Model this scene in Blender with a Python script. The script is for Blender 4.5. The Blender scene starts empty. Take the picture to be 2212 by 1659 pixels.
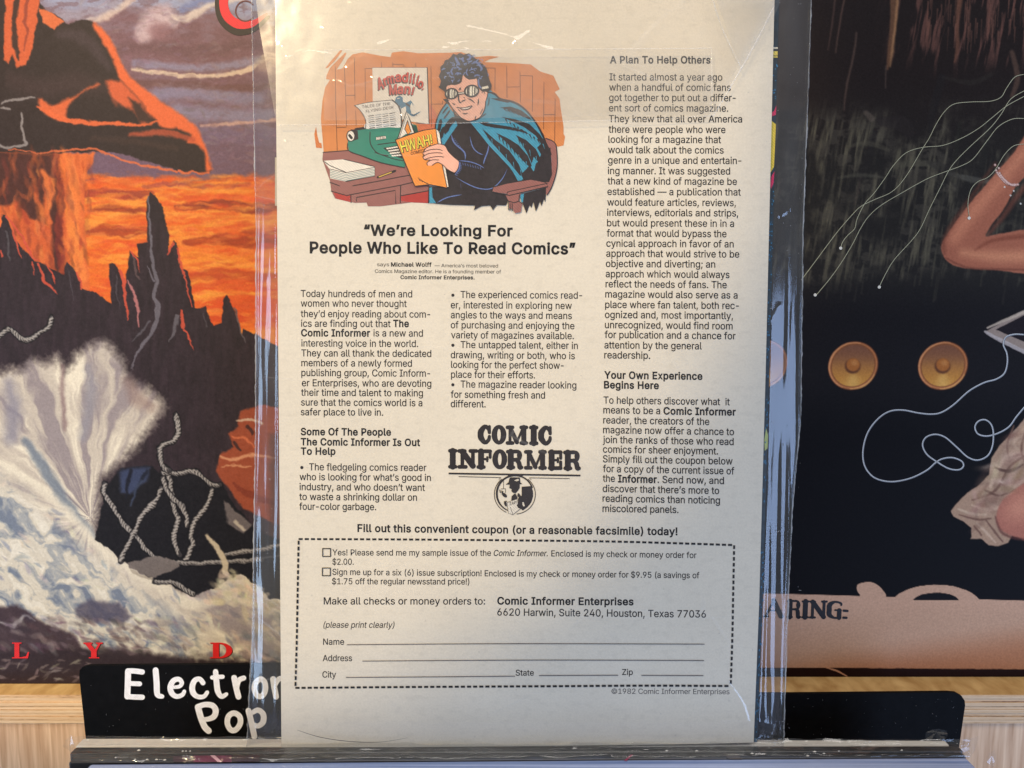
import bpy, math, random
import numpy as np
from mathutils import Matrix, Vector
from mathutils.geometry import tessellate_polygon
random.seed(7); RNG = np.random.default_rng(7)
scene = bpy.context.scene
COL = scene.collection

# ------------------------------------------------------------------ camera
PITCH = math.radians(6.0)
cam_data = bpy.data.cameras.new('camera')
cam = bpy.data.objects.new('camera', cam_data); COL.objects.link(cam)
cam_data.lens = 26.0; cam_data.sensor_width = 36.0; cam_data.sensor_fit = 'HORIZONTAL'
cam_data.clip_start = 0.01; cam_data.clip_end = 50
cam.location = (0, -0.26, 0)
cam.rotation_euler = (math.radians(90) - PITCH, 0, 0)
scene.camera = cam
# ------------------------------------------------------------------ world, lamps, exposure
world = bpy.data.worlds.new('World'); scene.world = world; world.use_nodes = True
bg = world.node_tree.nodes['Background']
bg.inputs[0].default_value = (0.94, 0.94, 0.98, 1); bg.inputs[1].default_value = 0.16
scene.view_settings.view_transform = 'Standard'; scene.view_settings.look = 'None'
scene.view_settings.exposure = 0; scene.view_settings.gamma = 1
scene.cycles.use_denoising = True
scene.cycles.transparent_max_bounces = 24
scene.cycles.max_bounces = 6

def aim(o, target):
    o.rotation_euler = (Vector(target) - o.location).to_track_quat('-Z', 'Y').to_euler()
def area(name, loc, target, sx, sy, power, color):
    l = bpy.data.lights.new(name, 'AREA'); l.shape = 'RECTANGLE'; l.size = sx; l.size_y = sy
    l.energy = power; l.color = color
    o = bpy.data.objects.new(name, l); COL.objects.link(o); o.location = loc; aim(o, target); return o
# shop window to the right, smaller one to the left, warm ceiling spot from the upper left
area('window_lamp', (1.15, -1.20, -0.42), (0, 0, -0.06), 0.75, 1.2, 17.5, (0.42, 0.60, 1.0))
area('far_window_lamp', (-1.30, -0.80, -0.25), (0, 0, -0.05), 0.30, 1.1, 8.0, (0.50, 0.70, 1.0))
area('overhead_fill', (0.1, -0.85, 1.45), (0, 0, 0), 1.5, 0.7, 16.5, (1.0, 0.95, 0.90))  # added overhead fill in place of ambient light, kept out of the film's reflections
sp = bpy.data.lights.new('shop_spot', 'SPOT'); sp.energy = 80; sp.color = (1.0, 0.78, 0.46)
sp.spot_size = math.radians(23.0); sp.spot_blend = 0.17; sp.shadow_soft_size = 0.02  # cone edge stands in for the soft shadow cast across the page
spo = bpy.data.objects.new('shop_spot', sp); COL.objects.link(spo)
spo.location = (-0.62, -1.15, 0.75); aim(spo, (-0.215, 0, 0.165))

# ------------------------------------------------------------------ picture coordinates -> the place
FD = 26.0 / 36.0 * 2212; CX, CY = 1106.0, 829.5
CAM = np.array([0, -0.26, 0.0])
FW = np.array([0, math.cos(PITCH), -math.sin(PITCH)]); UPV = np.array([0, math.sin(PITCH), math.cos(PITCH)]); RT = np.array([1.0, 0, 0])
def ray(u, v):
    u = np.asarray(u, float)[..., None]; v = np.asarray(v, float)[..., None]
    return FW + (u - CX) / FD * RT - (v - CY) / FD * UPV
class Surf:
    """a plane standing in the place; local x right, y up, z towards the viewer"""
    def __init__(s, dist, lean_deg, yaw_deg=0):
        a = math.radians(lean_deg); w = math.radians(yaw_deg)
        s.O = CAM + FW * dist
        s.ex = np.array([math.cos(w), math.sin(w), 0.0])
        back = np.array([-math.sin(w), math.cos(w), 0.0])
        s.ey = np.array([0, 0, 1.0]) * math.cos(a) + back * math.sin(a)
        s.n = np.cross(s.ex, s.ey)
    def loc(s, u, v, h=0.0):
        d = ray(u, v); h = np.asarray(h, float)
        t = ((s.O - CAM) @ s.n + h) / (d @ s.n)
        P = CAM + d * t[..., None] - s.O
        return np.stack([P @ s.ex, P @ s.ey, P @ s.n], -1)
    def world(s, u, v, h=0.0):
        L = s.loc(u, v, h); return s.O + L[..., 0:1] * s.ex + L[..., 1:2] * s.ey + L[..., 2:3] * s.n
    def mat(s):
        return Matrix([[s.ex[i], s.ey[i], s.n[i], s.O[i]] for i in range(3)] + [[0, 0, 0, 1]])
def lin(c):
    c = np.asarray(c, float) / 255.0
    return np.where(c <= 0.04045, c / 12.92, ((c + 0.055) / 1.055) ** 2.4)

# ------------------------------------------------------------------ materials
def new_mat(name):
    m = bpy.data.materials.new(name); m.use_nodes = True
    return m, m.node_tree.nodes, m.node_tree.links, m.node_tree.nodes['Principled BSDF']
def plain(name, rgb, rough=0.55, noise=0.0, nscale=300, metallic=0, bump=0.0, spec=0.5):
    m, N, L, P = new_mat(name)
    c = lin(rgb)
    P.inputs['Base Color'].default_value = (*c, 1); P.inputs['Roughness'].default_value = rough
    P.inputs['Metallic'].default_value = metallic; P.inputs['Specular IOR Level'].default_value = spec
    if noise > 0:
        t = N.new('ShaderNodeTexCoord'); n = N.new('ShaderNodeTexNoise'); n.inputs['Scale'].default_value = nscale; n.inputs['Detail'].default_value = 4
        r = N.new('ShaderNodeMapRange'); r.inputs[1].default_value = 0.3; r.inputs[2].default_value = 0.7
        r.inputs[3].default_value = 1 - noise; r.inputs[4].default_value = 1 + noise
        x = N.new('ShaderNodeVectorMath'); x.operation = 'SCALE'; x.inputs[0].default_value = tuple(c)
        L.new(t.outputs['Object'], n.inputs['Vector']); L.new(n.outputs['Fac'], r.inputs[0]); L.new(r.outputs[0], x.inputs['Scale'])
        L.new(x.outputs[0], P.inputs['Base Color'])
        if bump:
            b = N.new('ShaderNodeBump'); b.inputs['Strength'].default_value = bump; b.inputs['Distance'].default_value = 0.0004
            L.new(n.outputs['Fac'], b.inputs['Height']); L.new(b.outputs[0], P.inputs['Normal'])
    return m
_inks = {}
def ink(rgb, noise=0.08):
    k = tuple(rgb)
    if k not in _inks:
        _inks[k] = plain('ink', rgb, 0.5, .32 if max(rgb) < 70 else noise, 700, spec=0.25)
        if max(rgb) > 90:
            m = _inks[k]; N, L = m.node_tree.nodes, m.node_tree.links; x = next(n for n in N if n.type == 'VECT_MATH'); r = next(n for n in N if n.type == 'MAP_RANGE')
            t = next(n for n in N if n.type == 'TEX_COORD'); wv = N.new('ShaderNodeTexWave'); wv.bands_direction = 'DIAGONAL'; wv.inputs['Scale'].default_value = 640; wv.inputs['Distortion'].default_value = 1.5
            q = N.new('ShaderNodeMapRange'); q.inputs[3].default_value = 0.80; q.inputs[4].default_value = 1.08; L.new(t.outputs['Object'], wv.inputs['Vector']); L.new(wv.outputs['Fac'], q.inputs[0])
            mm = N.new('ShaderNodeMath'); mm.operation = 'MULTIPLY'; L.new(r.outputs[0], mm.inputs[0]); L.new(q.outputs[0], mm.inputs[1]); L.new(mm.outputs[0], x.inputs['Scale'])
    return _inks[k]
def paper_mat():
    m, N, L, P = new_mat('aged_paper')
    t = N.new('ShaderNodeTexCoord')
    def noise(sc, det, vec=None):
        n = N.new('ShaderNodeTexNoise'); n.inputs['Scale'].default_value = sc; n.inputs['Detail'].default_value = det
        L.new(vec or t.outputs['Object'], n.inputs['Vector']); return n.outputs['Fac']
    def ramp(src, a, b, lo, hi):
        r = N.new('ShaderNodeMapRange'); r.inputs[1].default_value = a; r.inputs[2].default_value = b; r.inputs[3].default_value = lo; r.inputs[4].default_value = hi
        L.new(src, r.inputs[0]); return r.outputs[0]
    def mul(a, b):
        x = N.new('ShaderNodeMath'); x.operation = 'MULTIPLY'; L.new(a, x.inputs[0]); L.new(b, x.inputs[1]); return x.outputs[0]
    fine = ramp(noise(1400, 3), 0.3, 0.7, 0.95, 1.04)
    big = ramp(noise(26, 6), 0.35, 0.7, 0.955, 1.02)
    mp = N.new('ShaderNodeMapping'); mp.inputs['Scale'].default_value = (40, 900, 1); L.new(t.outputs['Object'], mp.inputs['Vector'])
    fib = ramp(noise(1, 3, mp.outputs[0]), 0.3, 0.7, 0.99, 1.008)
    # specks and age spots
    vo = N.new('ShaderNodeTexVoronoi'); vo.inputs['Scale'].default_value = 130; L.new(t.outputs['Object'], vo.inputs['Vector'])
    sk = ramp(vo.outputs['Distance'], 0.02, 0.07, 0.86, 1.0)
    f = mul(mul(mul(fine, big), fib), sk)
    # show-through of the printing on the other side: soft blocks
    mp2 = N.new('ShaderNodeMapping'); mp2.inputs['Scale'].default_value = (260, 420, 1); L.new(t.outputs['Object'], mp2.inputs['Vector'])
    blk = N.new('ShaderNodeTexNoise'); blk.inputs['Scale'].default_value = 1.0; blk.inputs['Detail'].default_value = 1; L.new(mp2.outputs[0], blk.inputs['Vector'])
    f = mul(f, ramp(blk.outputs['Fac'], 0.52, 0.72, 1.0, 0.945))
    x = N.new('ShaderNodeVectorMath'); x.operation = 'SCALE'; x.inputs[0].default_value = tuple(lin((222, 212, 192)))
    L.new(f, x.inputs['Scale']); L.new(x.outputs[0], P.inputs['Base Color'])
    P.inputs['Roughness'].default_value = 0.6; P.inputs['Specular IOR Level'].default_value = 0.3
    b = N.new('ShaderNodeBump'); b.inputs['Strength'].default_value = 0.25; b.inputs['Distance'].default_value = 0.0002
    L.new(noise(1200, 4), b.inputs['Height']); L.new(b.outputs[0], P.inputs['Normal'])
    return m
def film_mat(name, haze=0.03, tint=(0.97, 0.97, 0.97), rough=0.07, ior=1.75, bscale=120, bstr=0.25, bdist=0.0006, hcol=(0.8, 0.8, 0.8), stretch=(1, 1, 1), scratch=False):
    """clear plastic: light passes, a Fresnel share is reflected, a little is scattered"""
    m, N, L, P = new_mat(name); N.remove(P)
    out = N['Material Output']
    t = N.new('ShaderNodeTexCoord'); mp = N.new('ShaderNodeMapping'); mp.inputs['Scale'].default_value = stretch; L.new(t.outputs['Object'], mp.inputs['Vector'])
    n = N.new('ShaderNodeTexNoise'); n.inputs['Scale'].default_value = bscale; n.inputs['Detail'].default_value = 3; n.inputs['Distortion'].default_value = 0.6
    L.new(mp.outputs[0], n.inputs['Vector'])
    b = N.new('ShaderNodeBump'); b.inputs['Strength'].default_value = bstr; b.inputs['Distance'].default_value = bdist; L.new(n.outputs['Fac'], b.inputs['Height'])
    tr = N.new('ShaderNodeBsdfTransparent'); tr.inputs[0].default_value = (*tint, 1)
    g = N.new('ShaderNodeBsdfGlossy'); g.inputs['Roughness'].default_value = rough; g.inputs['Color'].default_value = (1, 1, 1, 1); L.new(b.outputs[0], g.inputs['Normal'])
    d = N.new('ShaderNodeBsdfDiffuse'); d.inputs['Color'].default_value = (*hcol, 1)
    # Schlick reflectance, the same from either side of the thin sheet
    lw = N.new('ShaderNodeLayerWeight'); lw.inputs['Blend'].default_value = 0.5; L.new(b.outputs[0], lw.inputs['Normal'])
    pw = N.new('ShaderNodeMath'); pw.operation = 'POWER'; pw.inputs[1].default_value = 5; L.new(lw.outputs['Facing'], pw.inputs[0])
    F0 = ((ior - 1) / (ior + 1)) ** 2
    fr = N.new('ShaderNodeMath'); fr.operation = 'MULTIPLY_ADD'; fr.inputs[1].default_value = 1 - F0; fr.inputs[2].default_value = F0; fr.use_clamp = True; L.new(pw.outputs[0], fr.inputs[0])
    m1 = N.new('ShaderNodeMixShader'); m1.inputs[0].default_value = haze; L.new(tr.outputs[0], m1.inputs[1]); L.new(d.outputs[0], m1.inputs[2])
    # uneven haze
    n2 = N.new('ShaderNodeTexNoise'); n2.inputs['Scale'].default_value = 45; n2.inputs['Detail'].default_value = 6; n2.inputs['Distortion'].default_value = 1.0
    L.new(mp.outputs[0], n2.inputs['Vector'])
    r = N.new('ShaderNodeMapRange'); r.inputs[1].default_value = 0.35; r.inputs[2].default_value = 0.75; r.inputs[3].default_value = haze * 0.5; r.inputs[4].default_value = haze * 1.7
    L.new(n2.outputs['Fac'], r.inputs[0])
    fac = r.outputs[0]
    if scratch:
        w = N.new('ShaderNodeTexVoronoi'); w.feature = 'DISTANCE_TO_EDGE'; w.inputs['Scale'].default_value = 26
        mp3 = N.new('ShaderNodeMapping'); mp3.inputs['Rotation'].default_value = (0, 0, 0.9); mp3.inputs['Scale'].default_value = (0.45, 1.7, 1)
        L.new(t.outputs['Object'], mp3.inputs['Vector']); L.new(mp3.outputs[0], w.inputs['Vector'])
        r2 = N.new('ShaderNodeMapRange'); r2.inputs[1].default_value = 0.0; r2.inputs[2].default_value = 0.012; r2.inputs[3].default_value = 0.10; r2.inputs[4].default_value = 0.0
        L.new(w.outputs['Distance'], r2.inputs[0])
        n4 = N.new('ShaderNodeTexNoise'); n4.inputs['Scale'].default_value = 30; L.new(t.outputs['Object'], n4.inputs['Vector'])
        r3 = N.new('ShaderNodeMapRange'); r3.inputs[1].default_value = 0.52; r3.inputs[2].default_value = 0.68; L.new(n4.outputs['Fac'], r3.inputs[0])
        mm = N.new('ShaderNodeMath'); mm.operation = 'MULTIPLY'; L.new(r2.outputs[0], mm.inputs[0]); L.new(r3.outputs[0], mm.inputs[1])
        ad = N.new('ShaderNodeMath'); ad.operation = 'ADD'; L.new(fac, ad.inputs[0]); L.new(mm.outputs[0], ad.inputs[1]); fac = ad.outputs[0]
    L.new(fac, m1.inputs[0])
    m2 = N.new('ShaderNodeMixShader'); L.new(fr.outputs[0], m2.inputs[0]); L.new(m1.outputs[0], m2.inputs[1]); L.new(g.outputs[0], m2.inputs[2])
    L.new(m2.outputs[0], out.inputs['Surface'])
    return m
def artwork_mat(name, rough=0.5, spec=0.3, grain=0.14):
    m, N, L, P = new_mat(name)
    a = N.new('ShaderNodeVertexColor'); a.layer_name = 'print'
    t = N.new('ShaderNodeTexCoord')
    mp = N.new('ShaderNodeMapping'); mp.inputs['Scale'].default_value = (1, 1, 1); L.new(t.outputs['Object'], mp.inputs['Vector'])
    n = N.new('ShaderNodeTexNoise'); n.inputs['Scale'].default_value = 1100; n.inputs['Detail'].default_value = 3; L.new(mp.outputs[0], n.inputs['Vector'])
    r = N.new('ShaderNodeMapRange'); r.inputs[1].default_value = 0.3; r.inputs[2].default_value = 0.7; r.inputs[3].default_value = 1 - grain; r.inputs[4].default_value = 1 + grain
    L.new(n.outputs['Fac'], r.inputs[0])
    x = N.new('ShaderNodeVectorMath'); x.operation = 'SCALE'; L.new(a.outputs['Color'], x.inputs[0]); L.new(r.outputs[0], x.inputs['Scale'])
    L.new(x.outputs[0], P.inputs['Base Color']); P.inputs['Roughness'].default_value = rough; P.inputs['Specular IOR Level'].default_value = spec
    return m

# ------------------------------------------------------------------ object helpers
def thing(name, label, cat, mat=None, group=None):
    o = bpy.data.objects.new(name, None); COL.objects.link(o); o.empty_display_size = 0.02
    if mat is not None: o.matrix_world = mat
    o['label'] = label; o['category'] = cat
    if group: o['group'] = group
    return o
def mesh_obj(name, V, F, mats, parent=None, midx=None, smooth=False):
    me = bpy.data.meshes.new(name)
    me.from_pydata([tuple(map(float, p)) for p in V], [], [tuple(f) for f in F])
    for m in (mats if isinstance(mats, (list, tuple)) else [mats]): me.materials.append(m)
    if midx is not None: me.polygons.foreach_set('material_index', midx)
    if smooth: me.polygons.foreach_set('use_smooth', [True] * len(F))
    me.update()
    o = bpy.data.objects.new(name, me); COL.objects.link(o)
    if parent: o.parent = parent
    return o
def grid_obj(name, P, mat, parent=None, colors=None, smooth=True):
    H, W = P.shape[:2]
    me = bpy.data.meshes.new(name)
    me.vertices.add(H * W); me.vertices.foreach_set('co', P.reshape(-1).astype(np.float32))
    idx = np.arange(H * W).reshape(H, W)
    q = np.stack([idx[:-1, :-1], idx[1:, :-1], idx[1:, 1:], idx[:-1, 1:]], -1).reshape(-1, 4)
    me.loops.add(q.size); me.loops.foreach_set('vertex_index', q.reshape(-1).astype(np.int32))
    me.polygons.add(len(q)); me.polygons.foreach_set('loop_start', np.arange(0, q.size, 4, dtype=np.int32))
    if smooth: me.polygons.foreach_set('use_smooth', np.ones(len(q), dtype=bool))
    me.materials.append(mat); me.update(calc_edges=True)
    if colors is not None:
        at = me.color_attributes.new('print', 'FLOAT_COLOR', 'POINT')
        c = np.ones((H * W, 4), np.float32); c[:, :3] = lin(np.clip(colors.reshape(-1, 3), 0, 255))
        at.data.foreach_set('color', c.reshape(-1))
    o = bpy.data.objects.new(name, me); COL.objects.link(o)
    if parent: o.parent = parent
    return o
def box_mesh(corners_bottom, corners_top):
    V = list(corners_bottom) + list(corners_top)
    F = [(3, 2, 1, 0), (4, 5, 6, 7), (0, 1, 5, 4), (1, 2, 6, 5), (2, 3, 7, 6), (3, 0, 4, 7)]
    return V, F
def bevel(o, w, seg=2):
    b = o.modifiers.new('bevel', 'BEVEL'); b.width = w; b.segments = seg; b.limit_method = 'ANGLE'
def smooth_pts(P, closed=True, n=5):
    P = [np.array(p, float) for p in P]; N = len(P); out = []
    rng = range(N) if closed else range(N - 1)
    for i in rng:
        if closed: a, b, c, d = P[i - 1], P[i], P[(i + 1) % N], P[(i + 2) % N]
        else: a, b, c, d = P[max(i - 1, 0)], P[i], P[i + 1], P[min(i + 2, N - 1)]
        for k in range(n):
            t = k / n
            out.append(0.5 * ((2 * b) + (-a + c) * t + (2 * a - 5 * b + 4 * c - d) * t * t + (-a + 3 * b - 3 * c + d) * t ** 3))
    if not closed: out.append(P[-1])
    return np.array(out)
def arc(cx, cy, rx, ry, a0=0, a1=360, n=28, rot=0):
    a = np.radians(np.linspace(a0, a1, n, endpoint=(abs(a1 - a0) < 359.9)))
    x, y = rx * np.cos(a), ry * np.sin(a); r = math.radians(rot)
    return np.stack([cx + x * math.cos(r) - y * math.sin(r), cy + x * math.sin(r) + y * math.cos(r)], -1)

# letter outlines of a plain grotesque in thousandths: advance width, then closed contours x, y, x, y ...
GLYPHS = {
'!': (196, (67, 160, 63, 509, 132, 509, 128, 160), (98, -4, 86, -3, 75, 1, 66, 9, 58, 18, 54, 29, 52, 41, 54, 53, 58, 64, 66, 73, 75, 80, 86, 85, 98, 86, 110, 85, 121, 80, 130, 73, 138, 64, 142, 53, 143, 41, 142, 29, 138, 18, 130, 9, 121, 1, 110, -3)),
'$': (447, (202, -74, 202, 583, 244, 583, 244, -74), (224, -9, 188, -7, 156, -1, 128, 9, 102, 23, 81, 40, 64, 60, 51, 83, 42, 109, 38, 137, 104, 137, 108, 118, 114, 102, 123, 88, 136, 76, 150, 66, 166, 59, 185, 53, 204, 50, 224, 49, 246, 50, 267, 54, 286, 60, 303, 69, 317, 79, 329, 92, 338, 106, 344, 122, 346, 139, 344, 154, 340, 168, 332, 179, 322, 189, 310, 197, 296, 205, 280, 211, 263, 217, 245, 222, 184, 239, 160, 247, 138, 256, 118, 266, 101, 277, 86, 289, 67, 313, 56, 341, 52, 372, 54, 400, 62, 425, 75, 448, 92, 468, 113, 484, 138, 498, 165, 508, 195, 514, 227, 516, 259, 514, 289, 508, 316, 498, 340, 484, 360, 468, 377, 449, 390, 427, 398, 403, 401, 378, 337, 378, 332, 402, 320, 421, 302, 437, 280, 449, 254, 456, 225, 459, 204, 457, 185, 454, 167, 448, 152, 440, 139, 430, 129, 418, 121, 405, 117, 391, 115, 376, 117, 359, 122, 345, 131, 334, 142, 324, 155, 315, 169, 308, 184, 302, 198, 297, 212, 293, 264, 279, 279, 275, 295, 270, 312, 264, 328, 256, 344, 248, 359, 238, 372, 226, 384, 213, 395, 198, 402, 180, 407, 161, 408, 139, 406, 112, 399, 87, 386, 64, 370, 43, 349, 25, 323, 11, 306, 4, 288, -2, 268, -6, 246, -8)),
"'": (206, (78, 318, 70, 509, 136, 509, 128, 318)),
'(': (273, (89, 207, 90, 229, 91, 252, 93, 276, 96, 299, 101, 324, 105, 348, 111, 372, 117, 395, 124, 418, 132, 441, 140, 463, 148, 484, 157, 503, 167, 522, 177, 539, 236, 539, 226, 518, 216, 496, 207, 474, 199, 451, 191, 428, 184, 405, 177, 382, 171, 359, 166, 336, 161, 313, 158, 291, 155, 269, 153, 248, 152, 227, 151, 207, 152, 176, 155, 145, 160, 115, 164, 96, 169, 76, 175, 57, 181, 37, 188, 16, 196, -5, 205, -27, 214, -49, 225, -72, 236, -96, 177, -96, 160, -66, 145, -36, 132, -6, 121, 24, 111, 55, 103, 85, 97, 116, 93, 146, 90, 176)),
')': (273, (37, -96, 49, -72, 59, -48, 69, -25, 78, -3, 86, 18, 93, 39, 99, 59, 105, 78, 109, 98, 113, 116, 118, 147, 121, 177, 122, 207, 121, 227, 120, 248, 118, 269, 115, 291, 112, 313, 107, 336, 102, 359, 96, 382, 90, 405, 82, 428, 75, 451, 66, 474, 57, 496, 47, 518, 37, 539, 97, 539, 107, 522, 116, 503, 125, 484, 134, 463, 142, 441, 149, 418, 156, 395, 162, 372, 168, 348, 173, 323, 177, 299, 180, 275, 182, 252, 184, 229, 184, 207, 183, 176, 180, 145, 176, 115, 170, 84, 161, 53, 152, 23, 140, -7, 127, -37, 113, -67, 97, -96)),
',': (188, (38, -119, 68, 71, 137, 71, 84, -119)),
'-': (453, (337, 244, 337, 188, 114, 188, 114, 244)),
'.': (188, (95, -4, 83, -3, 73, 1, 63, 9, 55, 18, 51, 29, 50, 41, 51, 53, 55, 64, 63, 73, 73, 81, 83, 85, 95, 87, 107, 85, 118, 81, 128, 73, 135, 64, 140, 53, 141, 41, 140, 29, 135, 18, 128, 9, 118, 1, 107, -3)),
'0': (453, (227, -7, 205, -6, 184, -2, 165, 4, 147, 13, 130, 24, 115, 38, 101, 53, 89, 71, 78, 91, 69, 113, 61, 138, 55, 164, 51, 192, 49, 222, 48, 254, 49, 286, 51, 316, 55, 344, 61, 370, 69, 395, 78, 417, 89, 437, 101, 455, 115, 471, 130, 484, 147, 496, 165, 504, 184, 511, 205, 514, 227, 516, 249, 514, 269, 511, 288, 504, 306, 496, 323, 484, 338, 471, 352, 455, 364, 437, 375, 417, 384, 395, 392, 370, 398, 344, 402, 316, 404, 286, 405, 254, 404, 222, 402, 192, 398, 164, 392, 138, 384, 113, 375, 91, 364, 71, 352, 53, 339, 38, 323, 24, 307, 13, 289, 4, 269, -2, 249, -6), (227, 50, 250, 52, 271, 60, 290, 74, 306, 92, 320, 116, 330, 144, 335, 163, 339, 183, 342, 205, 343, 229, 344, 254, 343, 279, 342, 303, 339, 325, 335, 346, 330, 365, 320, 393, 306, 416, 290, 435, 271, 449, 250, 457, 227, 460, 203, 457, 182, 449, 163, 435, 147, 416, 134, 393, 123, 365, 118, 346, 114, 325, 111, 303, 110, 279, 109, 254, 110, 229, 111, 205, 114, 183, 118, 163, 123, 144, 134, 116, 147, 92, 163, 74, 182, 60, 203, 52)),
'1': (453, (76, 0, 76, 55, 391, 55, 391, 0), (276, 509, 276, 0, 212, 0, 212, 448, 86, 358, 86, 427, 198, 509)),
'2': (453, (64, 0, 64, 47, 234, 229, 252, 248, 268, 266, 282, 282, 294, 298, 303, 312, 311, 327, 316, 341, 319, 356, 320, 371, 319, 389, 315, 405, 308, 419, 298, 431, 287, 441, 273, 449, 258, 455, 241, 458, 224, 460, 205, 458, 188, 454, 172, 447, 159, 438, 148, 427, 139, 413, 132, 398, 128, 381, 127, 362, 66, 362, 68, 391, 75, 418, 86, 442, 102, 464, 121, 482, 143, 496, 168, 507, 196, 513, 225, 516, 254, 513, 281, 507, 306, 497, 328, 482, 346, 465, 361, 445, 372, 423, 379, 398, 381, 372, 380, 354, 377, 336, 371, 318, 363, 299, 351, 280, 336, 259, 325, 245, 313, 230, 299, 215, 284, 198, 267, 180, 153, 60, 389, 57, 389, 0)),
'3': (453, (218, -7, 188, -5, 159, 1, 133, 10, 108, 22, 88, 38, 70, 57, 57, 79, 48, 104, 44, 132, 109, 132, 112, 115, 118, 100, 126, 87, 137, 76, 150, 66, 165, 59, 182, 54, 200, 51, 219, 50, 239, 51, 258, 55, 275, 61, 291, 69, 304, 80, 315, 93, 323, 108, 328, 125, 329, 145, 328, 163, 323, 180, 316, 196, 306, 211, 292, 223, 275, 234, 254, 241, 229, 246, 201, 248, 157, 248, 157, 299, 288, 448, 70, 452, 70, 509, 372, 509, 372, 461, 211, 278, 211, 289, 247, 290, 279, 286, 308, 276, 333, 262, 354, 244, 371, 222, 383, 198, 391, 173, 393, 145, 390, 116, 383, 90, 370, 66, 354, 45, 333, 27, 309, 12, 281, 2, 251, -5)),
'4': (453, (40, 105, 40, 158, 247, 509, 311, 509, 109, 166, 413, 163, 413, 105), (282, 0, 282, 121, 282, 146, 282, 318, 343, 318, 343, 0)),
'5': (453, (221, -7, 192, -5, 165, 1, 140, 11, 118, 25, 99, 41, 83, 60, 71, 82, 63, 105, 60, 130, 122, 130, 125, 115, 130, 102, 138, 89, 148, 78, 160, 68, 173, 60, 188, 54, 204, 51, 221, 50, 241, 51, 259, 56, 276, 64, 291, 75, 304, 89, 314, 104, 322, 122, 326, 141, 328, 162, 326, 183, 321, 203, 314, 221, 303, 237, 290, 251, 275, 262, 257, 270, 238, 275, 218, 277, 201, 276, 184, 273, 167, 268, 152, 262, 139, 255, 128, 246, 67, 253, 96, 509, 366, 509, 366, 452, 151, 452, 134, 301, 148, 311, 162, 318, 178, 325, 194, 330, 212, 333, 229, 334, 252, 332, 274, 328, 294, 321, 313, 311, 330, 299, 345, 285, 358, 269, 370, 251, 379, 231, 386, 210, 390, 187, 391, 163, 388, 132, 381, 102, 369, 76, 352, 52, 332, 32, 309, 15, 282, 3, 253, -4)),
'6': (453, (226, -7, 196, -4, 168, 3, 142, 15, 119, 31, 100, 51, 84, 74, 73, 101, 66, 130, 64, 162, 65, 187, 71, 212, 80, 239, 87, 256, 97, 275, 108, 295, 122, 317, 137, 340, 252, 509, 322, 509, 151, 261, 151, 270, 157, 279, 165, 288, 174, 295, 184, 302, 196, 307, 208, 311, 221, 313, 235, 314, 265, 312, 291, 305, 316, 295, 337, 280, 355, 262, 370, 240, 380, 215, 387, 187, 389, 157, 387, 127, 379, 98, 368, 73, 352, 50, 333, 30, 310, 14, 284, 3, 257, -4), (226, 48, 245, 50, 263, 55, 279, 63, 293, 73, 304, 86, 314, 101, 322, 119, 326, 137, 327, 157, 326, 178, 322, 196, 314, 213, 304, 228, 293, 241, 279, 251, 263, 259, 245, 264, 226, 265, 207, 264, 190, 259, 174, 252, 160, 241, 148, 229, 138, 214, 131, 197, 126, 179, 125, 158, 126, 138, 131, 119, 138, 102, 148, 86, 160, 73, 174, 63, 190, 55, 207, 50)),
'7': (453, (97, 0, 323, 448, 62, 452, 62, 509, 391, 509, 391, 449, 165, 0)),
'8': (453, (226, -7, 193, -5, 163, 1, 136, 11, 111, 25, 91, 42, 74, 62, 62, 84, 54, 109, 52, 135, 53, 156, 58, 176, 65, 195, 75, 212, 87, 228, 101, 241, 117, 252, 134, 260, 153, 265, 129, 276, 109, 289, 93, 308, 80, 330, 73, 354, 70, 380, 73, 405, 79, 429, 90, 450, 106, 469, 124, 485, 146, 498, 170, 508, 197, 514, 226, 516, 255, 514, 282, 508, 306, 498, 328, 485, 346, 469, 361, 450, 373, 429, 379, 405, 382, 380, 379, 354, 372, 330, 359, 308, 343, 289, 323, 276, 300, 267, 319, 260, 335, 252, 351, 241, 365, 228, 377, 212, 387, 195, 395, 176, 399, 156, 401, 135, 398, 109, 391, 84, 378, 62, 362, 42, 341, 25, 317, 11, 289, 1, 259, -5), (226, 49, 248, 50, 267, 54, 285, 60, 300, 69, 313, 79, 323, 91, 331, 106, 335, 121, 337, 139, 335, 157, 330, 173, 322, 189, 312, 202, 298, 213, 283, 223, 265, 230, 247, 234, 226, 235, 206, 234, 187, 230, 169, 223, 154, 213, 140, 202, 130, 189, 122, 173, 117, 157, 115, 139, 117, 121, 121, 106, 129, 91, 139, 79, 152, 69, 167, 60, 185, 54, 205, 50), (226, 290, 244, 291, 260, 294, 274, 300, 287, 308, 298, 318, 307, 330, 314, 344, 318, 359, 319, 376, 318, 392, 314, 407, 308, 420, 299, 432, 288, 442, 275, 449, 260, 455, 244, 459, 226, 460, 208, 459, 192, 455, 177, 449, 164, 442, 153, 432, 145, 420, 138, 407, 134, 392, 133, 376, 134, 359, 138, 344, 145, 330, 154, 318, 165, 308, 178, 300, 193, 294, 209, 291)),
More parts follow.
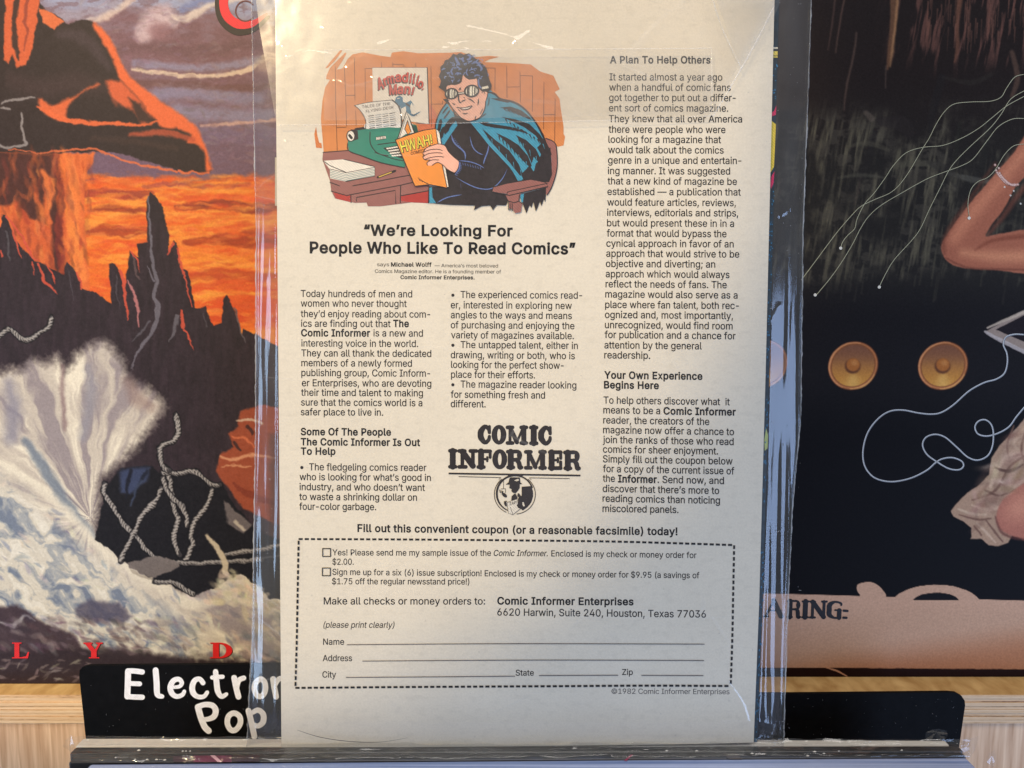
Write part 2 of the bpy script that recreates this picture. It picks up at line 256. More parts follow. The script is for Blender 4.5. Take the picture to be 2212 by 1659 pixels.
'9': (453, (226, 516, 256, 513, 285, 506, 310, 494, 333, 478, 352, 458, 368, 434, 380, 408, 387, 378, 389, 347, 387, 322, 382, 296, 373, 270, 365, 253, 356, 234, 344, 214, 331, 192, 315, 168, 200, 0, 130, 0, 301, 248, 302, 238, 295, 229, 287, 221, 278, 214, 268, 207, 257, 202, 245, 198, 232, 195, 218, 195, 188, 197, 161, 203, 137, 214, 116, 229, 98, 247, 83, 269, 72, 294, 66, 321, 64, 352, 66, 382, 73, 411, 85, 436, 101, 459, 120, 479, 143, 494, 168, 506, 196, 513), (226, 460, 207, 459, 190, 454, 174, 446, 160, 435, 148, 423, 138, 407, 131, 390, 127, 372, 125, 352, 127, 331, 131, 313, 138, 295, 148, 280, 160, 268, 174, 257, 190, 250, 207, 245, 226, 243, 245, 245, 263, 249, 279, 257, 293, 267, 305, 280, 314, 295, 322, 312, 326, 330, 327, 350, 326, 371, 322, 390, 314, 407, 305, 422, 293, 435, 279, 446, 263, 454, 245, 459)),
':': (188, (95, -4, 83, -3, 73, 1, 63, 9, 55, 18, 51, 29, 50, 41, 51, 53, 55, 64, 63, 73, 73, 81, 83, 85, 95, 87, 107, 85, 118, 81, 128, 73, 135, 64, 140, 53, 141, 41, 140, 29, 135, 18, 128, 9, 118, 1, 107, -3), (95, 271, 83, 272, 73, 277, 63, 284, 55, 294, 51, 304, 50, 316, 51, 328, 55, 339, 63, 349, 73, 356, 83, 360, 95, 362, 107, 360, 118, 356, 128, 349, 135, 339, 140, 328, 141, 316, 140, 304, 135, 294, 128, 284, 118, 277, 107, 272)),
';': (188, (38, -119, 68, 71, 137, 71, 84, -119), (103, 271, 92, 272, 81, 277, 71, 284, 64, 294, 59, 304, 58, 316, 59, 328, 64, 339, 71, 349, 81, 356, 92, 360, 103, 362, 116, 360, 126, 356, 136, 349, 143, 339, 148, 328, 149, 316, 148, 304, 143, 294, 136, 284, 126, 277, 116, 272)),
'?': (358, (132, 152, 133, 187, 136, 211, 141, 230, 148, 245, 157, 258, 168, 269, 180, 279, 194, 288, 209, 298, 223, 309, 236, 321, 247, 334, 255, 349, 260, 365, 262, 384, 260, 399, 257, 413, 250, 425, 242, 436, 232, 445, 220, 452, 207, 457, 193, 461, 178, 462, 163, 461, 150, 458, 137, 453, 125, 446, 115, 437, 106, 425, 99, 412, 94, 396, 92, 378, 27, 378, 30, 406, 38, 430, 49, 452, 64, 471, 82, 487, 103, 499, 126, 508, 151, 514, 178, 516, 206, 514, 232, 508, 255, 498, 275, 486, 292, 470, 306, 451, 316, 430, 322, 407, 324, 382, 322, 356, 316, 332, 306, 311, 292, 292, 275, 276, 254, 261, 241, 252, 229, 243, 219, 235, 211, 226, 204, 216, 200, 205, 196, 192, 194, 177, 194, 158), (164, -4, 152, -3, 141, 1, 131, 9, 124, 18, 120, 29, 118, 41, 120, 53, 124, 64, 131, 73, 141, 80, 152, 85, 164, 86, 176, 85, 186, 80, 196, 73, 203, 64, 208, 53, 209, 41, 208, 29, 203, 18, 196, 9, 186, 1, 176, -3)),
'A': (480, (16, 0, 201, 509, 276, 509, 463, 0, 395, 0, 287, 302, 264, 372, 232, 478, 245, 478, 213, 371, 191, 302, 85, 0), (110, 142, 110, 199, 370, 199, 370, 142)),
'B': (456, (60, 0, 60, 509, 241, 509, 274, 507, 304, 501, 329, 491, 350, 477, 367, 461, 381, 442, 390, 421, 396, 398, 398, 374, 397, 353, 393, 336, 387, 320, 378, 307, 368, 295, 356, 286, 343, 278, 329, 272, 315, 267, 331, 260, 347, 254, 363, 245, 378, 234, 391, 220, 402, 203, 411, 184, 416, 161, 418, 136, 416, 111, 410, 88, 400, 67, 386, 48, 368, 31, 344, 18, 317, 8, 284, 2, 247, 0), (125, 57, 245, 57, 281, 60, 309, 67, 330, 80, 344, 96, 353, 115, 355, 137, 354, 153, 350, 169, 342, 184, 333, 197, 320, 209, 306, 218, 289, 225, 269, 229, 248, 231, 125, 231), (125, 285, 238, 285, 256, 287, 273, 290, 288, 296, 302, 304, 314, 314, 323, 326, 330, 340, 335, 355, 336, 372, 333, 393, 326, 412, 313, 429, 294, 442, 270, 449, 240, 452, 125, 452)),
'C': (510, (267, -7, 242, -6, 217, -2, 194, 5, 171, 13, 150, 25, 131, 39, 113, 55, 97, 73, 82, 93, 70, 115, 59, 140, 51, 166, 45, 193, 41, 223, 40, 254, 41, 285, 45, 315, 51, 343, 59, 369, 70, 393, 82, 415, 97, 436, 113, 454, 131, 470, 150, 484, 171, 495, 194, 504, 217, 510, 242, 514, 267, 516, 293, 514, 317, 511, 340, 504, 362, 496, 383, 485, 402, 471, 419, 456, 435, 438, 448, 418, 459, 397, 467, 373, 473, 348, 408, 348, 404, 365, 397, 380, 389, 395, 380, 407, 369, 418, 357, 428, 344, 437, 330, 444, 315, 449, 300, 453, 284, 455, 267, 456, 237, 453, 209, 445, 184, 432, 161, 414, 141, 391, 125, 364, 117, 345, 111, 325, 107, 303, 104, 279, 103, 254, 104, 229, 107, 206, 111, 184, 117, 163, 125, 145, 141, 117, 161, 94, 184, 76, 210, 63, 237, 56, 267, 53, 284, 54, 300, 56, 315, 60, 330, 65, 344, 72, 357, 81, 369, 90, 380, 102, 389, 114, 397, 128, 404, 144, 408, 160, 473, 160, 467, 135, 459, 112, 448, 91, 435, 71, 420, 53, 402, 38, 383, 24, 363, 13, 341, 5, 317, -2, 293, -6)),
'D': (502, (219, 0, 96, 0, 96, 57, 215, 57, 239, 58, 261, 61, 282, 66, 301, 72, 318, 81, 343, 99, 363, 122, 379, 149, 386, 168, 392, 187, 396, 209, 398, 231, 399, 255, 398, 279, 396, 302, 392, 323, 386, 342, 379, 361, 364, 388, 344, 410, 320, 428, 303, 437, 285, 443, 265, 448, 244, 451, 221, 452, 93, 452, 93, 509, 225, 509, 254, 507, 281, 504, 307, 498, 331, 489, 353, 478, 373, 465, 391, 450, 407, 432, 421, 413, 433, 391, 444, 367, 451, 342, 457, 315, 460, 286, 462, 255, 460, 224, 457, 195, 451, 168, 443, 142, 433, 119, 421, 97, 406, 77, 390, 60, 371, 44, 351, 31, 328, 20, 303, 11, 277, 5, 249, 1), (125, 509, 125, 0, 60, 0, 60, 509)),
'E': (419, (60, 0, 60, 509, 372, 509, 372, 452, 125, 452, 125, 286, 355, 286, 355, 229, 125, 229, 125, 57, 375, 57, 375, 0)),
'F': (410, (60, 0, 60, 509, 369, 509, 369, 452, 125, 452, 125, 278, 346, 278, 346, 221, 125, 221, 125, 0)),
'G': (520, (269, -7, 242, -6, 217, -2, 193, 5, 171, 14, 149, 25, 130, 39, 112, 55, 96, 73, 82, 93, 69, 116, 59, 140, 51, 166, 45, 194, 41, 223, 40, 254, 41, 285, 45, 315, 51, 343, 59, 369, 69, 393, 82, 415, 96, 436, 112, 454, 129, 470, 149, 484, 170, 495, 192, 504, 215, 510, 239, 514, 265, 516, 291, 514, 316, 510, 340, 504, 363, 494, 384, 483, 403, 469, 421, 453, 436, 436, 449, 416, 460, 395, 468, 373, 474, 349, 408, 349, 402, 365, 395, 379, 387, 393, 378, 406, 368, 417, 356, 427, 344, 436, 330, 443, 315, 448, 300, 453, 283, 455, 265, 456, 236, 453, 209, 445, 183, 432, 160, 414, 141, 392, 125, 364, 117, 345, 111, 325, 107, 303, 104, 279, 103, 254, 104, 229, 107, 206, 111, 184, 117, 163, 125, 145, 141, 117, 161, 95, 184, 76, 210, 63, 238, 56, 269, 53, 296, 55, 322, 61, 345, 71, 365, 85, 382, 102, 396, 123, 407, 147, 413, 173, 415, 202, 434, 199, 283, 199, 283, 256, 478, 256, 478, 200, 477, 176, 474, 152, 468, 131, 461, 110, 451, 91, 439, 73, 426, 57, 411, 43, 395, 30, 377, 19, 357, 10, 337, 2, 315, -3, 292, -6)),
'H': (517, (60, 0, 60, 509, 125, 509, 125, 289, 392, 289, 392, 509, 457, 509, 457, 0, 392, 0, 392, 232, 125, 232, 125, 0)),
'I': (300, (31, 0, 31, 57, 118, 57, 118, 452, 31, 452, 31, 509, 269, 509, 269, 452, 183, 452, 183, 57, 269, 57, 269, 0)),
'J': (396, (185, -7, 159, -5, 135, 0, 113, 7, 93, 19, 75, 33, 60, 50, 48, 70, 40, 92, 35, 118, 33, 145, 33, 173, 98, 173, 98, 145, 100, 117, 108, 93, 122, 74, 139, 61, 160, 53, 185, 50, 209, 53, 230, 61, 248, 74, 261, 93, 269, 117, 272, 145, 272, 509, 336, 509, 336, 145, 335, 118, 330, 92, 321, 70, 309, 50, 294, 33, 276, 19, 256, 7, 235, 0, 211, -5)),
'K': (467, (104, 145, 104, 216, 139, 261, 174, 303, 212, 344, 364, 509, 448, 509, 231, 276), (60, 0, 60, 509, 125, 509, 125, 334, 124, 225, 125, 193, 125, 0), (372, 0, 188, 259, 228, 309, 449, 0)),
'L': (393, (60, 0, 60, 509, 125, 509, 125, 57, 361, 57, 361, 0)),
'M': (628, (60, 0, 60, 509, 152, 509, 277, 187, 287, 159, 299, 123, 311, 84, 322, 49, 307, 49, 318, 83, 330, 121, 342, 158, 352, 187, 476, 509, 568, 509, 568, 0, 504, 0, 504, 291, 504, 327, 505, 369, 506, 413, 507, 457, 498, 409, 482, 363, 467, 322, 456, 291, 342, 0, 286, 0, 170, 291, 159, 321, 145, 361, 129, 408, 112, 457, 120, 416, 121, 372, 122, 328, 122, 291, 122, 0)),
'N': (523, (60, 0, 60, 509, 136, 509, 343, 183, 363, 151, 388, 107, 414, 55, 401, 108, 399, 157, 399, 195, 399, 509, 463, 509, 463, 0, 387, 0, 202, 290, 177, 331, 148, 381, 108, 452, 119, 454, 122, 384, 124, 328, 125, 291, 125, 0)),
'O': (533, (267, -7, 241, -6, 217, -2, 194, 5, 171, 13, 150, 25, 131, 39, 113, 55, 97, 73, 82, 93, 70, 115, 59, 140, 51, 166, 45, 193, 41, 223, 40, 254, 41, 285, 45, 315, 51, 343, 59, 369, 70, 393, 82, 415, 97, 436, 113, 454, 131, 470, 150, 484, 171, 495, 194, 504, 217, 510, 241, 514, 267, 516, 293, 514, 317, 510, 340, 504, 363, 495, 384, 484, 403, 470, 421, 454, 437, 436, 451, 415, 464, 393, 474, 369, 482, 343, 488, 315, 492, 285, 493, 254, 492, 223, 488, 193, 482, 166, 474, 140, 464, 115, 451, 93, 437, 73, 421, 55, 403, 39, 384, 25, 363, 13, 340, 5, 317, -2, 293, -6), (267, 53, 296, 55, 324, 63, 349, 76, 372, 94, 392, 116, 408, 144, 416, 163, 422, 183, 427, 205, 429, 229, 430, 254, 429, 279, 427, 303, 422, 325, 416, 346, 408, 365, 392, 392, 372, 415, 349, 433, 324, 446, 296, 453, 267, 456, 237, 453, 210, 445, 184, 433, 161, 415, 142, 392, 125, 364, 117, 345, 111, 325, 107, 303, 104, 279, 103, 254, 104, 229, 107, 205, 111, 183, 117, 163, 125, 144, 142, 117, 161, 94, 184, 76, 210, 63, 237, 55)),
'P': (445, (60, 0, 60, 509, 235, 509, 272, 506, 305, 499, 332, 487, 356, 471, 375, 452, 390, 430, 400, 404, 407, 377, 409, 348, 407, 318, 400, 291, 390, 265, 375, 243, 356, 223, 332, 207, 305, 195, 272, 188, 235, 186, 109, 186, 109, 242, 233, 242, 257, 244, 279, 248, 297, 256, 312, 266, 324, 279, 333, 294, 339, 310, 343, 328, 344, 348, 343, 367, 339, 385, 333, 402, 324, 416, 312, 428, 297, 439, 279, 446, 257, 451, 232, 452, 125, 452, 125, 0)),
'Q': (533, (245, 159, 313, 159, 369, 85, 384, 65, 468, -48, 401, -48, 346, 27, 331, 46), (267, -7, 241, -6, 217, -2, 194, 5, 171, 13, 150, 25, 131, 39, 113, 55, 97, 73, 82, 93, 70, 115, 59, 140, 51, 166, 45, 193, 41, 223, 40, 254, 41, 285, 45, 315, 51, 343, 59, 369, 70, 393, 82, 415, 97, 436, 113, 454, 131, 470, 150, 484, 171, 495, 194, 504, 217, 510, 241, 514, 267, 516, 293, 514, 317, 510, 340, 504, 363, 495, 384, 484, 403, 470, 421, 454, 437, 436, 451, 415, 464, 393, 474, 369, 482, 343, 488, 315, 492, 285, 493, 254, 492, 223, 488, 193, 482, 166, 474, 140, 464, 115, 451, 93, 437, 73, 421, 55, 403, 39, 384, 25, 363, 13, 340, 5, 317, -2, 293, -6), (267, 53, 296, 55, 324, 63, 349, 76, 372, 94, 392, 116, 408, 144, 416, 163, 422, 183, 427, 205, 429, 229, 430, 254, 429, 279, 427, 303, 422, 325, 416, 346, 408, 365, 392, 392, 372, 415, 349, 433, 324, 446, 296, 453, 267, 456, 237, 453, 210, 445, 184, 433, 161, 415, 142, 392, 125, 364, 117, 345, 111, 325, 107, 303, 104, 279, 103, 254, 104, 229, 107, 205, 111, 183, 117, 163, 125, 144, 142, 117, 161, 94, 184, 76, 210, 63, 237, 55)),
'R': (449, (60, 0, 60, 509, 236, 509, 273, 506, 305, 500, 333, 489, 356, 473, 376, 455, 390, 433, 401, 408, 407, 381, 409, 352, 407, 323, 401, 296, 390, 271, 376, 250, 356, 232, 333, 217, 305, 206, 273, 200, 236, 198, 96, 198, 96, 255, 234, 255, 258, 256, 280, 260, 298, 267, 313, 276, 325, 287, 334, 300, 340, 316, 344, 333, 345, 352, 344, 371, 340, 389, 334, 405, 325, 419, 313, 430, 298, 440, 279, 446, 258, 451, 233, 452, 125, 452, 125, 0), (353, 0, 230, 229, 303, 229, 428, 0)),
'S': (447, (224, -9, 188, -7, 156, -1, 128, 9, 102, 23, 81, 40, 64, 60, 51, 83, 42, 109, 38, 137, 104, 137, 108, 118, 114, 102, 123, 88, 136, 76, 150, 66, 166, 59, 185, 53, 204, 50, 224, 49, 246, 50, 267, 54, 286, 60, 303, 69, 317, 79, 329, 92, 338, 106, 344, 122, 346, 139, 344, 154, 340, 168, 332, 179, 322, 189, 310, 197, 296, 205, 280, 211, 263, 217, 245, 222, 184, 239, 160, 247, 138, 256, 118, 266, 101, 277, 86, 289, 67, 313, 56, 341, 52, 372, 54, 400, 62, 425, 75, 448, 92, 468, 113, 484, 138, 498, 165, 508, 195, 514, 227, 516, 259, 514, 289, 508, 316, 498, 340, 484, 360, 468, 377, 449, 390, 427, 398, 403, 401, 378, 337, 378, 332, 402, 320, 421, 302, 437, 280, 449, 254, 456, 225, 459, 204, 457, 185, 454, 167, 448, 152, 440, 139, 430, 129, 418, 121, 405, 117, 391, 115, 376, 117, 359, 122, 345, 131, 334, 142, 324, 155, 315, 169, 308, 184, 302, 198, 297, 212, 293, 264, 279, 279, 275, 295, 270, 312, 264, 328, 256, 344, 248, 359, 238, 372, 226, 384, 213, 395, 198, 402, 180, 407, 161, 408, 139, 406, 112, 399, 87, 386, 64, 370, 43, 349, 25, 323, 11, 306, 4, 288, -2, 268, -6, 246, -8)),
'T': (449, (32, 452, 32, 509, 417, 509, 417, 452, 257, 452, 257, 0, 193, 0, 193, 452)),
'U': (517, (259, -8, 235, -7, 213, -4, 192, 0, 172, 7, 154, 15, 126, 33, 103, 55, 85, 80, 71, 108, 63, 140, 60, 173, 60, 509, 124, 509, 124, 178, 126, 155, 132, 133, 141, 113, 153, 95, 169, 80, 187, 68, 208, 59, 232, 53, 259, 52, 285, 53, 309, 59, 331, 68, 349, 80, 364, 95, 377, 113, 385, 133, 391, 155, 393, 178, 393, 509, 457, 509, 457, 173, 454, 140, 446, 108, 433, 80, 414, 55, 391, 33, 363, 15, 345, 7, 325, 0, 304, -4, 282, -7)),
'V': (480, (204, 0, 16, 509, 84, 509, 192, 206, 215, 137, 248, 31, 235, 31, 267, 138, 290, 206, 395, 509, 463, 509, 278, 0)),
'W': (686, (155, 0, 16, 509, 82, 509, 163, 196, 175, 145, 187, 94, 197, 40, 200, 94, 211, 145, 224, 196, 306, 509, 380, 509, 462, 196, 474, 145, 486, 94, 497, 40, 499, 94, 510, 145, 523, 196, 603, 509, 670, 509, 530, 0, 455, 0, 368, 323, 351, 391, 336, 475, 350, 475, 335, 395, 330, 371, 324, 347, 318, 323, 230, 0)),
'X': (474, (18, 0, 217, 284, 217, 236, 29, 509, 104, 509, 178, 400, 204, 361, 223, 329, 243, 292, 232, 292, 252, 329, 272, 361, 298, 400, 374, 509, 446, 509, 259, 239, 259, 287, 456, 0, 382, 0, 292, 129, 268, 165, 250, 195, 230, 231, 244, 231, 225, 196, 206, 166, 182, 129, 91, 0)),
'Y': (472, (203, 0, 203, 208, 16, 509, 91, 509, 192, 344, 222, 292, 231, 274, 240, 254, 250, 230, 224, 230, 233, 254, 242, 275, 251, 293, 280, 344, 381, 509, 455, 509, 268, 208, 268, 0)),
'Z': (438, (42, 0, 42, 46, 273, 385, 306, 431, 341, 476, 348, 454, 285, 452, 223, 452, 40, 452, 40, 509, 397, 509, 397, 462, 169, 129, 134, 81, 97, 33, 90, 54, 152, 57, 214, 57, 399, 57, 399, 0)),
'a': (389, (160, -9, 137, -7, 115, -3, 94, 5, 76, 15, 60, 29, 48, 45, 38, 63, 32, 84, 30, 108, 32, 128, 36, 146, 43, 161, 53, 174, 64, 184, 78, 193, 92, 200, 108, 206, 125, 211, 143, 214, 161, 217, 178, 220, 234, 227, 247, 229, 257, 231, 273, 243, 276, 255, 275, 272, 272, 285, 267, 297, 260, 307, 251, 315, 240, 322, 227, 327, 212, 330, 196, 331, 178, 330, 163, 327, 149, 322, 137, 316, 127, 309, 118, 301, 110, 292, 104, 283, 100, 274, 41, 291, 51, 313, 64, 331, 79, 346, 95, 358, 114, 368, 133, 375, 153, 380, 173, 383, 194, 384, 208, 384, 223, 382, 239, 379, 255, 375, 271, 369, 286, 360, 300, 350, 312, 336, 322, 320, 330, 301, 335, 278, 337, 251, 337, 0, 277, 0, 277, 52, 267, 43, 260, 34, 252, 25, 242, 16, 229, 8, 215, 1, 199, -4, 181, -7), (170, 45, 192, 47, 211, 51, 228, 59, 242, 68, 254, 80, 263, 93, 270, 108, 274, 122, 276, 138, 276, 190, 259, 182, 231, 176, 200, 171, 175, 168, 161, 166, 147, 163, 134, 159, 122, 153, 112, 147, 103, 139, 97, 130, 93, 118, 92, 105, 93, 93, 96, 82, 102, 72, 109, 64, 119, 57, 130, 52, 142, 48, 156, 46)),
'b': (424, (229, -8, 208, -7, 189, -3, 172, 4, 159, 12, 147, 21, 138, 31, 118, 59, 112, 0, 53, 0, 53, 509, 114, 509, 114, 319, 137, 346, 147, 355, 158, 364, 171, 373, 188, 379, 207, 383, 229, 384, 259, 382, 287, 374, 313, 361, 335, 342, 354, 320, 370, 293, 377, 274, 383, 255, 387, 234, 389, 212, 390, 189, 389, 165, 387, 143, 383, 122, 377, 103, 370, 84, 355, 57, 336, 34, 313, 16, 288, 3, 260, -6), (220, 47, 242, 49, 262, 55, 279, 66, 294, 80, 306, 97, 316, 117, 323, 139, 327, 163, 328, 189, 327, 215, 323, 239, 316, 261, 307, 281, 295, 298, 280, 311, 262, 322, 243, 328, 220, 330, 198, 328, 178, 322, 161, 312, 147, 299, 134, 282, 125, 263, 118, 241, 114, 216, 113, 189, 114, 162, 118, 138, 125, 115, 135, 95, 147, 78, 162, 65, 179, 55, 198, 49)),
'c': (396, (207, -8, 174, -5, 144, 3, 117, 16, 93, 35, 72, 58, 56, 85, 48, 103, 42, 123, 38, 143, 35, 165, 34, 187, 35, 211, 38, 233, 42, 253, 48, 273, 56, 291, 72, 318, 93, 341, 117, 360, 144, 374, 174, 382, 207, 384, 226, 384, 243, 381, 260, 377, 276, 371, 291, 364, 305, 356, 318, 346, 330, 335, 340, 322, 349, 308, 356, 293, 362, 277, 303, 262, 300, 272, 295, 281, 290, 289, 281, 301, 270, 311, 261, 316, 252, 321, 242, 325, 231, 328, 220, 329, 207, 330, 184, 328, 163, 321, 145, 310, 130, 296, 118, 278, 108, 258, 102, 236, 98, 212, 96, 187, 98, 163, 102, 139, 108, 117, 118, 97, 130, 80, 145, 66, 163, 55, 184, 49, 207, 46, 220, 47, 232, 49, 243, 52, 253, 55, 262, 60, 271, 66, 279, 73, 285, 80, 292, 89, 297, 98, 301, 107, 304, 117, 363, 102, 357, 86, 350, 70, 341, 56, 331, 43, 319, 32, 306, 21, 292, 12, 277, 5, 261, -1, 244, -5, 226, -7)),
'd': (424, (195, -8, 165, -6, 137, 3, 111, 16, 89, 34, 70, 57, 55, 84, 47, 103, 42, 122, 37, 143, 35, 165, 34, 189, 35, 212, 37, 234, 42, 255, 47, 274, 55, 293, 70, 320, 89, 342, 112, 361, 137, 374, 165, 382, 196, 384, 218, 383, 237, 379, 253, 373, 267, 364, 278, 355, 287, 346, 295, 336, 301, 327, 306, 319, 311, 509, 372, 509, 372, 0, 313, 0, 313, 59, 301, 50, 295, 41, 287, 31, 277, 21, 266, 12, 252, 4, 236, -3, 217, -7), (205, 47, 226, 49, 246, 55, 263, 65, 278, 78, 290, 95, 299, 115, 306, 138, 310, 162, 312, 189, 310, 216, 306, 241, 300, 263, 290, 282, 278, 299, 263, 312, 246, 322, 227, 328, 205, 330, 182, 328, 162, 322, 145, 311, 130, 298, 118, 281, 108, 261, 102, 239, 98, 215, 96, 189, 98, 163, 102, 139, 109, 117, 118, 97, 130, 80, 145, 66, 162, 55, 182, 49)),
'e': (404, (212, -8, 177, -5, 145, 3, 117, 16, 92, 35, 72, 58, 56, 85, 48, 103, 42, 122, 38, 143, 35, 164, 34, 187, 35, 210, 38, 231, 42, 252, 48, 271, 55, 290, 71, 317, 91, 340, 115, 359, 142, 373, 172, 382, 205, 384, 226, 383, 246, 380, 266, 374, 285, 366, 303, 355, 319, 341, 334, 324, 347, 305, 357, 282, 365, 256, 370, 227, 371, 194, 371, 169, 75, 169, 75, 221, 338, 221, 310, 202, 308, 226, 304, 248, 298, 269, 288, 286, 277, 301, 263, 314, 246, 323, 227, 328, 205, 330, 183, 328, 164, 323, 146, 313, 131, 301, 119, 286, 109, 270, 102, 251, 97, 231, 96, 211, 96, 178, 98, 151, 102, 127, 110, 106, 121, 88, 135, 73, 151, 61, 169, 53, 190, 48, 212, 46, 227, 47, 241, 49, 254, 53, 265, 58, 276, 65, 285, 73, 294, 82, 300, 93, 306, 105, 365, 91, 358, 72, 348, 55, 335, 39, 320, 26, 302, 14, 283, 4, 261, -3, 237, -7)),
'f': (254, (228, 379, 228, 327, 6, 327, 6, 379), (81, 0, 81, 432, 82, 452, 87, 470, 96, 486, 107, 499, 120, 510, 135, 519, 152, 525, 169, 529, 187, 530, 201, 530, 212, 529, 222, 527, 243, 521, 227, 468, 215, 472, 195, 474, 178, 472, 164, 468, 154, 460, 147, 449, 143, 435, 142, 419, 142, 0)),
'g': (425, (207, -151, 180, -149, 156, -146, 134, -140, 114, -132, 97, -122, 82, -110, 70, -97, 59, -84, 51, -69, 101, -41, 107, -49, 114, -57, 122, -66, 131, -74, 142, -82, 154, -88, 169, -93, 187, -96, 207, -97, 236, -95, 261, -87, 282, -75, 298, -58, 308, -34, 311, -6, 311, 68, 301, 60, 294, 51, 287, 41, 277, 32, 266, 23, 252, 16, 236, 10, 217, 6, 195, 5, 165, 7, 138, 14, 113, 27, 90, 43, 71, 65, 55, 90, 48, 108, 42, 126, 38, 147, 35, 168, 34, 191, 35, 214, 37, 236, 42, 256, 47, 275, 55, 293, 71, 320, 90, 342, 112, 361, 138, 374, 166, 382, 196, 384, 218, 383, 237, 379, 253, 373, 267, 365, 279, 356, 288, 346, 296, 336, 302, 327, 308, 319, 313, 379, 372, 379, 372, -9, 370, -40, 363, -67, 350, -90, 334, -109, 314, -124, 291, -136, 265, -144, 237, -149), (205, 59, 227, 61, 246, 66, 264, 75, 278, 87, 290, 103, 300, 121, 307, 142, 311, 166, 312, 193, 311, 219, 307, 242, 300, 264, 291, 283, 279, 299, 264, 312, 247, 322, 227, 328, 205, 330, 182, 328, 163, 322, 145, 312, 130, 298, 118, 282, 109, 262, 102, 241, 98, 218, 96, 193, 98, 167, 102, 144, 109, 123, 118, 104, 131, 88, 145, 76, 163, 66, 183, 61)),
'h': (410, (114, 227, 114, 0, 53, 0, 53, 509, 114, 509, 114, 287, 102, 287, 116, 319, 132, 344, 152, 362, 175, 374, 200, 382, 227, 384, 252, 383, 275, 377, 295, 369, 313, 356, 328, 340, 341, 321, 350, 298, 355, 271, 357, 240, 357, 0, 296, 0, 296, 235, 293, 263, 286, 286, 273, 304, 256, 318, 235, 326, 210, 329, 192, 328, 176, 324, 161, 317, 147, 308, 136, 297, 126, 283, 119, 266, 115, 248)),
'i': (167, (53, 0, 53, 379, 114, 379, 114, 0), (84, 443, 73, 444, 63, 448, 54, 455, 47, 463, 43, 472, 41, 483, 43, 494, 47, 504, 54, 512, 63, 518, 73, 522, 84, 524, 95, 522, 105, 518, 114, 512, 121, 504, 125, 494, 126, 483, 125, 472, 121, 463, 114, 455, 105, 448, 95, 444)),
'j': (167, (53, 379, 114, 379, 114, -30, 112, -52, 108, -72, 102, -90, 92, -106, 80, -119, 65, -129, 47, -137, 27, -141, 4, -143, -10, -143, -10, -87, 2, -87, 18, -85, 31, -80, 40, -72, 47, -61, 51, -46, 53, -29), (83, 443, 72, 444, 62, 448, 53, 455, 47, 463, 42, 472, 41, 483, 42, 494, 47, 504, 53, 512, 62, 518, 72, 522, 83, 524, 95, 522, 105, 518, 114, 512, 120, 504, 125, 494, 126, 483, 125, 472, 120, 463, 114, 455, 105, 448, 95, 444)),
'k': (381, (110, 137, 110, 212, 121, 212, 284, 379, 360, 379, 184, 199), (53, 0, 53, 509, 114, 509, 114, 0), (294, 0, 148, 186, 191, 229, 372, 0)),
'l': (189, (139, -2, 112, 0, 91, 8, 74, 20, 62, 37, 55, 59, 53, 84, 53, 509, 114, 509, 114, 99, 114, 83, 117, 71, 120, 62, 130, 54, 146, 52, 160, 53, 170, 54, 181, 3, 162, -1)),
'm': (610, (53, 0, 53, 379, 112, 379, 112, 295, 114, 314, 122, 331, 132, 346, 144, 358, 158, 368, 172, 376, 187, 382, 203, 385, 219, 386, 245, 383, 268, 375, 287, 361, 303, 342, 314, 320, 321, 295, 318, 312, 326, 329, 337, 343, 350, 356, 364, 366, 381, 375, 398, 381, 417, 385, 437, 386, 458, 385, 478, 380, 497, 372, 514, 361, 529, 346, 541, 328, 550, 307, 555, 283, 557, 255, 557, 0, 496, 0, 496, 254, 493, 279, 485, 298, 473, 313, 456, 323, 438, 329, 419, 330, 402, 329, 387, 326, 374, 320, 363, 312, 353, 302, 345, 290, 340, 277, 336, 263, 335, 247, 335, 0, 274, 0, 274, 260, 272, 280, 265, 297, 253, 311, 238, 322, 220, 328, 199, 330, 185, 329, 171, 326, 158, 320, 145, 312, 135, 302, 126, 289, 119, 274, 115, 257, 114, 238, 114, 0)),
'n': (410, (114, 227, 114, 0, 53, 0, 53, 379, 112, 379, 112, 287, 102, 287, 116, 319, 132, 344, 152, 362, 175, 374, 200, 382, 227, 384, 252, 383, 275, 377, 295, 369, 313, 356, 328, 340, 341, 321, 350, 298, 355, 271, 357, 240, 357, 0, 296, 0, 296, 235, 293, 263, 286, 286, 273, 304, 256, 318, 235, 326, 210, 329, 192, 328, 176, 324, 161, 317, 147, 308, 136, 297, 126, 283, 119, 266, 115, 248)),
'o': (415, (207, -8, 174, -5, 144, 3, 117, 16, 93, 35, 72, 58, 56, 85, 48, 103, 42, 123, 38, 143, 35, 165, 34, 187, 35, 211, 38, 233, 42, 253, 48, 273, 56, 291, 72, 318, 93, 341, 117, 360, 144, 374, 174, 382, 207, 384, 241, 382, 271, 374, 299, 360, 323, 341, 343, 318, 359, 291, 367, 273, 373, 253, 378, 233, 380, 211, 381, 187, 380, 165, 378, 143, 373, 123, 367, 103, 359, 85, 343, 58, 323, 35, 299, 16, 271, 3, 241, -5), (207, 46, 231, 49, 252, 55, 270, 66, 285, 80, 298, 97, 307, 117, 314, 139, 318, 163, 319, 187, 318, 212, 314, 236, 307, 258, 298, 278, 285, 296, 270, 310, 252, 321, 231, 328, 207, 330, 184, 328, 163, 321, 145, 310, 130, 296, 118, 278, 108, 258, 102, 236, 98, 212, 96, 187, 98, 163, 102, 139, 108, 117, 118, 97, 130, 80, 145, 66, 163, 55, 184, 49)),
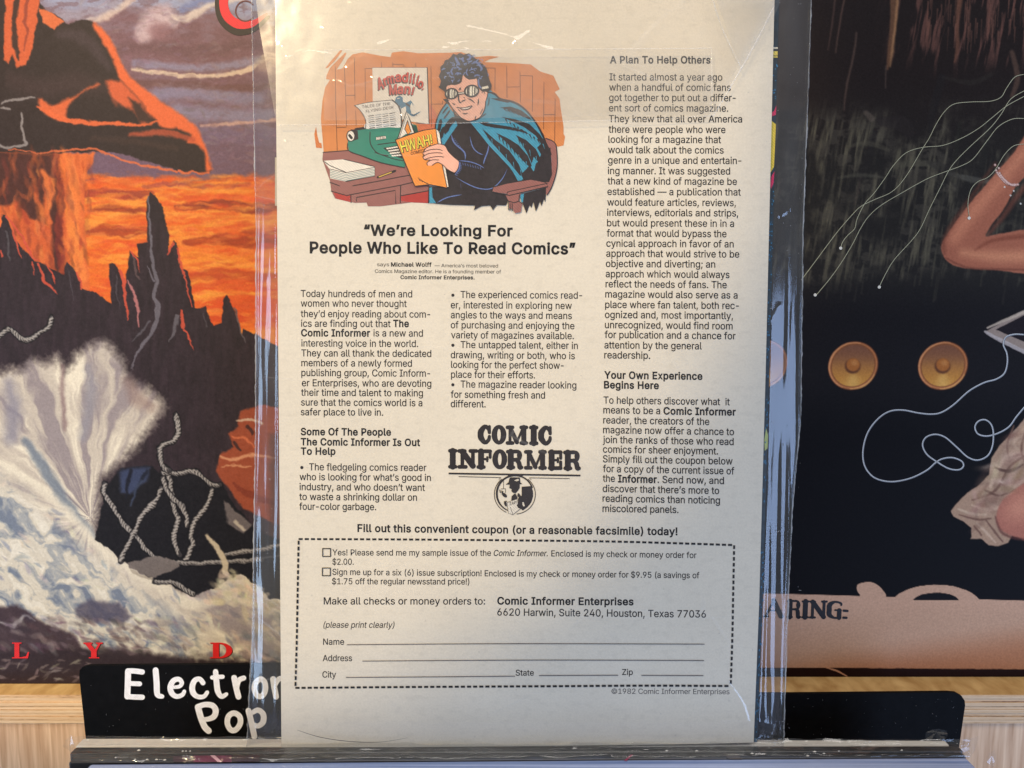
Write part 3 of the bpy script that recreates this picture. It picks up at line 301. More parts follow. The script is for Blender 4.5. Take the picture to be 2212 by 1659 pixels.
'p': (424, (53, -143, 53, 379, 112, 379, 112, 319, 137, 346, 147, 355, 158, 364, 171, 373, 188, 379, 207, 383, 229, 384, 259, 382, 287, 374, 313, 361, 335, 342, 354, 320, 370, 293, 377, 274, 383, 255, 387, 234, 389, 212, 390, 189, 389, 165, 387, 143, 383, 122, 377, 103, 370, 84, 355, 57, 336, 34, 313, 16, 288, 3, 260, -6, 229, -8, 208, -7, 189, -3, 173, 4, 159, 12, 147, 21, 138, 31, 118, 59, 114, -143), (220, 47, 242, 49, 262, 55, 279, 66, 294, 80, 306, 97, 316, 117, 323, 139, 327, 163, 328, 189, 327, 215, 323, 239, 316, 261, 307, 281, 295, 298, 280, 311, 262, 322, 243, 328, 220, 330, 198, 328, 178, 322, 161, 312, 147, 299, 134, 282, 125, 263, 118, 241, 114, 216, 113, 189, 114, 162, 118, 138, 125, 115, 135, 95, 147, 78, 162, 65, 179, 55, 198, 49)),
'q': (424, (372, -143, 311, -143, 311, 59, 301, 50, 295, 41, 287, 31, 277, 21, 266, 12, 252, 4, 236, -3, 217, -7, 195, -8, 165, -6, 137, 3, 111, 16, 89, 34, 70, 57, 55, 84, 47, 103, 42, 122, 37, 143, 35, 165, 34, 189, 35, 212, 37, 234, 42, 255, 47, 274, 55, 293, 70, 320, 89, 342, 112, 361, 137, 374, 165, 382, 196, 384, 218, 383, 237, 379, 253, 373, 267, 364, 278, 355, 287, 346, 307, 319, 313, 379, 372, 379), (205, 47, 226, 49, 246, 55, 263, 65, 278, 78, 290, 95, 299, 115, 306, 138, 310, 162, 312, 189, 310, 216, 306, 241, 300, 263, 290, 282, 278, 299, 263, 312, 246, 322, 227, 328, 205, 330, 182, 328, 162, 322, 145, 311, 130, 298, 118, 281, 108, 261, 102, 239, 98, 215, 96, 189, 98, 163, 102, 139, 109, 117, 118, 97, 130, 80, 145, 66, 162, 55, 182, 49)),
'r': (259, (53, 0, 53, 379, 112, 379, 112, 321, 124, 339, 137, 354, 152, 367, 171, 377, 191, 383, 213, 385, 229, 384, 243, 384, 243, 322, 230, 324, 207, 326, 190, 324, 174, 321, 159, 315, 146, 306, 135, 296, 126, 284, 119, 269, 115, 254, 114, 237, 114, 0)),
's': (365, (182, -8, 157, -7, 133, -3, 112, 3, 93, 12, 76, 24, 62, 38, 50, 54, 41, 73, 36, 94, 94, 107, 101, 87, 111, 72, 124, 60, 141, 52, 160, 47, 181, 45, 206, 47, 227, 53, 244, 62, 258, 74, 265, 88, 268, 103, 266, 115, 262, 126, 254, 136, 243, 144, 229, 150, 212, 155, 149, 170, 118, 180, 92, 192, 72, 208, 58, 227, 50, 249, 47, 274, 49, 295, 55, 314, 65, 332, 79, 347, 95, 360, 115, 370, 137, 378, 161, 383, 187, 384, 212, 383, 234, 379, 254, 372, 271, 363, 286, 352, 299, 339, 309, 324, 318, 308, 324, 290, 268, 277, 262, 291, 254, 304, 243, 316, 228, 325, 210, 331, 187, 333, 166, 331, 147, 326, 131, 317, 119, 305, 111, 292, 109, 277, 110, 264, 115, 253, 124, 243, 136, 235, 152, 229, 172, 223, 229, 209, 261, 200, 287, 187, 306, 171, 320, 153, 328, 131, 331, 107, 329, 85, 323, 65, 312, 47, 298, 31, 281, 18, 260, 6, 236, -2, 210, -7)),
't': (227, (204, 379, 204, 327, 6, 327, 6, 379), (65, 471, 126, 471, 126, 98, 127, 83, 130, 70, 136, 61, 144, 55, 156, 51, 170, 50, 185, 51, 202, 54, 213, 2, 192, -3, 168, -4, 138, -1, 113, 7, 92, 21, 77, 41, 68, 64, 65, 93)),
'u': (410, (182, -5, 158, -3, 135, 2, 115, 11, 97, 23, 82, 39, 69, 59, 60, 82, 54, 109, 53, 139, 53, 379, 114, 379, 114, 144, 116, 117, 124, 94, 137, 75, 154, 61, 175, 53, 200, 50, 218, 51, 234, 55, 249, 62, 263, 71, 274, 83, 283, 97, 290, 113, 295, 132, 296, 153, 296, 379, 357, 379, 357, 0, 298, 0, 298, 92, 307, 92, 294, 60, 277, 35, 257, 17, 234, 5, 209, -3)),
'v': (389, (163, 0, 17, 379, 84, 379, 165, 155, 173, 132, 180, 110, 187, 87, 206, 21, 184, 21, 203, 87, 209, 110, 216, 132, 224, 155, 305, 379, 371, 379, 226, 0)),
'w': (567, (138, 0, 23, 379, 87, 379, 133, 214, 154, 137, 175, 41, 165, 41, 186, 135, 206, 214, 252, 379, 316, 379, 362, 214, 382, 136, 402, 41, 391, 41, 413, 135, 434, 214, 480, 379, 545, 379, 429, 0, 368, 0, 319, 172, 305, 225, 291, 280, 277, 338, 291, 338, 277, 280, 263, 225, 248, 172, 199, 0)),
'x': (379, (21, 0, 171, 218, 171, 171, 29, 379, 100, 379, 147, 306, 179, 253, 207, 206, 175, 206, 185, 221, 194, 237, 202, 253, 211, 270, 222, 287, 233, 306, 282, 379, 352, 379, 209, 169, 209, 214, 358, 0, 287, 0, 231, 85, 200, 136, 173, 182, 205, 182, 195, 167, 187, 152, 178, 136, 170, 120, 160, 103, 148, 85, 91, 0)),
'y': (389, (47, -139, 61, -86, 71, -87, 83, -89, 94, -90, 104, -89, 113, -86, 122, -81, 130, -74, 138, -64, 145, -51, 151, -36, 163, -1, 17, 379, 84, 379, 165, 155, 173, 132, 180, 109, 187, 87, 206, 21, 184, 21, 202, 87, 209, 110, 216, 132, 224, 155, 305, 379, 371, 379, 204, -58, 196, -77, 187, -93, 177, -107, 165, -119, 153, -128, 139, -136, 125, -141, 109, -144, 91, -145, 65, -143)),
'z': (380, (42, 0, 42, 46, 254, 320, 48, 323, 48, 379, 333, 379, 333, 331, 126, 60, 339, 56, 339, 0)),
'©': (637, (173, 254, 176, 280, 182, 305, 193, 328, 208, 349, 226, 367, 247, 382, 270, 393, 295, 399, 321, 402, 344, 400, 366, 395, 386, 386, 405, 375, 422, 361, 436, 345, 447, 327, 455, 307, 460, 286, 400, 286, 395, 302, 385, 316, 372, 328, 357, 337, 339, 342, 321, 344, 305, 343, 290, 339, 276, 332, 263, 323, 252, 312, 243, 299, 236, 285, 232, 270, 231, 254, 232, 238, 236, 223, 243, 209, 252, 196, 263, 186, 276, 177, 290, 170, 305, 166, 321, 165, 339, 166, 355, 172, 370, 181, 381, 193, 390, 207, 395, 223, 455, 223, 450, 201, 443, 181, 432, 163, 418, 147, 403, 133, 385, 122, 365, 113, 344, 108, 321, 107, 295, 109, 270, 115, 247, 126, 226, 141, 208, 159, 193, 180, 182, 203, 176, 228), (318, -8, 297, -7, 276, -5, 256, -1, 236, 5, 216, 12, 198, 21, 180, 31, 164, 43, 148, 55, 133, 69, 119, 84, 106, 100, 95, 116, 85, 134, 76, 153, 69, 172, 63, 192, 59, 212, 57, 233, 56, 254, 57, 276, 59, 297, 63, 317, 69, 337, 76, 356, 85, 375, 95, 392, 106, 409, 119, 425, 133, 440, 148, 454, 164, 466, 180, 477, 198, 487, 216, 496, 236, 504, 256, 509, 276, 513, 297, 516, 318, 517, 340, 516, 361, 513, 381, 509, 401, 504, 420, 496, 438, 487, 456, 477, 473, 466, 489, 454, 504, 440, 517, 425, 530, 409, 541, 392, 551, 375, 560, 356, 567, 337, 573, 317, 577, 297, 580, 276, 580, 254, 580, 233, 577, 212, 573, 192, 567, 172, 560, 153, 551, 134, 541, 116, 530, 100, 517, 84, 504, 69, 489, 55, 473, 43, 456, 31, 438, 21, 420, 12, 401, 5, 381, -1, 361, -5, 340, -7), (318, 51, 346, 53, 372, 58, 397, 67, 421, 79, 442, 93, 462, 111, 479, 131, 494, 152, 506, 176, 514, 201, 520, 227, 521, 254, 520, 282, 514, 308, 506, 333, 494, 357, 479, 378, 462, 398, 442, 415, 421, 430, 397, 442, 372, 451, 346, 456, 318, 457, 291, 456, 265, 451, 240, 442, 216, 430, 194, 415, 175, 398, 158, 378, 143, 357, 131, 333, 122, 308, 117, 282, 115, 254, 117, 227, 122, 201, 131, 176, 143, 152, 158, 131, 175, 111, 194, 93, 216, 79, 240, 67, 265, 58, 291, 53)),
'—': (699, (699, 244, 699, 188, 0, 188, 0, 244)),
'’': (177, (52, 318, 82, 509, 151, 509, 98, 318)),
'“': (300, (52, 318, 104, 509, 151, 509, 121, 318), (175, 318, 228, 509, 274, 509, 244, 318)),
'”': (300, (52, 318, 82, 509, 151, 509, 98, 318), (175, 318, 205, 509, 274, 509, 222, 318)),
'•': (389, (194, 93, 175, 94, 156, 99, 139, 107, 124, 118, 111, 131, 100, 147, 92, 164, 87, 182, 85, 202, 87, 221, 92, 240, 100, 257, 111, 272, 124, 285, 139, 296, 156, 305, 175, 309, 194, 311, 214, 309, 232, 305, 249, 296, 265, 285, 278, 272, 289, 257, 297, 240, 302, 221, 304, 202, 302, 182, 297, 164, 289, 147, 278, 131, 265, 118, 249, 107, 232, 99, 214, 94)),
}
CAP = 0.5087; _glyph_cache = {}
def glyph_loops(ch):
    if ch == '’' and ch not in GLYPHS: ch = "'"
    g = GLYPHS[ch]
    return g[0] / 1000, [np.array(c, float).reshape(-1, 2) / 1000 for c in g[1:]]
def rim(P, d):
    """a ribbon of half width d along a closed contour"""
    a = P - np.roll(P, 1, 0); b = np.roll(P, -1, 0) - P
    na = np.stack([a[:, 1], -a[:, 0]], -1); nb = np.stack([b[:, 1], -b[:, 0]], -1)
    na /= np.maximum(np.linalg.norm(na, axis=1, keepdims=True), 1e-9); nb /= np.maximum(np.linalg.norm(nb, axis=1, keepdims=True), 1e-9)
    m = na + nb; k = np.maximum((m * m).sum(1, keepdims=True), 1.3); m = m * 2 / k * d; N = len(P)
    return np.concatenate([P + m, P - m]), [(q, (q + 1) % N, N + (q + 1) % N, N + q) for q in range(N)]
def text_mesh(s, bold=0.0):
    k = (s, bold)
    if k not in _glyph_cache:
        V = []; F = []; x = 0.0
        for ch in s:
            if ch == ' ': x += 0.19 + bold; continue
            w, loops = glyph_loops(ch)
            if ch == '-': x -= 0.035
            area = lambda P: 0.5 * float(np.sum(P[:, 0] * np.roll(P[:, 1], -1) - np.roll(P[:, 0], -1) * P[:, 1]))
            ar = [area(P) for P in loops]; big = ar[int(np.argmax(np.abs(ar)))]
            if bold > 0:   # heavier weights: the outline is inked as well
                for P in loops:
                    RV, RF = rim(P, bold); n0 = len(V); V += [(p[0] + x, p[1]) for p in RV]; F += [tuple(q + n0 for q in f) for f in RF]
            outer = [P for P, a in zip(loops, ar) if a * big > 0]; inner = [P for P, a in zip(loops, ar) if a * big <= 0]
            for o in outer:
                hs = [q for q in inner if o[:, 0].min() <= q[:, 0].min() and q[:, 0].max() <= o[:, 0].max() and o[:, 1].min() <= q[:, 1].min() and q[:, 1].max() <= o[:, 1].max()]
                L = [o] + hs; n0 = len(V)
                T = tessellate_polygon([[Vector((p[0], p[1], 0)) for p in q] for q in L])
                for q in L: V += [(p[0] + x, p[1]) for p in q]
                F += [tuple(i + n0 for i in t) for t in T]
            x += w + bold * 1.6 - 0.016
        _glyph_cache[k] = (np.array(V), F)
    return _glyph_cache[k]

class Print:
    """flat print on a Surf, given in the picture coordinates of the sheet (tr maps crop -> picture)"""
    def __init__(s, surf, h0=3e-5, dh=1.5e-6, tr=None):
        s.surf, s.h, s.dh = surf, h0, dh; s.V = []; s.F = []; s.M = []; s.mats = []; s.nv = 0
        s.tr = tr or (lambda p: p)
    def _mi(s, rgb):
        m = ink(rgb)
        if m not in s.mats: s.mats.append(m)
        return s.mats.index(m)
    def raw(s, P, F, rgb):
        P = np.asarray(P, float)
        L = s.surf.loc(P[:, 0], P[:, 1], s.h)
        s.V.append(L); k = s.nv; mi = s._mi(rgb)
        for f in F:
            # keep faces towards the viewer
            a, b, c = L[f[0]], L[f[1]], L[f[2]]
            if (b[0] - a[0]) * (c[1] - a[1]) - (b[1] - a[1]) * (c[0] - a[0]) < 0: f = tuple(reversed(f))
            s.F.append(tuple(i + k for i in f)); s.M.append(mi)
        s.nv += len(P); s.h += s.dh
    def fill(s, rgb, pts, sm=False, n=4):
        P = smooth_pts(pts, True, n) if sm else np.array(pts, float)
        P = s.tr(P)
        T = tessellate_polygon([[Vector((p[0], -p[1], 0)) for p in P]])
        s.raw(P, T, rgb)
    def stroke(s, rgb, pts, w, sm=True, closed=False, n=5, cap=True, taper=False):
        P = smooth_pts(pts, closed, n) if sm and len(pts) > 2 else np.array(pts, float)
        N = len(P)
        if np.ndim(w) > 0:
            w = np.interp(np.linspace(0, 1, N), np.linspace(0, 1, len(w)), w)
        else: w = np.full(N, float(w))
        if taper: w = w * np.clip(np.minimum(np.linspace(0, 1, N), np.linspace(1, 0, N)) * 5, 0.12, 1)
        if closed: d = np.roll(P, -1, 0) - np.roll(P, 1, 0)
        else: d = np.gradient(P, axis=0) if N > 2 else np.array([P[1] - P[0]] * 2)
        d /= np.maximum(np.linalg.norm(d, axis=1, keepdims=True), 1e-9)
        nn = np.stack([-d[:, 1], d[:, 0]], -1) * (w[:, None] / 2)
        V = list(P + nn) + list(P - nn); F = []
        for i in range(N if closed else N - 1):
            j = (i + 1) % N; F.append((i, j, N + j, N + i))
        if cap and not closed:
            for e, sg in ((0, -1), (N - 1, 1)):
                if w[e] < 1.0: continue
                base = math.atan2(nn[e][1], nn[e][0]); r = w[e] / 2; ids = [e]
                for k in range(1, 6):
                    a = base - sg * math.pi * k / 6
                    V.append(P[e] + r * np.array([math.cos(a), math.sin(a)])); ids.append(len(V) - 1)
                ids.append(N + e); F.append(tuple(ids))
        s.raw(s.tr(np.array(V)), F, rgb)
    def text(s, t, x0, x1, yb, size, rgb, bold=0.0, slope=0.0, shear=0.0, rot=None):
        """t fitted between x0 and x1 with its baseline at yb (left) and cap height size"""
        V, F = text_mesh(t, bold)
        if len(V) == 0: return
        x, y = V[:, 0], V[:, 1]
        k = size / CAP
        u = x0 + (x - x.min()) * (x1 - x0) / (x.max() - x.min()) + y * k * shear
        v = yb + (u - x0) * slope - y * k
        s.raw(s.tr(np.stack([u, v], -1)), F, rgb)
    def glyph(s, ch, cx, yb, w, size, rgb, bold=0.0, deg=0.0):
        V, F = text_mesh(ch, bold)
        x, y = V[:, 0], V[:, 1]
        X = ((x - x.min()) / (x.max() - x.min()) - 0.5) * w; Y = -(y - y.min()) / (y.max() - y.min()) * size; a = math.radians(deg)
        s.raw(s.tr(np.stack([cx + X * math.cos(a) - Y * math.sin(a), yb + X * math.sin(a) + Y * math.cos(a)], -1)), F, rgb)
    def build(s, name, parent):
        return mesh_obj(name, np.concatenate(s.V), s.F, s.mats, parent, s.M)
def crop_tr(x0, y0, k):
    return lambda p: np.stack([x0 + np.asarray(p)[..., 0] * k, y0 + np.asarray(p)[..., 1] * k], -1)

# ------------------------------------------------------------------ painter for printed pictures (one colour per point of the sheet)
def vnoise(U, V, sc, seed):
    r = np.random.default_rng(seed); T = r.random((257, 257))
    x, y = U / sc + 1000.0, V / sc + 1000.0
    xi, yi = np.floor(x).astype(int), np.floor(y).astype(int); fx, fy = x - xi, y - yi
    fx = fx * fx * (3 - 2 * fx); fy = fy * fy * (3 - 2 * fy)
    a, b = xi % 256, yi % 256
    return (T[b, a] * (1 - fx) + T[b, a + 1] * fx) * (1 - fy) + (T[b + 1, a] * (1 - fx) + T[b + 1, a + 1] * fx) * fy
def fbm(U, V, sc, seed, o=4):
    s = 0; a = 1; t = 0
    for i in range(o):
        s = s + a * vnoise(U, V, sc / 2 ** i, seed + i); t += a; a *= 0.55
    return s / t
def sstep(a, b, x):
    t = np.clip((x - a) / (b - a), 0, 1); return t * t * (3 - 2 * t)
class Canvas:
    def __init__(s, us, vs, seed, warp=4.0, wsc=14):
        s.us, s.vs = us, vs; s.U, s.V = np.meshgrid(us, vs)
        s.WU = s.U + (fbm(s.U, s.V, wsc, seed) - 0.5) * 2 * warp; s.WV = s.V + (fbm(s.U, s.V, wsc, seed + 50) - 0.5) * 2 * warp
        s.C = np.zeros(s.U.shape + (3,))
    def win(s, x0, x1, y0, y1):
        a, b = np.searchsorted(s.us, [x0, x1]); c, d = np.searchsorted(s.vs, [y0, y1])
        return slice(c, max(d, c)), slice(a, max(b, a))
    def blend(s, w, m, col, alpha=1.0):
        a = (np.clip(m, 0, 1) * alpha)[..., None]
        s.C[w] = s.C[w] * (1 - a) + np.asarray(col, float) * a
    def poly(s, pts, col, soft=1.5, alpha=1.0, sm=False, mod=None):
        P = smooth_pts(pts, True, 4) if sm else np.array(pts, float)
        pad = soft * 2 + 12
        w = s.win(P[:, 0].min() - pad, P[:, 0].max() + pad, P[:, 1].min() - pad, P[:, 1].max() + pad)
        X, Y = s.WU[w], s.WV[w]
        if X.size == 0: return
        ins = np.zeros(X.shape, bool); D = np.full(X.shape, 1e9)
        for i in range(len(P)):
            x0, y0 = P[i - 1]; x1, y1 = P[i]
            if y0 != y1:
                c = ((y0 > Y) != (y1 > Y)); ins ^= c & (X < (x1 - x0) * (Y - y0) / (y1 - y0) + x0)
            dx, dy = x1 - x0, y1 - y0; L2 = dx * dx + dy * dy
            if L2 < 1e-9: continue
            t = np.clip(((X - x0) * dx + (Y - y0) * dy) / L2, 0, 1)
            D = np.minimum(D, (X - x0 - t * dx) ** 2 + (Y - y0 - t * dy) ** 2)
        sd = np.sqrt(D) * np.where(ins, 1, -1)
        m = sstep(-soft / 2, soft / 2, sd)
        if mod is not None: m = m * mod(s.U[w], s.V[w])
        s.blend(w, m, col, alpha)
    def stroke(s, pts, wd, col, soft=1.5, alpha=1.0, sm=True):
        P = smooth_pts(pts, False, 5) if sm and len(pts) > 2 else np.array(pts, float)
        W = np.interp(np.linspace(0, 1, len(P)), np.linspace(0, 1, np.size(wd)), np.atleast_1d(wd)) / 2
        pad = W.max() + soft + 12
        w = s.win(P[:, 0].min() - pad, P[:, 0].max() + pad, P[:, 1].min() - pad, P[:, 1].max() + pad)
        X, Y = s.WU[w], s.WV[w]
        if X.size == 0: return
        M = np.full(X.shape, -1e9)
        for i in range(len(P) - 1):
            x0, y0 = P[i]; x1, y1 = P[i + 1]; dx, dy = x1 - x0, y1 - y0; L2 = max(dx * dx + dy * dy, 1e-9)
            t = np.clip(((X - x0) * dx + (Y - y0) * dy) / L2, 0, 1)
            M = np.maximum(M, W[i] + (W[i + 1] - W[i]) * t - np.hypot(X - x0 - t * dx, Y - y0 - t * dy))
        s.blend(w, sstep(-soft / 2, soft / 2, M), col, alpha)
    def ell(s, cx, cy, rx, ry, col, rot=0, soft=0.25, alpha=1.0, warp=True):
        R = max(rx, ry) * (1 + soft) + 6; w = s.win(cx - R, cx + R, cy - R, cy + R)
        X, Y = (s.WU[w], s.WV[w]) if warp else (s.U[w], s.V[w])
        if X.size == 0: return
        a = math.radians(rot); dx, dy = X - cx, Y - cy
        q = np.hypot((dx * math.cos(a) + dy * math.sin(a)) / rx, (-dx * math.sin(a) + dy * math.cos(a)) / ry)
        s.blend(w, 1 - sstep(1 - soft, 1 + soft, q), col, alpha)
    def dabs(s, n, region, cols, size, ang, spread, rng, alpha=0.6, aspect=3.0, soft=0.5):
        k = 0; tries = 0; x0, y0 = np.min(region, 0); x1, y1 = np.max(region, 0)
        P = np.array(region, float)
        while k < n and tries < n * 20:
            tries += 1
            x, y = rng.uniform(x0, x1), rng.uniform(y0, y1)
            ins = False
            for i in range(len(P)):
                a, b = P[i - 1], P[i]
                if (a[1] > y) != (b[1] > y) and x < (b[0] - a[0]) * (y - a[1]) / (b[1] - a[1]) + a[0]: ins = not ins
            if not ins: continue
            g = size * rng.uniform(0.5, 1.5); c = np.array(cols[rng.integers(len(cols))], float) + rng.normal(0, 6, 3)
            an = ang(x, y) if callable(ang) else ang
            s.ell(x, y, g * aspect / 1.8, g / 1.8, c, an + rng.normal(0, spread), soft, alpha * rng.uniform(0.5, 1)); k += 1

# ================================================================== the planes things stand in
PAGE = Surf(0.260, 2.8)
LEFT = Surf(0.312, 3.0)
shelf_pt = LEFT.world(300, 1477)                      # foot of the left record on the shelf
ZS = float(shelf_pt[2])
# the right record is set a little further back: its foot shows at 1463
d_ = ray(1900, 1462); t_ = ZS / d_[2]; yR = (CAM + d_ * t_)[1]
off = yR - LEFT.world(1900, 1477)[1]
RIGHT = Surf(0.312 + float(off), 3.0)
ft = PAGE.world(1106, 1611); ZC = float(ft[2]); YC = float(ft[1])   # the comic's foot, on the records' top edges

def at_z(u, v, z):
    d = ray(u, v); return CAM + d * (z / d[2])
def at_y(u, v, y):
    d = ray(u, v); return CAM + d * ((y - CAM[1]) / d[1])

# ================================================================== shelf and panel behind the bin
def ply_mat():
    m, N, L, P = new_mat('plywood_edge')
    t = N.new('ShaderNodeTexCoord')
    mp = N.new('ShaderNodeMapping'); mp.inputs['Scale'].default_value = (9, 1, 900); L.new(t.outputs['Object'], mp.inputs['Vector'])
    n = N.new('ShaderNodeTexNoise'); n.inputs['Scale'].default_value = 1.0; n.inputs['Detail'].default_value = 4; n.inputs['Roughness'].default_value = 0.65
    L.new(mp.outputs[0], n.inputs['Vector'])
    mp2 = N.new('ShaderNodeMapping'); mp2.inputs['Scale'].default_value = (300, 1, 1800); L.new(t.outputs['Object'], mp2.inputs['Vector'])
    n2 = N.new('ShaderNodeTexNoise'); n2.inputs['Scale'].default_value = 1; n2.inputs['Detail'].default_value = 3; L.new(mp2.outputs[0], n2.inputs['Vector'])
    mx = N.new('ShaderNodeMath'); mx.operation = 'MULTIPLY_ADD'; mx.inputs[1].default_value = 0.25; L.new(n2.outputs['Fac'], mx.inputs[0]); L.new(n.outputs['Fac'], mx.inputs[2])
    r = N.new('ShaderNodeValToRGB'); e = r.color_ramp.elements
    e[0].position = 0.44; e[0].color = (*lin((122, 78, 46)), 1); e[1].position = 0.78; e[1].color = (*lin((236, 205, 165)), 1)
    q = e.new(0.56); q.color = (*lin((216, 176, 130)), 1)
    L.new(mx.outputs[0], r.inputs[0]); L.new(r.outputs[0], P.inputs['Base Color']); P.inputs['Roughness'].default_value = 0.6
    b = N.new('ShaderNodeBump'); b.inputs['Strength'].default_value = 0.5; b.inputs['Distance'].default_value = 0.0003; L.new(mx.outputs[0], b.inputs['Height']); L.new(b.outputs[0], P.inputs['Normal'])
    return m
def wood_mat(name, c1, c2, sc, rot=(0, 0, 0)):
    m, N, L, P = new_mat(name)
    t = N.new('ShaderNodeTexCoord')
    mp = N.new('ShaderNodeMapping'); mp.inputs['Scale'].default_value = sc; mp.inputs['Rotation'].default_value = rot; L.new(t.outputs['Object'], mp.inputs['Vector'])
    n = N.new('ShaderNodeTexNoise'); n.inputs['Scale'].default_value = 1.0; n.inputs['Detail'].default_value = 5; n.inputs['Distortion'].default_value = 0.4
    L.new(mp.outputs[0], n.inputs['Vector'])
    r = N.new('ShaderNodeValToRGB'); e = r.color_ramp.elements
    e[0].position = 0.3; e[0].color = (*lin(c1), 1); e[1].position = 0.7; e[1].color = (*lin(c2), 1)
    L.new(n.outputs['Fac'], r.inputs[0]); L.new(r.outputs[0], P.inputs['Base Color']); P.inputs['Roughness'].default_value = 0.55
    b = N.new('ShaderNodeBump'); b.inputs['Strength'].default_value = 0.3; b.inputs['Distance'].default_value = 0.0004; L.new(n.outputs['Fac'], b.inputs['Height']); L.new(b.outputs[0], P.inputs['Normal'])
    return m
YF = float(at_z(300, 1502, ZS)[1])                      # front edge of the shelf
ZB = float(at_y(300, 1564, YF)[2])                      # lower face of the ply board
shelf = thing('shelf', 'pale plywood display shelf with striped layered front edge, under both records', 'shelf', Matrix.Translation((0, YF, ZS)))
V, F = box_mesh([(-0.6, 0.0006, -0.0032), (0.6, 0.0006, -0.0032), (0.6, 0.075, -0.0032), (-0.6, 0.075, -0.0032)],
                [(-0.6, 0.0006, 0), (0.6, 0.0006, 0), (0.6, 0.075, 0), (-0.6, 0.075, 0)])
mesh_obj('shelf_top', V, F, wood_mat('shelf_felt', (176, 134, 78), (222, 184, 122), (160, 70, 160)), shelf)
PM = ply_mat()
nl = 8; hh = (ZB - ZS); zs_ = np.linspace(0, hh, nl + 1); jit = [0.0, .0003, -.0001, .0002, 0, .00035, .0001, .00025]
for i in range(nl):
    z1, z0 = zs_[i], zs_[i + 1] + 0.00012; y0 = jit[i]
    if i < 2: y1 = 0.00058
    else: y1 = 0.075
    V, F = box_mesh([(-0.6, y0, z0), (0.6, y0, z0), (0.6, y1, z0), (-0.6, y1, z0)], [(-0.6, y0, z1 - 2e-5), (0.6, y0, z1 - 2e-5), (0.6, y1, z1 - 2e-5), (-0.6, y1, z1 - 2e-5)])
    o = mesh_obj('ply_layer', V, F, PM, shelf)
# the panel of the bin below
zp = ZB - 0.0003
V, F = box_mesh([(-0.6, YF + 0.0015, zp - 0.30), (0.6, YF + 0.0015, zp - 0.30), (0.6, YF + 0.013, zp - 0.30), (-0.6, YF + 0.013, zp - 0.30)],
                [(-0.6, YF + 0.0015, zp), (0.6, YF + 0.0015, zp), (0.6, YF + 0.013, zp), (-0.6, YF + 0.013, zp)])
o = mesh_obj('bin_panel', V, F, wood_mat('birch_panel', (188, 142, 100), (246, 208, 168), (420, 420, 26), (0, 0.12, 0)))
o['label'] = 'smooth pale wood back panel of the record bin, below the striped shelf edge'; o['category'] = 'wood panel'
# wall behind the display
V, F = box_mesh([(-0.9, 0.16, -0.5), (0.9, 0.16, -0.5), (0.9, 0.18, -0.5), (-0.9, 0.18, -0.5)], [(-0.9, 0.16, 0.6), (0.9, 0.16, 0.6), (0.9, 0.18, 0.6), (-0.9, 0.18, 0.6)])
o = mesh_obj('wall', V, F, plain('wall_paint', (150, 130, 110), 0.8, 0.06, 60)); o['kind'] = 'structure'

# ================================================================== record sleeve, left: painted sunset over a rocky sea
def lp(surf, u0, u1, vbot, label):
    """returns the root of a 12-inch sleeve standing on the shelf; art stretches over its front"""
    r = thing('record_sleeve', label, 'record sleeve', surf.mat(), 'records standing on the display shelf')
    b0 = surf.loc(u0, vbot); b1 = surf.loc(u1, vbot)
    yb = float(min(b0[1], b1[1])); x0, x1 = float(b0[0]), float(b1[0]); yt = yb + 0.315
    V, F = box_mesh([(x0, yb, -0.0035), (x1, yb, -0.0035), (x1, yb, -0.0001), (x0, yb, -0.0001)], [(x0, yt, -0.0035), (x1, yt, -0.0035), (x1, yt, -0.0001), (x0, yt, -0.0001)])
    mesh_obj('cardboard', V, F, plain('cardboard_black', (34, 28, 28), 0.6, 0.1, 200), r)
    return r, x0, x1, yb, yt
w_ = 0.315
la = LEFT.loc(0, 1477)
# left sleeve spans 0.315 m, its right edge hidden behind the comic
uR_left = 900
def u_from_dx(surf, u, v, dx):
    p = surf.loc(u, v); a = surf.loc(u + 100, v); return u + 100 * dx / (a[0] - p[0])
uL_left = float(u_from_dx(LEFT, uR_left, 1477, -w_))
left_lp, lx0, lx1, lyb, lyt = lp(LEFT, uL_left, uR_left, 1477, 'record sleeve with a painted orange sunset over black rocks and white sea foam')
us = np.concatenate([np.linspace(uL_left, -24, 40), np.linspace(-20, 640, 430), np.linspace(650, 900, 16)])
vtop = float(-240)
vs = np.concatenate([np.linspace(vtop, -14, 14), np.linspace(-10, 1477, 900)])
A = Canvas(us, vs, 11, 5.0, 16)
U, V_ = A.U, A.V
n1 = fbm(U, V_ * 2.6, 90, 3); n2 = fbm(U, V_ * 2.2, 22, 8); n3 = fbm(U, V_, 6, 21, 2)
def mixc(a, b, t): t = np.clip(t, 0, 1)[..., None]; return np.asarray(a, float) * (1 - t) + np.asarray(b, float) * t
base = mixc((158, 160, 182), (128, 92, 98), sstep(-20, 70, V_ + (n1 - 0.5) * 120 - (U - 300) * 0.06))
base = mixc(base, (126, 108, 128), sstep(150, 260, V_ + (n1 - .5) * 80) * 0.75)
base = mixc(base, (118, 84, 88), sstep(0.5, 0.62, n2) * 0.5)
base = mixc(base, (112, 84, 100), sstep(270, 330, V_) * 0.7)
ora = mixc((236, 112, 44), (246, 150, 62), sstep(0.4, 0.65, fbm(U, V_ * 5, 120, 31)))
ora = mixc(ora, (228, 86, 40), sstep(0.5, 0.7, fbm(U, V_ * 4, 60, 35)) * 0.7)
base = mixc(base, ora, sstep(372, 395, V_ + (n2 - .5) * 26))
A.C[:] = base
CR, MV, BG = (222, 196, 178), (120, 86, 90), (150, 148, 172)
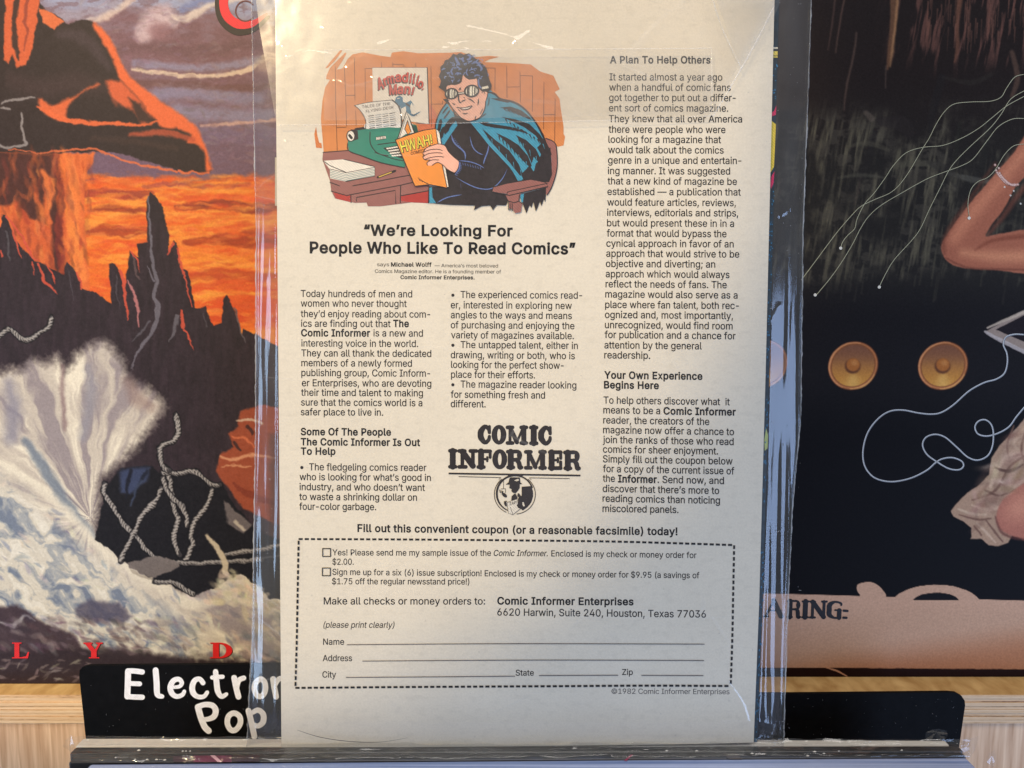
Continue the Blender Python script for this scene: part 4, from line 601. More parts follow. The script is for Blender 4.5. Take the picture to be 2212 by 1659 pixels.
for P, w, c, a, sf in [
    ([(190, 44), (232, 34), (262, 14), (296, -6)], (10, 18, 14, 8), CR, .85, 10), ([(130, 36), (190, 30), (250, 8)], 22, (176, 174, 188), .6, 16),
    ([(285, 150), (340, 156), (400, 163), (480, 161), (530, 151), (566, 128), (590, 120)], (5, 9, 10, 9, 12, 14, 12), (226, 198, 170), .9, 5),
    ([(290, 138), (360, 142), (430, 146), (500, 140), (560, 128)], 15, (148, 140, 162), .8, 12),
    ([(330, 206), (400, 196), (470, 206), (560, 214)], (20, 34, 30, 20), (142, 134, 158), .75, 18),
    ([(380, 238), (440, 246), (520, 250), (620, 246)], 26, (146, 138, 160), .7, 18),
    ([(436, 274), (500, 267), (560, 262), (620, 258)], 7, (212, 168, 150), .8, 5),
    ([(200, 120), (300, 100), (420, 110), (560, 90)], 22, (104, 74, 76), .5, 22),
    ([(300, 180), (400, 182), (500, 190), (600, 185)], 16, (112, 76, 74), .8, 9),
    ([(360, 300), (460, 290), (600, 300)], 30, (120, 100, 128), .5, 20)]:
    A.stroke(P, w, c, sf, a)
for cx, cy, r in [(318, 62, 24), (335, 40, 28), (352, 28, 22), (372, 45, 17), (310, 78, 18)]:
    A.ell(cx, cy, r, r * .85, (208, 180, 180), 0, .5, .75)
A.ell(345, 68, 24, 18, (150, 108, 112), 10, .6, .8)
A.stroke([(372, 36), (405, 40), (440, 16), (475, 4), (520, -4)], (8, 16, 20, 14, 12), (224, 204, 188), 9, .85)
A.stroke([(395, 20), (430, 6), (470, -8)], 16, (120, 128, 168), 12, .8)
A.ell(585, 135, 34, 20, (212, 184, 160), -10, .6, .7)
for y, x0, x1, w, c, a in [(392, 185, 330, 12, (236, 128, 66), .8), (402, 310, 540, 14, (150, 76, 74), .8), (410, 340, 480, 9, (240, 150, 70), .9), (420, 170, 330, 20, (158, 66, 50), .9),
        (430, 430, 640, 9, (238, 96, 50), .9), (436, 185, 335, 9, (244, 152, 66), .9), (447, 380, 640, 22, (132, 56, 44), .95), (453, 190, 330, 15, (150, 60, 40), .9), (466, 190, 640, 7, (244, 150, 64), .7),
        (500, 190, 320, 26, (160, 62, 40), .85), (488, 380, 640, 8, (244, 140, 56), .7), (522, 400, 640, 26, (162, 64, 36), .9), (505, 520, 600, 22, (156, 62, 42), .7), (560, 220, 640, 30, (246, 150, 56), .7),
        (598, 400, 640, 26, (190, 78, 40), .85), (618, 420, 640, 22, (222, 84, 40), .8), (638, 410, 560, 12, (250, 160, 62), .9), (660, 450, 640, 40, (226, 84, 38), .8), (690, 440, 640, 22, (214, 74, 36), .8)]:
    A.stroke([(x0, y + 2), ((x0 * 2 + x1) / 3, y - 5), ((x0 + x1 * 2) / 3, y + 3), (x1, y - 4)], (w * .5, w, w, w * .5), c, 6, a)
A.dabs(900, [(180, 380), (640, 380), (640, 720), (180, 620)], [(240, 130, 50), (226, 90, 42), (250, 160, 70), (206, 80, 44)], 6, -2, 8, RNG, .4, 5)
A.dabs(700, [(150, -10), (640, -10), (640, 370), (330, 330)], [(150, 120, 128), (112, 82, 86), (134, 112, 128), (160, 132, 134)], 5, -5, 20, RNG, .3, 3)
# a lit crag leaning in from the left
DK = (52, 40, 40); OR = (232, 108, 62); ORL = (240, 134, 78); RD = (150, 66, 50)
A.poly([(-30, -40), (60, -40), (78, -8), (98, 22), (126, 34), (150, 52), (176, 42), (204, 50), (232, 84), (250, 118), (262, 150), (286, 178), (322, 206), (352, 230), (394, 254), (418, 276), (434, 300), (446, 334), (457, 364), (449, 373), (410, 372), (352, 360), (300, 344), (262, 332), (222, 328), (150, 330), (-30, 330)], DK, 4, 1, True)
A.stroke([(20, 170), (90, 190), (160, 180), (230, 190)], (30, 40, 44, 20), (70, 52, 52), 40, .7)
A.poly([(200, 48), (220, 62), (244, 96), (262, 136), (288, 172), (330, 204), (376, 238), (414, 266), (438, 300), (452, 344), (458, 366), (446, 368), (444, 338), (430, 312), (404, 306), (414, 290), (386, 278), (352, 274), (332, 256), (300, 214), (268, 182), (254, 160), (238, 116), (212, 76)], OR, 9, 1, True)
A.poly([(230, 174), (262, 176), (300, 214), (330, 256), (306, 268), (286, 238), (250, 228), (236, 200)], (214, 98, 60), 12)
A.poly([(276, 212), (300, 224), (338, 262), (300, 264)], DK, 10, .9)
A.poly([(248, 218), (290, 250), (286, 268), (256, 244)], DK, 11, .8)
A.stroke([(80, 230), (120, 250), (150, 262), (200, 266), (250, 266), (290, 270), (350, 262), (380, 262)], (4, 14, 10, 8, 8, 5, 3, 1), OR, 4, .95)
A.poly([(84, 212), (112, 226), (146, 214), (200, 186), (216, 184), (170, 204), (144, 234), (140, 262), (108, 252), (90, 238)], OR, 10, .95, True)
A.poly([(0, 370), (20, -30), (0, -30)], DK, 4)
A.poly([(12, -30), (90, -30), (80, 40), (70, 110), (56, 142), (38, 146), (26, 120), (18, 138), (8, 130)], (214, 98, 58), 5)
A.stroke([(36, -20), (32, 40), (34, 100), (40, 130)], (14, 10, 12, 4), DK, 5, .9); A.stroke([(66, -20), (54, 30), (58, 70), (50, 110)], (10, 8, 5, 3), RD, 5, .9)
A.poly([(84, 20), (100, 22), (140, 46), (116, 62), (92, 48)], (222, 112, 66), 4)
A.stroke([(20, 322), (90, 330), (140, 326), (200, 322), (260, 344), (330, 362), (400, 372), (452, 372)], (2, 3, 5, 4, 4, 5, 5, 4), (226, 112, 68), 3, .9)
A.stroke([(130, 74), (170, 78), (210, 110), (236, 150)], (20, 28, 26, 12), (78, 62, 66), 18, .6)
A.stroke([(200, 300), (280, 305), (380, 320)], 12, (70, 52, 48), 10, .6)
A.stroke([(280, 292), (350, 286), (420, 300)], (6, 16, 10), (190, 84, 56), 8, .8)
for P, w in [([(0, 222), (30, 216), (52, 214), (76, 210)], (3, 6, 5, 3)), ([(2, 232), (20, 236)], 5), ([(46, 246), (50, 290), (56, 312), (20, 318), (0, 314)], (5, 5, 6, 5, 4))]:
    A.stroke(P, w, (150, 140, 136), 3, .9)
# orange-lit pillar of rock under the crag
A.poly([(-30, 326), (112, 334), (206, 330), (196, 362), (183, 390), (184, 500), (196, 640), (-30, 640)], (226, 110, 56), 5)
A.poly([(112, 336), (136, 372), (132, 420), (140, 440), (146, 520), (160, 640), (60, 640), (30, 560), (0, 330)], (206, 92, 50), 8, .8)
A.poly([(-30, 326), (112, 334), (134, 386), (120, 430), (130, 470), (138, 560), (124, 600), (110, 540), (112, 480), (104, 440), (92, 400), (98, 470), (104, 486), (66, 470), (36, 440), (-30, 450)], (78, 44, 40), 9)
A.stroke([(92, 370), (106, 400), (104, 450)], (10, 22, 8), (232, 120, 62), 9, .9); A.stroke([(74, 420), (96, 460), (108, 480)], (8, 16, 8), (220, 112, 58), 9, .8); A.stroke([(36, 440), (60, 480)], 12, (170, 66, 46), 9, .7)
A.stroke([(120, 340), (132, 430), (126, 520), (138, 590)], (16, 15, 18, 14), (118, 46, 40), 7, .85)
A.stroke([(152, 345), (160, 420), (158, 520), (176, 600)], (12, 24, 28, 26), (244, 136, 66), 12, .8)
A.dabs(260, [(0, 330), (200, 335), (190, 600), (0, 600)], [(226, 112, 54), (160, 66, 44), (90, 48, 42), (244, 140, 70)], 7, 80, 15, RNG, .35, 4)
# black jagged rocks
def c2(L): return [(x * .29757, 438.9 + y * .29757) for x, y in L]
rocks = [(-100, 250), (0, 180), (20, 80), (45, 90), (100, 250), (160, 330), (250, 420), (320, 440), (370, 470), (460, 520), (485, 430), (545, 480), (590, 610), (700, 650), (790, 720), (805, 740), (792, 440), (810, 425), (850, 460), (900, 620), (920, 500), (940, 340), (1000, 400), (1005, 295), (1060, 290), (1065, 150), (1060, 20), (1085, -80), (1130, -60), (1190, 60), (1225, 230), (1225, 350), (1260, 270), (1285, 290), (1310, 470), (1360, 500), (1410, 700), (1420, 760), (1500, 755), (1530, 860), (1560, 895), (1610, 870), (1612, 710), (1640, 670), (1680, 720), (1760, 960), (1772, 910), (1860, 960), (2090, 1080), (2250, 1130), (3100, 1200), (3100, 3500), (-100, 3500)]
A.poly(c2(rocks), (50, 40, 44), 3)
w = A.win(-100, 900, 480, 1480)
rk = fbm(A.U[w] * 1.0, A.V[w] * 0.22, 9, 61, 3); sel = (A.C[w].sum(-1) < 160)
A.C[w] = np.where(sel[..., None], A.C[w] * (0.86 + 0.3 * rk[..., None]) + np.array([4, 2, 4]) * rk[..., None], A.C[w])
GY = (112, 106, 114)
for P, ww, c in [([(1075, -40), (1090, 250), (1110, 420), (1135, 560), (1120, 680), (1145, 760), (1130, 880), (1080, 980), (1000, 1080), (950, 1200)], (3, 6, 7, 9, 8, 13, 10, 8, 5, 2), GY),
        ([(1085, 860), (1000, 960), (960, 1010)], (5, 4, 1), (92, 86, 92)), ([(1290, 820), (1260, 940), (1235, 1010)], (8, 7, 2), (104, 98, 104)), ([(1070, 460), (1110, 560)], (2, 5), GY),
        ([(960, 380), (980, 480), (1010, 560)], (3, 5, 2), (96, 76, 76)), ([(1700, 760), (1740, 900), (1780, 1010)], (2, 4, 2), (96, 88, 92)), ([(40, 200), (60, 300), (70, 420)], (4, 5, 2), (84, 78, 82)),
        ([(500, 500), (520, 600), (530, 700)], (2, 3, 1), (76, 68, 74)), ([(1480, 800), (1500, 900)], (2, 3), (80, 72, 78)), ([(840, 520), (850, 640), (870, 760)], (2, 4, 1), (82, 72, 78))]:
    A.stroke(c2(P), ww, c, 3, .9)
for P, ww in [([(45, 95), (100, 160), (160, 250), (230, 390), (290, 410)], (5, 4, 5, 5, 1)), ([(90, 190), (120, 290), (150, 400)], (2, 4, 1)), ([(230, 430), (250, 520)], (3, 1)), ([(270, 440), (320, 560), (380, 610), (415, 655)], (4, 6, 4, 1)), ([(340, 450), (380, 530), (400, 590)], (3, 4, 1)),
        ([(555, 500), (595, 620)], (3, 3)), ([(860, 480), (905, 600), (925, 840)], (5, 9, 2)), ([(950, 350), (990, 420), (1010, 500)], (4, 4, 1)), ([(1260, 290), (1215, 370)], (6, 3)), ([(1290, 330), (1330, 520), (1400, 760)], (4, 4, 2)), ([(1315, 780), (1325, 900)], (5, 8)), ([(1330, 920), (1370, 980), (1395, 1060)], (5, 4, 1)), ([(0, 350), (15, 390)], 4)]:
    A.stroke(c2(P), ww, (206, 84, 62), 2.5, .95)
A.stroke(c2([(925, 560), (980, 680), (1010, 890)]), (3, 6, 3), (196, 124, 122), 3, .9)
# a warm-lit boulder at the right, half behind the comic
def c3(L): return [(x * .29757, 877.8 + y * .29757) for x, y in L]
A.poly(c3([(1740, 40), (1900, -10), (2300, 60), (2300, 900), (1990, 850), (1760, 740), (1660, 600), (1560, 470), (1600, 360), (1690, 300), (1660, 200), (1720, 150)]), (160, 78, 52), 6)
for P, ww, c in [([(1720, 110), (1800, 90), (1900, 130)], (4, 7, 5), (214, 186, 160)), ([(1600, 370), (1700, 390), (1850, 350), (2000, 380)], (3, 7, 5, 4), (226, 160, 120)), ([(1690, 220), (1780, 230), (1850, 300)], (4, 5, 3), (220, 120, 80)), ([(1600, 440), (1720, 430), (1830, 440)], (2, 5, 2), (216, 150, 110)), ([(1700, 260), (1740, 320)], (8, 6), (60, 40, 40)), ([(1790, 150), (1830, 190)], 8, (66, 40, 38)), ([(1700, 560), (1800, 640), (2000, 700)], (8, 14, 12), (134, 60, 42))]:
    A.stroke(c3(P), ww, c, 4, .85)
A.poly(c3([(1950, 200), (2300, 150), (2300, 1300), (1960, 1200)]), (92, 62, 56), 20, .7)
# sea foam
foam = [(-100, 1240), (0, 1230), (60, 1200), (150, 1200), (230, 1130), (330, 1160), (420, 1110), (470, 1210), (560, 1100), (640, 1030), (730, 1000), (820, 1040), (880, 1130), (940, 1290), (1060, 1330), (1180, 1420), (1190, 1480), (1120, 1600), (1010, 1740), (900, 1860), (740, 2000), (700, 2380), (900, 2560), (1100, 2680), (1350, 2810), (1450, 2800), (1600, 2700), (1640, 2640), (1740, 2600), (1860, 2720), (2200, 2860), (2300, 3300), (-100, 3300)]
fpoly = c2([(p[0], p[1]) for p in foam])
fang = lambda x, y: math.degrees(math.atan2(y - 1120, x - 190)) if y < 1050 else 32 + (x - 200) * 0.03
up = c2([(0, 1290), (300, 1190), (560, 1150), (730, 1060), (860, 1180), (940, 1340), (1160, 1480), (1000, 1740), (740, 2000), (690, 2330), (0, 1900)])
def region_mask(P, soft):
    keep = A.C; A.C = np.zeros_like(keep); A.poly(P, (1, 1, 1), soft); m_ = A.C[..., 0].copy(); A.C = keep; return m_
FM = region_mask(c2(foam), 60)
rr_ = np.hypot(A.U - 195, A.V - 1120); th_ = np.arctan2(A.V - 1120, A.U - 195)
fan = fbm(th_ * 260 + fbm(A.U, A.V, 30, 201, 2) * 26, rr_ * .16, 26, 211, 4)
tint = mixc((158, 146, 146), (206, 194, 178), sstep(.30, .52, fan)); tint = mixc(tint, (240, 229, 206), sstep(.52, .74, fan))
ca, sa = math.cos(.62), math.sin(.62); qx = A.U * ca + A.V * sa; qy = -A.U * sa + A.V * ca; wb = (fbm(A.U, A.V, 44, 221, 3) - .5) * 46
cur = fbm(qx * .42 + wb, qy + wb, 20, 231, 4)
t2 = mixc((92, 108, 136), (156, 162, 168), sstep(.30, .44, cur)); t2 = mixc(t2, (222, 214, 196), sstep(.45, .56, cur)); t2 = mixc(t2, (242, 236, 220), sstep(.60, .72, cur))
t2 = mixc(t2, (206, 198, 184), .28 + 0 * cur)
ym = sstep(-30, 50, A.V - (c3([(0, 470)])[0][1] + (A.U) * .82)); tint = mixc(tint, t2, ym)
edge_n = np.clip(FM * 1.5 - fbm(A.U, A.V, 7, 241, 3) * .55, 0, 1)
A.C = A.C * (1 - edge_n[..., None]) + tint * edge_n[..., None]
A.stroke(c2([(60, 1300), (100, 1500), (80, 1700)]), (18, 34, 30), (140, 136, 150), 30, .75)
A.stroke(c2([(640, 1180), (660, 1400), (600, 1700)]), (10, 26, 16), (150, 150, 160), 22, .5)
A.stroke(c2([(450, 1180), (455, 1400), (470, 1640)]), (6, 12, 8), (120, 92, 96), 12, .6)
A.stroke(c2([(930, 1300), (1000, 1420), (1100, 1480)]), (24, 34, 20), (150, 124, 116), 26, .6)
lo = c3([(0, 480), (300, 620), (650, 960), (900, 1130), (1350, 1380), (1600, 1300), (1850, 1290), (2250, 1500), (2250, 1900), (0, 1900)])
A.stroke(c3([(180, 250), (340, 480), (480, 700), (690, 940)]), (14, 24, 22, 8), (112, 124, 140), 14, .8)
A.stroke(c3([(0, 430), (240, 560), (480, 760), (700, 990), (900, 1160), (1120, 1290), (1360, 1420), (1560, 1420)]), (10, 18, 22, 20, 18, 22, 26, 16), (236, 226, 204), 14, .7)
A.dabs(160, lo, [(104, 118, 144), (232, 224, 206), (210, 200, 184)], 6, fang, 24, RNG, .45, 3)
A.poly(c3([(540, 1460), (660, 1400), (860, 1430), (960, 1520), (900, 1580), (700, 1570), (560, 1530)]), (80, 74, 92), 14, .8)
A.poly(c3([(-100, 1480), (120, 1440), (220, 1500), (330, 1580), (520, 1640), (620, 1760), (900, 1840), (1000, 1960), (1180, 2040), (-100, 2100)]), (66, 50, 56), 12, .95)
A.poly([(-20, 1408), (120, 1402), (260, 1400), (330, 1412), (420, 1428), (560, 1440), (900, 1420), (900, 1500), (-20, 1500)], (54, 42, 46), 14, .95)
A.stroke(c3([(0, 1560), (100, 1590), (180, 1520), (260, 1560)]), (3, 8, 6, 2), (176, 170, 172), 5, .8)
A.dabs(170, [(0, 1330), (330, 1340), (430, 1410), (0, 1412)], [(92, 72, 80), (120, 100, 108), (60, 46, 52), (150, 138, 140)], 7, 25, 20, RNG, .45, 3)
A.dabs(120, [(250, 1330), (620, 1320), (620, 1440), (360, 1410)], [(190, 178, 158), (150, 144, 148), (110, 110, 124), (206, 190, 168)], 8, 30, 20, RNG, .55, 3)
A.dabs(40, [(0, 1425), (220, 1425), (200, 1470), (0, 1470)], [(170, 160, 150), (130, 120, 116)], 4, -20, 20, RNG, .6, 4)
# black boulder in the surf with pale mineral veins
bl = [(860, 470), (960, 430), (1100, 440), (1180, 500), (1340, 470), (1500, 520), (1620, 580), (1700, 720), (1850, 880), (2100, 1000), (2150, 1400), (1960, 1400), (1850, 1290), (1740, 1210), (1640, 1260), (1600, 1300), (1440, 1370), (1300, 1330), (1100, 1250), (900, 1130), (690, 960), (740, 720), (770, 600)]
A.poly(c3(bl), (28, 26, 30), 3.5)
A.poly(c3([(870, 480), (960, 440), (1080, 450), (1060, 540), (940, 640), (880, 620)]), (66, 76, 108), 12, .85)
A.stroke(c3([(950, 460), (930, 560), (910, 680)]), (7, 7, 3), (26, 26, 36), 5, .9); A.stroke(c3([(1060, 470), (1010, 570), (960, 680)]), (6, 6, 3), (30, 32, 44), 5, .9); A.stroke(c3([(1030, 540), (980, 620), (950, 720)]), 5, (70, 80, 104), 5, .7)
def vein(P, ww=9.5):
    """a twist of pale weed-covered rope lying over the boulder"""
    Q = smooth_pts(c3(P), False, 8); A.stroke([tuple(q) for q in Q], ww + 4, (16, 15, 17), 3, .95, sm=False); A.stroke([tuple(q) for q in Q], ww, (66, 62, 64), 2.4, .95, sm=False)
    seg = np.concatenate([[0], np.cumsum(np.linalg.norm(np.diff(Q, axis=0), axis=1))])
    for q in np.arange(3, seg[-1], 7.5):
        x, y = np.interp(q, seg, Q[:, 0]), np.interp(q, seg, Q[:, 1]); x2, y2 = np.interp(q + 2, seg, Q[:, 0]), np.interp(q + 2, seg, Q[:, 1]); an = math.degrees(math.atan2(y2 - y, x2 - x))
        A.ell(x, y, 6.0, 2.7, (188, 180, 172), an + 38, .5, .9); A.ell(x + 1.6, y + 1.8, 4.2, 1.3, (40, 34, 34), an + 38, .5, .8)
for P in [[(770, 560), (760, 640), (830, 740), (900, 860), (1000, 960), (1080, 1060), (1220, 1130)], [(1170, 600), (1120, 700), (1040, 780), (990, 880), (930, 1000), (880, 1120)], [(1200, 440), (1240, 560), (1250, 700), (1290, 820), (1260, 940), (1300, 1080)],
          [(1180, 480), (1300, 490), (1420, 470), (1520, 560), (1600, 570)], [(1540, 600), (1500, 720), (1420, 830), (1380, 940), (1400, 1010), (1340, 1110)], [(1640, 1080), (1760, 1060), (1900, 1040), (2060, 1000)], [(1240, 1130), (1400, 1140), (1560, 1130), (1700, 1130), (1900, 1110)], [(1130, 1270), (1280, 1290), (1400, 1360)], [(1270, 60), (1300, 180), (1240, 260), (1160, 300), (1180, 420), (1230, 470)], [(-40, -470), (60, -560), (180, -480), (330, -560), (370, -640)], [(1180, 520), (1230, 640), (1330, 740), (1360, 860)]]:
    vein(P)
A.poly(c3([(930, 1140), (1130, 1080), (1290, 1130), (1300, 1170), (1110, 1240), (940, 1180)]), (120, 110, 106), 3, .95)
A.poly(c3([(940, 1185), (1110, 1240), (1110, 1260), (960, 1215)]), (176, 164, 148), 2.5, .9)
A.poly(c3([(1620, 680), (1700, 760), (1820, 850), (1770, 930), (1650, 860), (1640, 770)]), (130, 118, 116), 5, .8)
A.stroke(c3([(1700, 840), (1740, 870), (1770, 900)]), 7, (206, 192, 172), 4, .8)
A.stroke(c3([(1500, 940), (1560, 1000), (1610, 1080), (1640, 1200)]), (6, 10, 12, 16), (206, 188, 158), 5, .95)
A.dabs(120, c3([(1600, 1180), (1700, 1190), (1850, 1290), (2100, 1500), (1500, 1420)]), [(222, 206, 176), (196, 180, 154)], 8, 20, 30, RNG, .7, 2)
A.C += ((n3 - 0.5) * 9)[..., None] + RNG.normal(0, 2.2, A.C.shape[:2])[..., None]
A.C *= 0.89
Pg = LEFT.loc(A.U, A.V, 0.0002)
# keep the sheet inside the sleeve: straight edges
Pg[..., 1] = np.clip(Pg[..., 1], lyb + 0.0002, lyt); Pg[..., 0] = np.clip(Pg[..., 0], lx0 + 0.0002, lx1 - 0.0002)
grid_obj('cover_painting', Pg, artwork_mat('painted_print', 0.5, 0.15, .07), left_lp, A.C)
pr = Print(LEFT, 0.00035, 1.5e-6)
REDL = (212, 38, 40)
def serif(pr, ch, x, y0, y1, w, rgb):
    H = y1 - y0
    def R(a, b, c, d): pr.fill(rgb, [(x + a * w, y0 + b * H), (x + c * w, y0 + b * H), (x + c * w, y0 + d * H), (x + a * w, y0 + d * H)])
    if ch == 'L':
        R(.14, .06, .42, .94); R(0, 0, .55, .07); R(0, .93, .9, 1); pr.fill(rgb, [(x + .55 * w, y0 + .93 * H), (x + .82 * w, y0 + .86 * H), (x + .92 * w, y0 + .6 * H), (x + 1 * w, y0 + .6 * H), (x + .92 * w, y1), (x + .6 * w, y1)])
    if ch == 'Y':
        R(0, 0, .46, .08); R(.66, 0, 1, .08); R(.28, .93, .82, 1); R(.4, .5, .68, .94)
        pr.fill(rgb, [(x + .06 * w, y0 + .05 * H), (x + .36 * w, y0 + .05 * H), (x + .68 * w, y0 + .6 * H), (x + .42 * w, y0 + .6 * H)])
        pr.fill(rgb, [(x + .78 * w, y0 + .05 * H), (x + .9 * w, y0 + .05 * H), (x + .64 * w, y0 + .62 * H), (x + .54 * w, y0 + .55 * H)])
    if ch == 'D':
        R(.12, .05, .4, .95); R(0, 0, .5, .07); R(0, .93, .5, 1)
        o = arc(x + .42 * w, (y0 + y1) / 2, .58 * w, H / 2, -90, 90, 14); i = arc(x + .42 * w, (y0 + y1) / 2, .30 * w, H * .41, 90, -90, 14)
        pr.fill(rgb, list(o) + list(i))
for ch, x0, x1 in (('L', 26, 63), ('Y', 180, 222), ('D', 454, 502)):
    pr = Print(LEFT, 0.00035, 1.5e-6); serif(pr, ch, x0 + 1.2, 1388.8, 1423, x1 - x0, (70, 20, 24)); serif(pr, ch, x0, 1388, 1422, x1 - x0, REDL); pr.build('title_letter', left_lp)
pr = Print(LEFT, 0.00035, 1.5e-6)
pr.stroke((30, 18, 22), [(482, -30), (477, 10), (486, 42), (512, 61), (545, 60), (580, 36)], (26, 26, 28, 30, 20, 6), n=8)
pr.stroke((218, 34, 48), [(488, -30), (483, 8), (492, 36), (515, 52), (545, 51), (576, 30)], (19, 19, 20, 20, 14, 4), n=8)
pr.stroke((90, 40, 44), arc(530, 24, 21, 22, 40, 320, 18), 3, sm=False)
pr.build('logo_letter', left_lp)

# ================================================================== record sleeve, right: dark cave with speakers and cords
uL_r = 1330; uR_r = float(u_from_dx(RIGHT, uL_r, 1462, w_))
right_lp, rx0, rx1, ryb, ryt = lp(RIGHT, uL_r, uR_r, 1462, 'dark record sleeve with orange speaker cones, white cords and a bent bare arm')
us = np.concatenate([np.linspace(uL_r, 1630, 14), np.linspace(1640, 2232, 400), np.linspace(2240, uR_r, 30)])
vs = np.concatenate([np.linspace(-240, -14, 14), np.linspace(-10, 1462, 860)])
B = Canvas(us, vs, 71, 1.0, 10); U, V_ = B.U, B.V
c6 = lambda L: [(1591 + x * .29756, y * .29756) for x, y in L]
c7 = lambda L: [(1591 + x * .36382, 493.8 + y * .36382) for x, y in L]
c8 = lambda L: [(1591 + x * .33863, 1097.2 + y * .33863) for x, y in L]
base = mixc((38, 31, 29), (40, 37, 34), sstep(150, 400, V_))
base = mixc(base, (26, 23, 24), sstep(560, 700, V_)); base = mixc(base, (15, 12, 13), sstep(800, 960, V_))
rv = fbm(U + V_ * .18, V_ * .12, 8, 5, 3); cl = fbm(U, V_, 60, 15)
mk = sstep(200, 300, V_) * (1 - sstep(560, 630, V_ + (cl - .5) * 90)) * sstep(.3, .6, fbm(U, V_, 70, 40))
base = mixc(base, (102, 95, 76), mk * sstep(.4, .8, rv) * .85)
base = mixc(base, (76, 70, 60), mk * sstep(.45, .6, fbm(U, V_ * 1.6, 24, 90)) * .55)
mk2 = (1 - sstep(90, 170, V_ + (cl - .5) * 60)) * sstep(1880, 2000, U)
base = mixc(base, (118, 78, 66), mk2 * sstep(.5, .75, rv) * .7)
B.C[:] = base
for P, ww, c, a in [([(1145, 0), (1140, 150), (1120, 330), (1095, 500)], (18, 14, 12, 4), (126, 86, 60), .9), ([(1170, 0), (1150, 200), (1130, 380), (1115, 480)], (5, 5, 6, 3), (170, 124, 84), .9), ([(1620, 0), (1600, 200), (1605, 330), (1585, 450)], (12, 8, 9, 3), (126, 82, 62), .85),
        ([(780, 0), (745, 200), (720, 380)], (3, 3, 1.5), (104, 78, 66), .9), ([(715, 0), (690, 200), (665, 360)], (3, 3, 1), (96, 72, 62), .8), ([(870, 240), (850, 400), (800, 620), (780, 800)], (3.5, 4, 4, 2), (100, 78, 66), .85), ([(1085, 480), (1080, 640)], (2.5, 1.5), (104, 84, 72), .8),
        ([(900, 1290), (860, 1480)], (6, 4), (104, 88, 74), .5), ([(1490, 560), (1440, 760), (1400, 950)], (16, 18, 8), (38, 34, 33), .9), ([(1840, 900), (1780, 1230)], (12, 16), (42, 40, 36), .8),
        ([(1000, 950), (940, 1200), (900, 1300)], (12, 16, 14), (42, 38, 36), .7), ([(1620, 900), (1590, 1150)], (8, 8), (44, 42, 36), .8), ([(2000, 380), (2040, 560), (2000, 700)], (10, 12, 8), (110, 82, 66), .7), ([(820, 1060), (960, 1040), (1100, 1090)], (6, 12, 8), (98, 92, 74), .5),
        ([(1150, 1210), (1300, 1180), (1480, 1200)], (8, 16, 10), (94, 90, 72), .5), ([(1540, 1260), (1700, 1300), (1830, 1320)], (6, 14, 8), (110, 106, 94), .6), ([(1400, 1180), (1540, 1250), (1600, 1330)], (10, 26, 20), (50, 46, 42), .8), ([(740, 1290), (900, 1270), (1080, 1290)], (4, 8, 5), (92, 88, 74), .6),
        ([(750, 1400), (830, 1440), (880, 1400)], (8, 20, 10), (74, 68, 58), .6), ([(940, 820), (980, 860)], (10, 14), (112, 98, 84), .6), ([(1050, 880), (1200, 900), (1250, 960)], (20, 34, 24), (46, 40, 38), .8), ([(1500, 560), (1700, 600), (1850, 540)], (4, 12, 8), (60, 56, 48), .4)]:
    B.stroke(c6(P), ww, c, 6, a * .75)
for k in range(170):
    x = RNG.uniform(1700, 2212); y = RNG.uniform(330, 600); L = RNG.uniform(18, 70)
    B.stroke([(x, y), (x - L * .16, y + L)], (1.5, 4.0), [(92, 86, 68), (38, 35, 32), (76, 71, 58)][k % 3], 4.5, RNG.uniform(.15, .45), sm=False)
for k in range(60):
    x = RNG.uniform(1990, 2212); y = RNG.uniform(-10, 70); L = RNG.uniform(20, 60)
    B.stroke([(x, y), (x - L * .06, y + L)], (3, 1.2), (116, 78, 64), 2.5, RNG.uniform(.3, .7), sm=False)
# speakers
def speaker(cx, cy, k=1.0):
    S = [(150, 74, 46), (176, 104, 66), (222, 156, 92)]
    B.ell(cx, cy, 56 * k, 51 * k, (92, 52, 34), -35, .03, 1, False)
    B.ell(cx, cy, 54 * k, 49 * k, (188, 118, 72), -35, .04, 1, False)
    B.ell(cx, cy - 1, 50 * k, 46 * k, (128, 78, 48), -35, .05, 1, False)
    w = B.win(cx - 56, cx + 56, cy - 56, cy + 56); X, Y = B.U[w] - cx, B.V[w] - cy
    a = math.radians(-35); q = np.hypot((X * math.cos(a) + Y * math.sin(a)) / (48 * k), (-X * math.sin(a) + Y * math.cos(a)) / (44 * k))
    beam = np.exp(-((np.arctan2(X, Y + 4)) / .42) ** 2) * sstep(5, 30, Y)
    C = mixc((140, 92, 62), (198, 136, 62), sstep(-40, 44, Y)); C = mixc(C, (226, 176, 96), beam * .7); C = mixc(C, (108, 70, 56), sstep(10, -44, Y) * .5)
    m = (1 - sstep(.95, 1.02, q))[..., None]; B.C[w] = B.C[w] * (1 - m) + C * m
    B.stroke(arc(cx, cy, 53 * k, 48.5 * k, 150, 320, 24, -35), (1.5, 4, 1.5), (216, 148, 98), 3, .8); B.stroke(arc(cx, cy, 53 * k, 48.5 * k, 60, 130, 16, -35), (1.5, 4, 1.5), (232, 170, 100), 3, .8)
    B.ell(cx - 1, cy + 1, 17 * k, 16 * k, (86, 50, 36), 0, .2, .9, False); B.ell(cx, cy - 2, 14.5 * k, 14 * k, (168, 102, 50), 0, .2, 1, False); B.ell(cx + 3, cy - 6, 7 * k, 6 * k, (190, 126, 70), 0, .6, .8, False)
speaker(1843, 790); speaker(2037, 790); speaker(1648, 786)
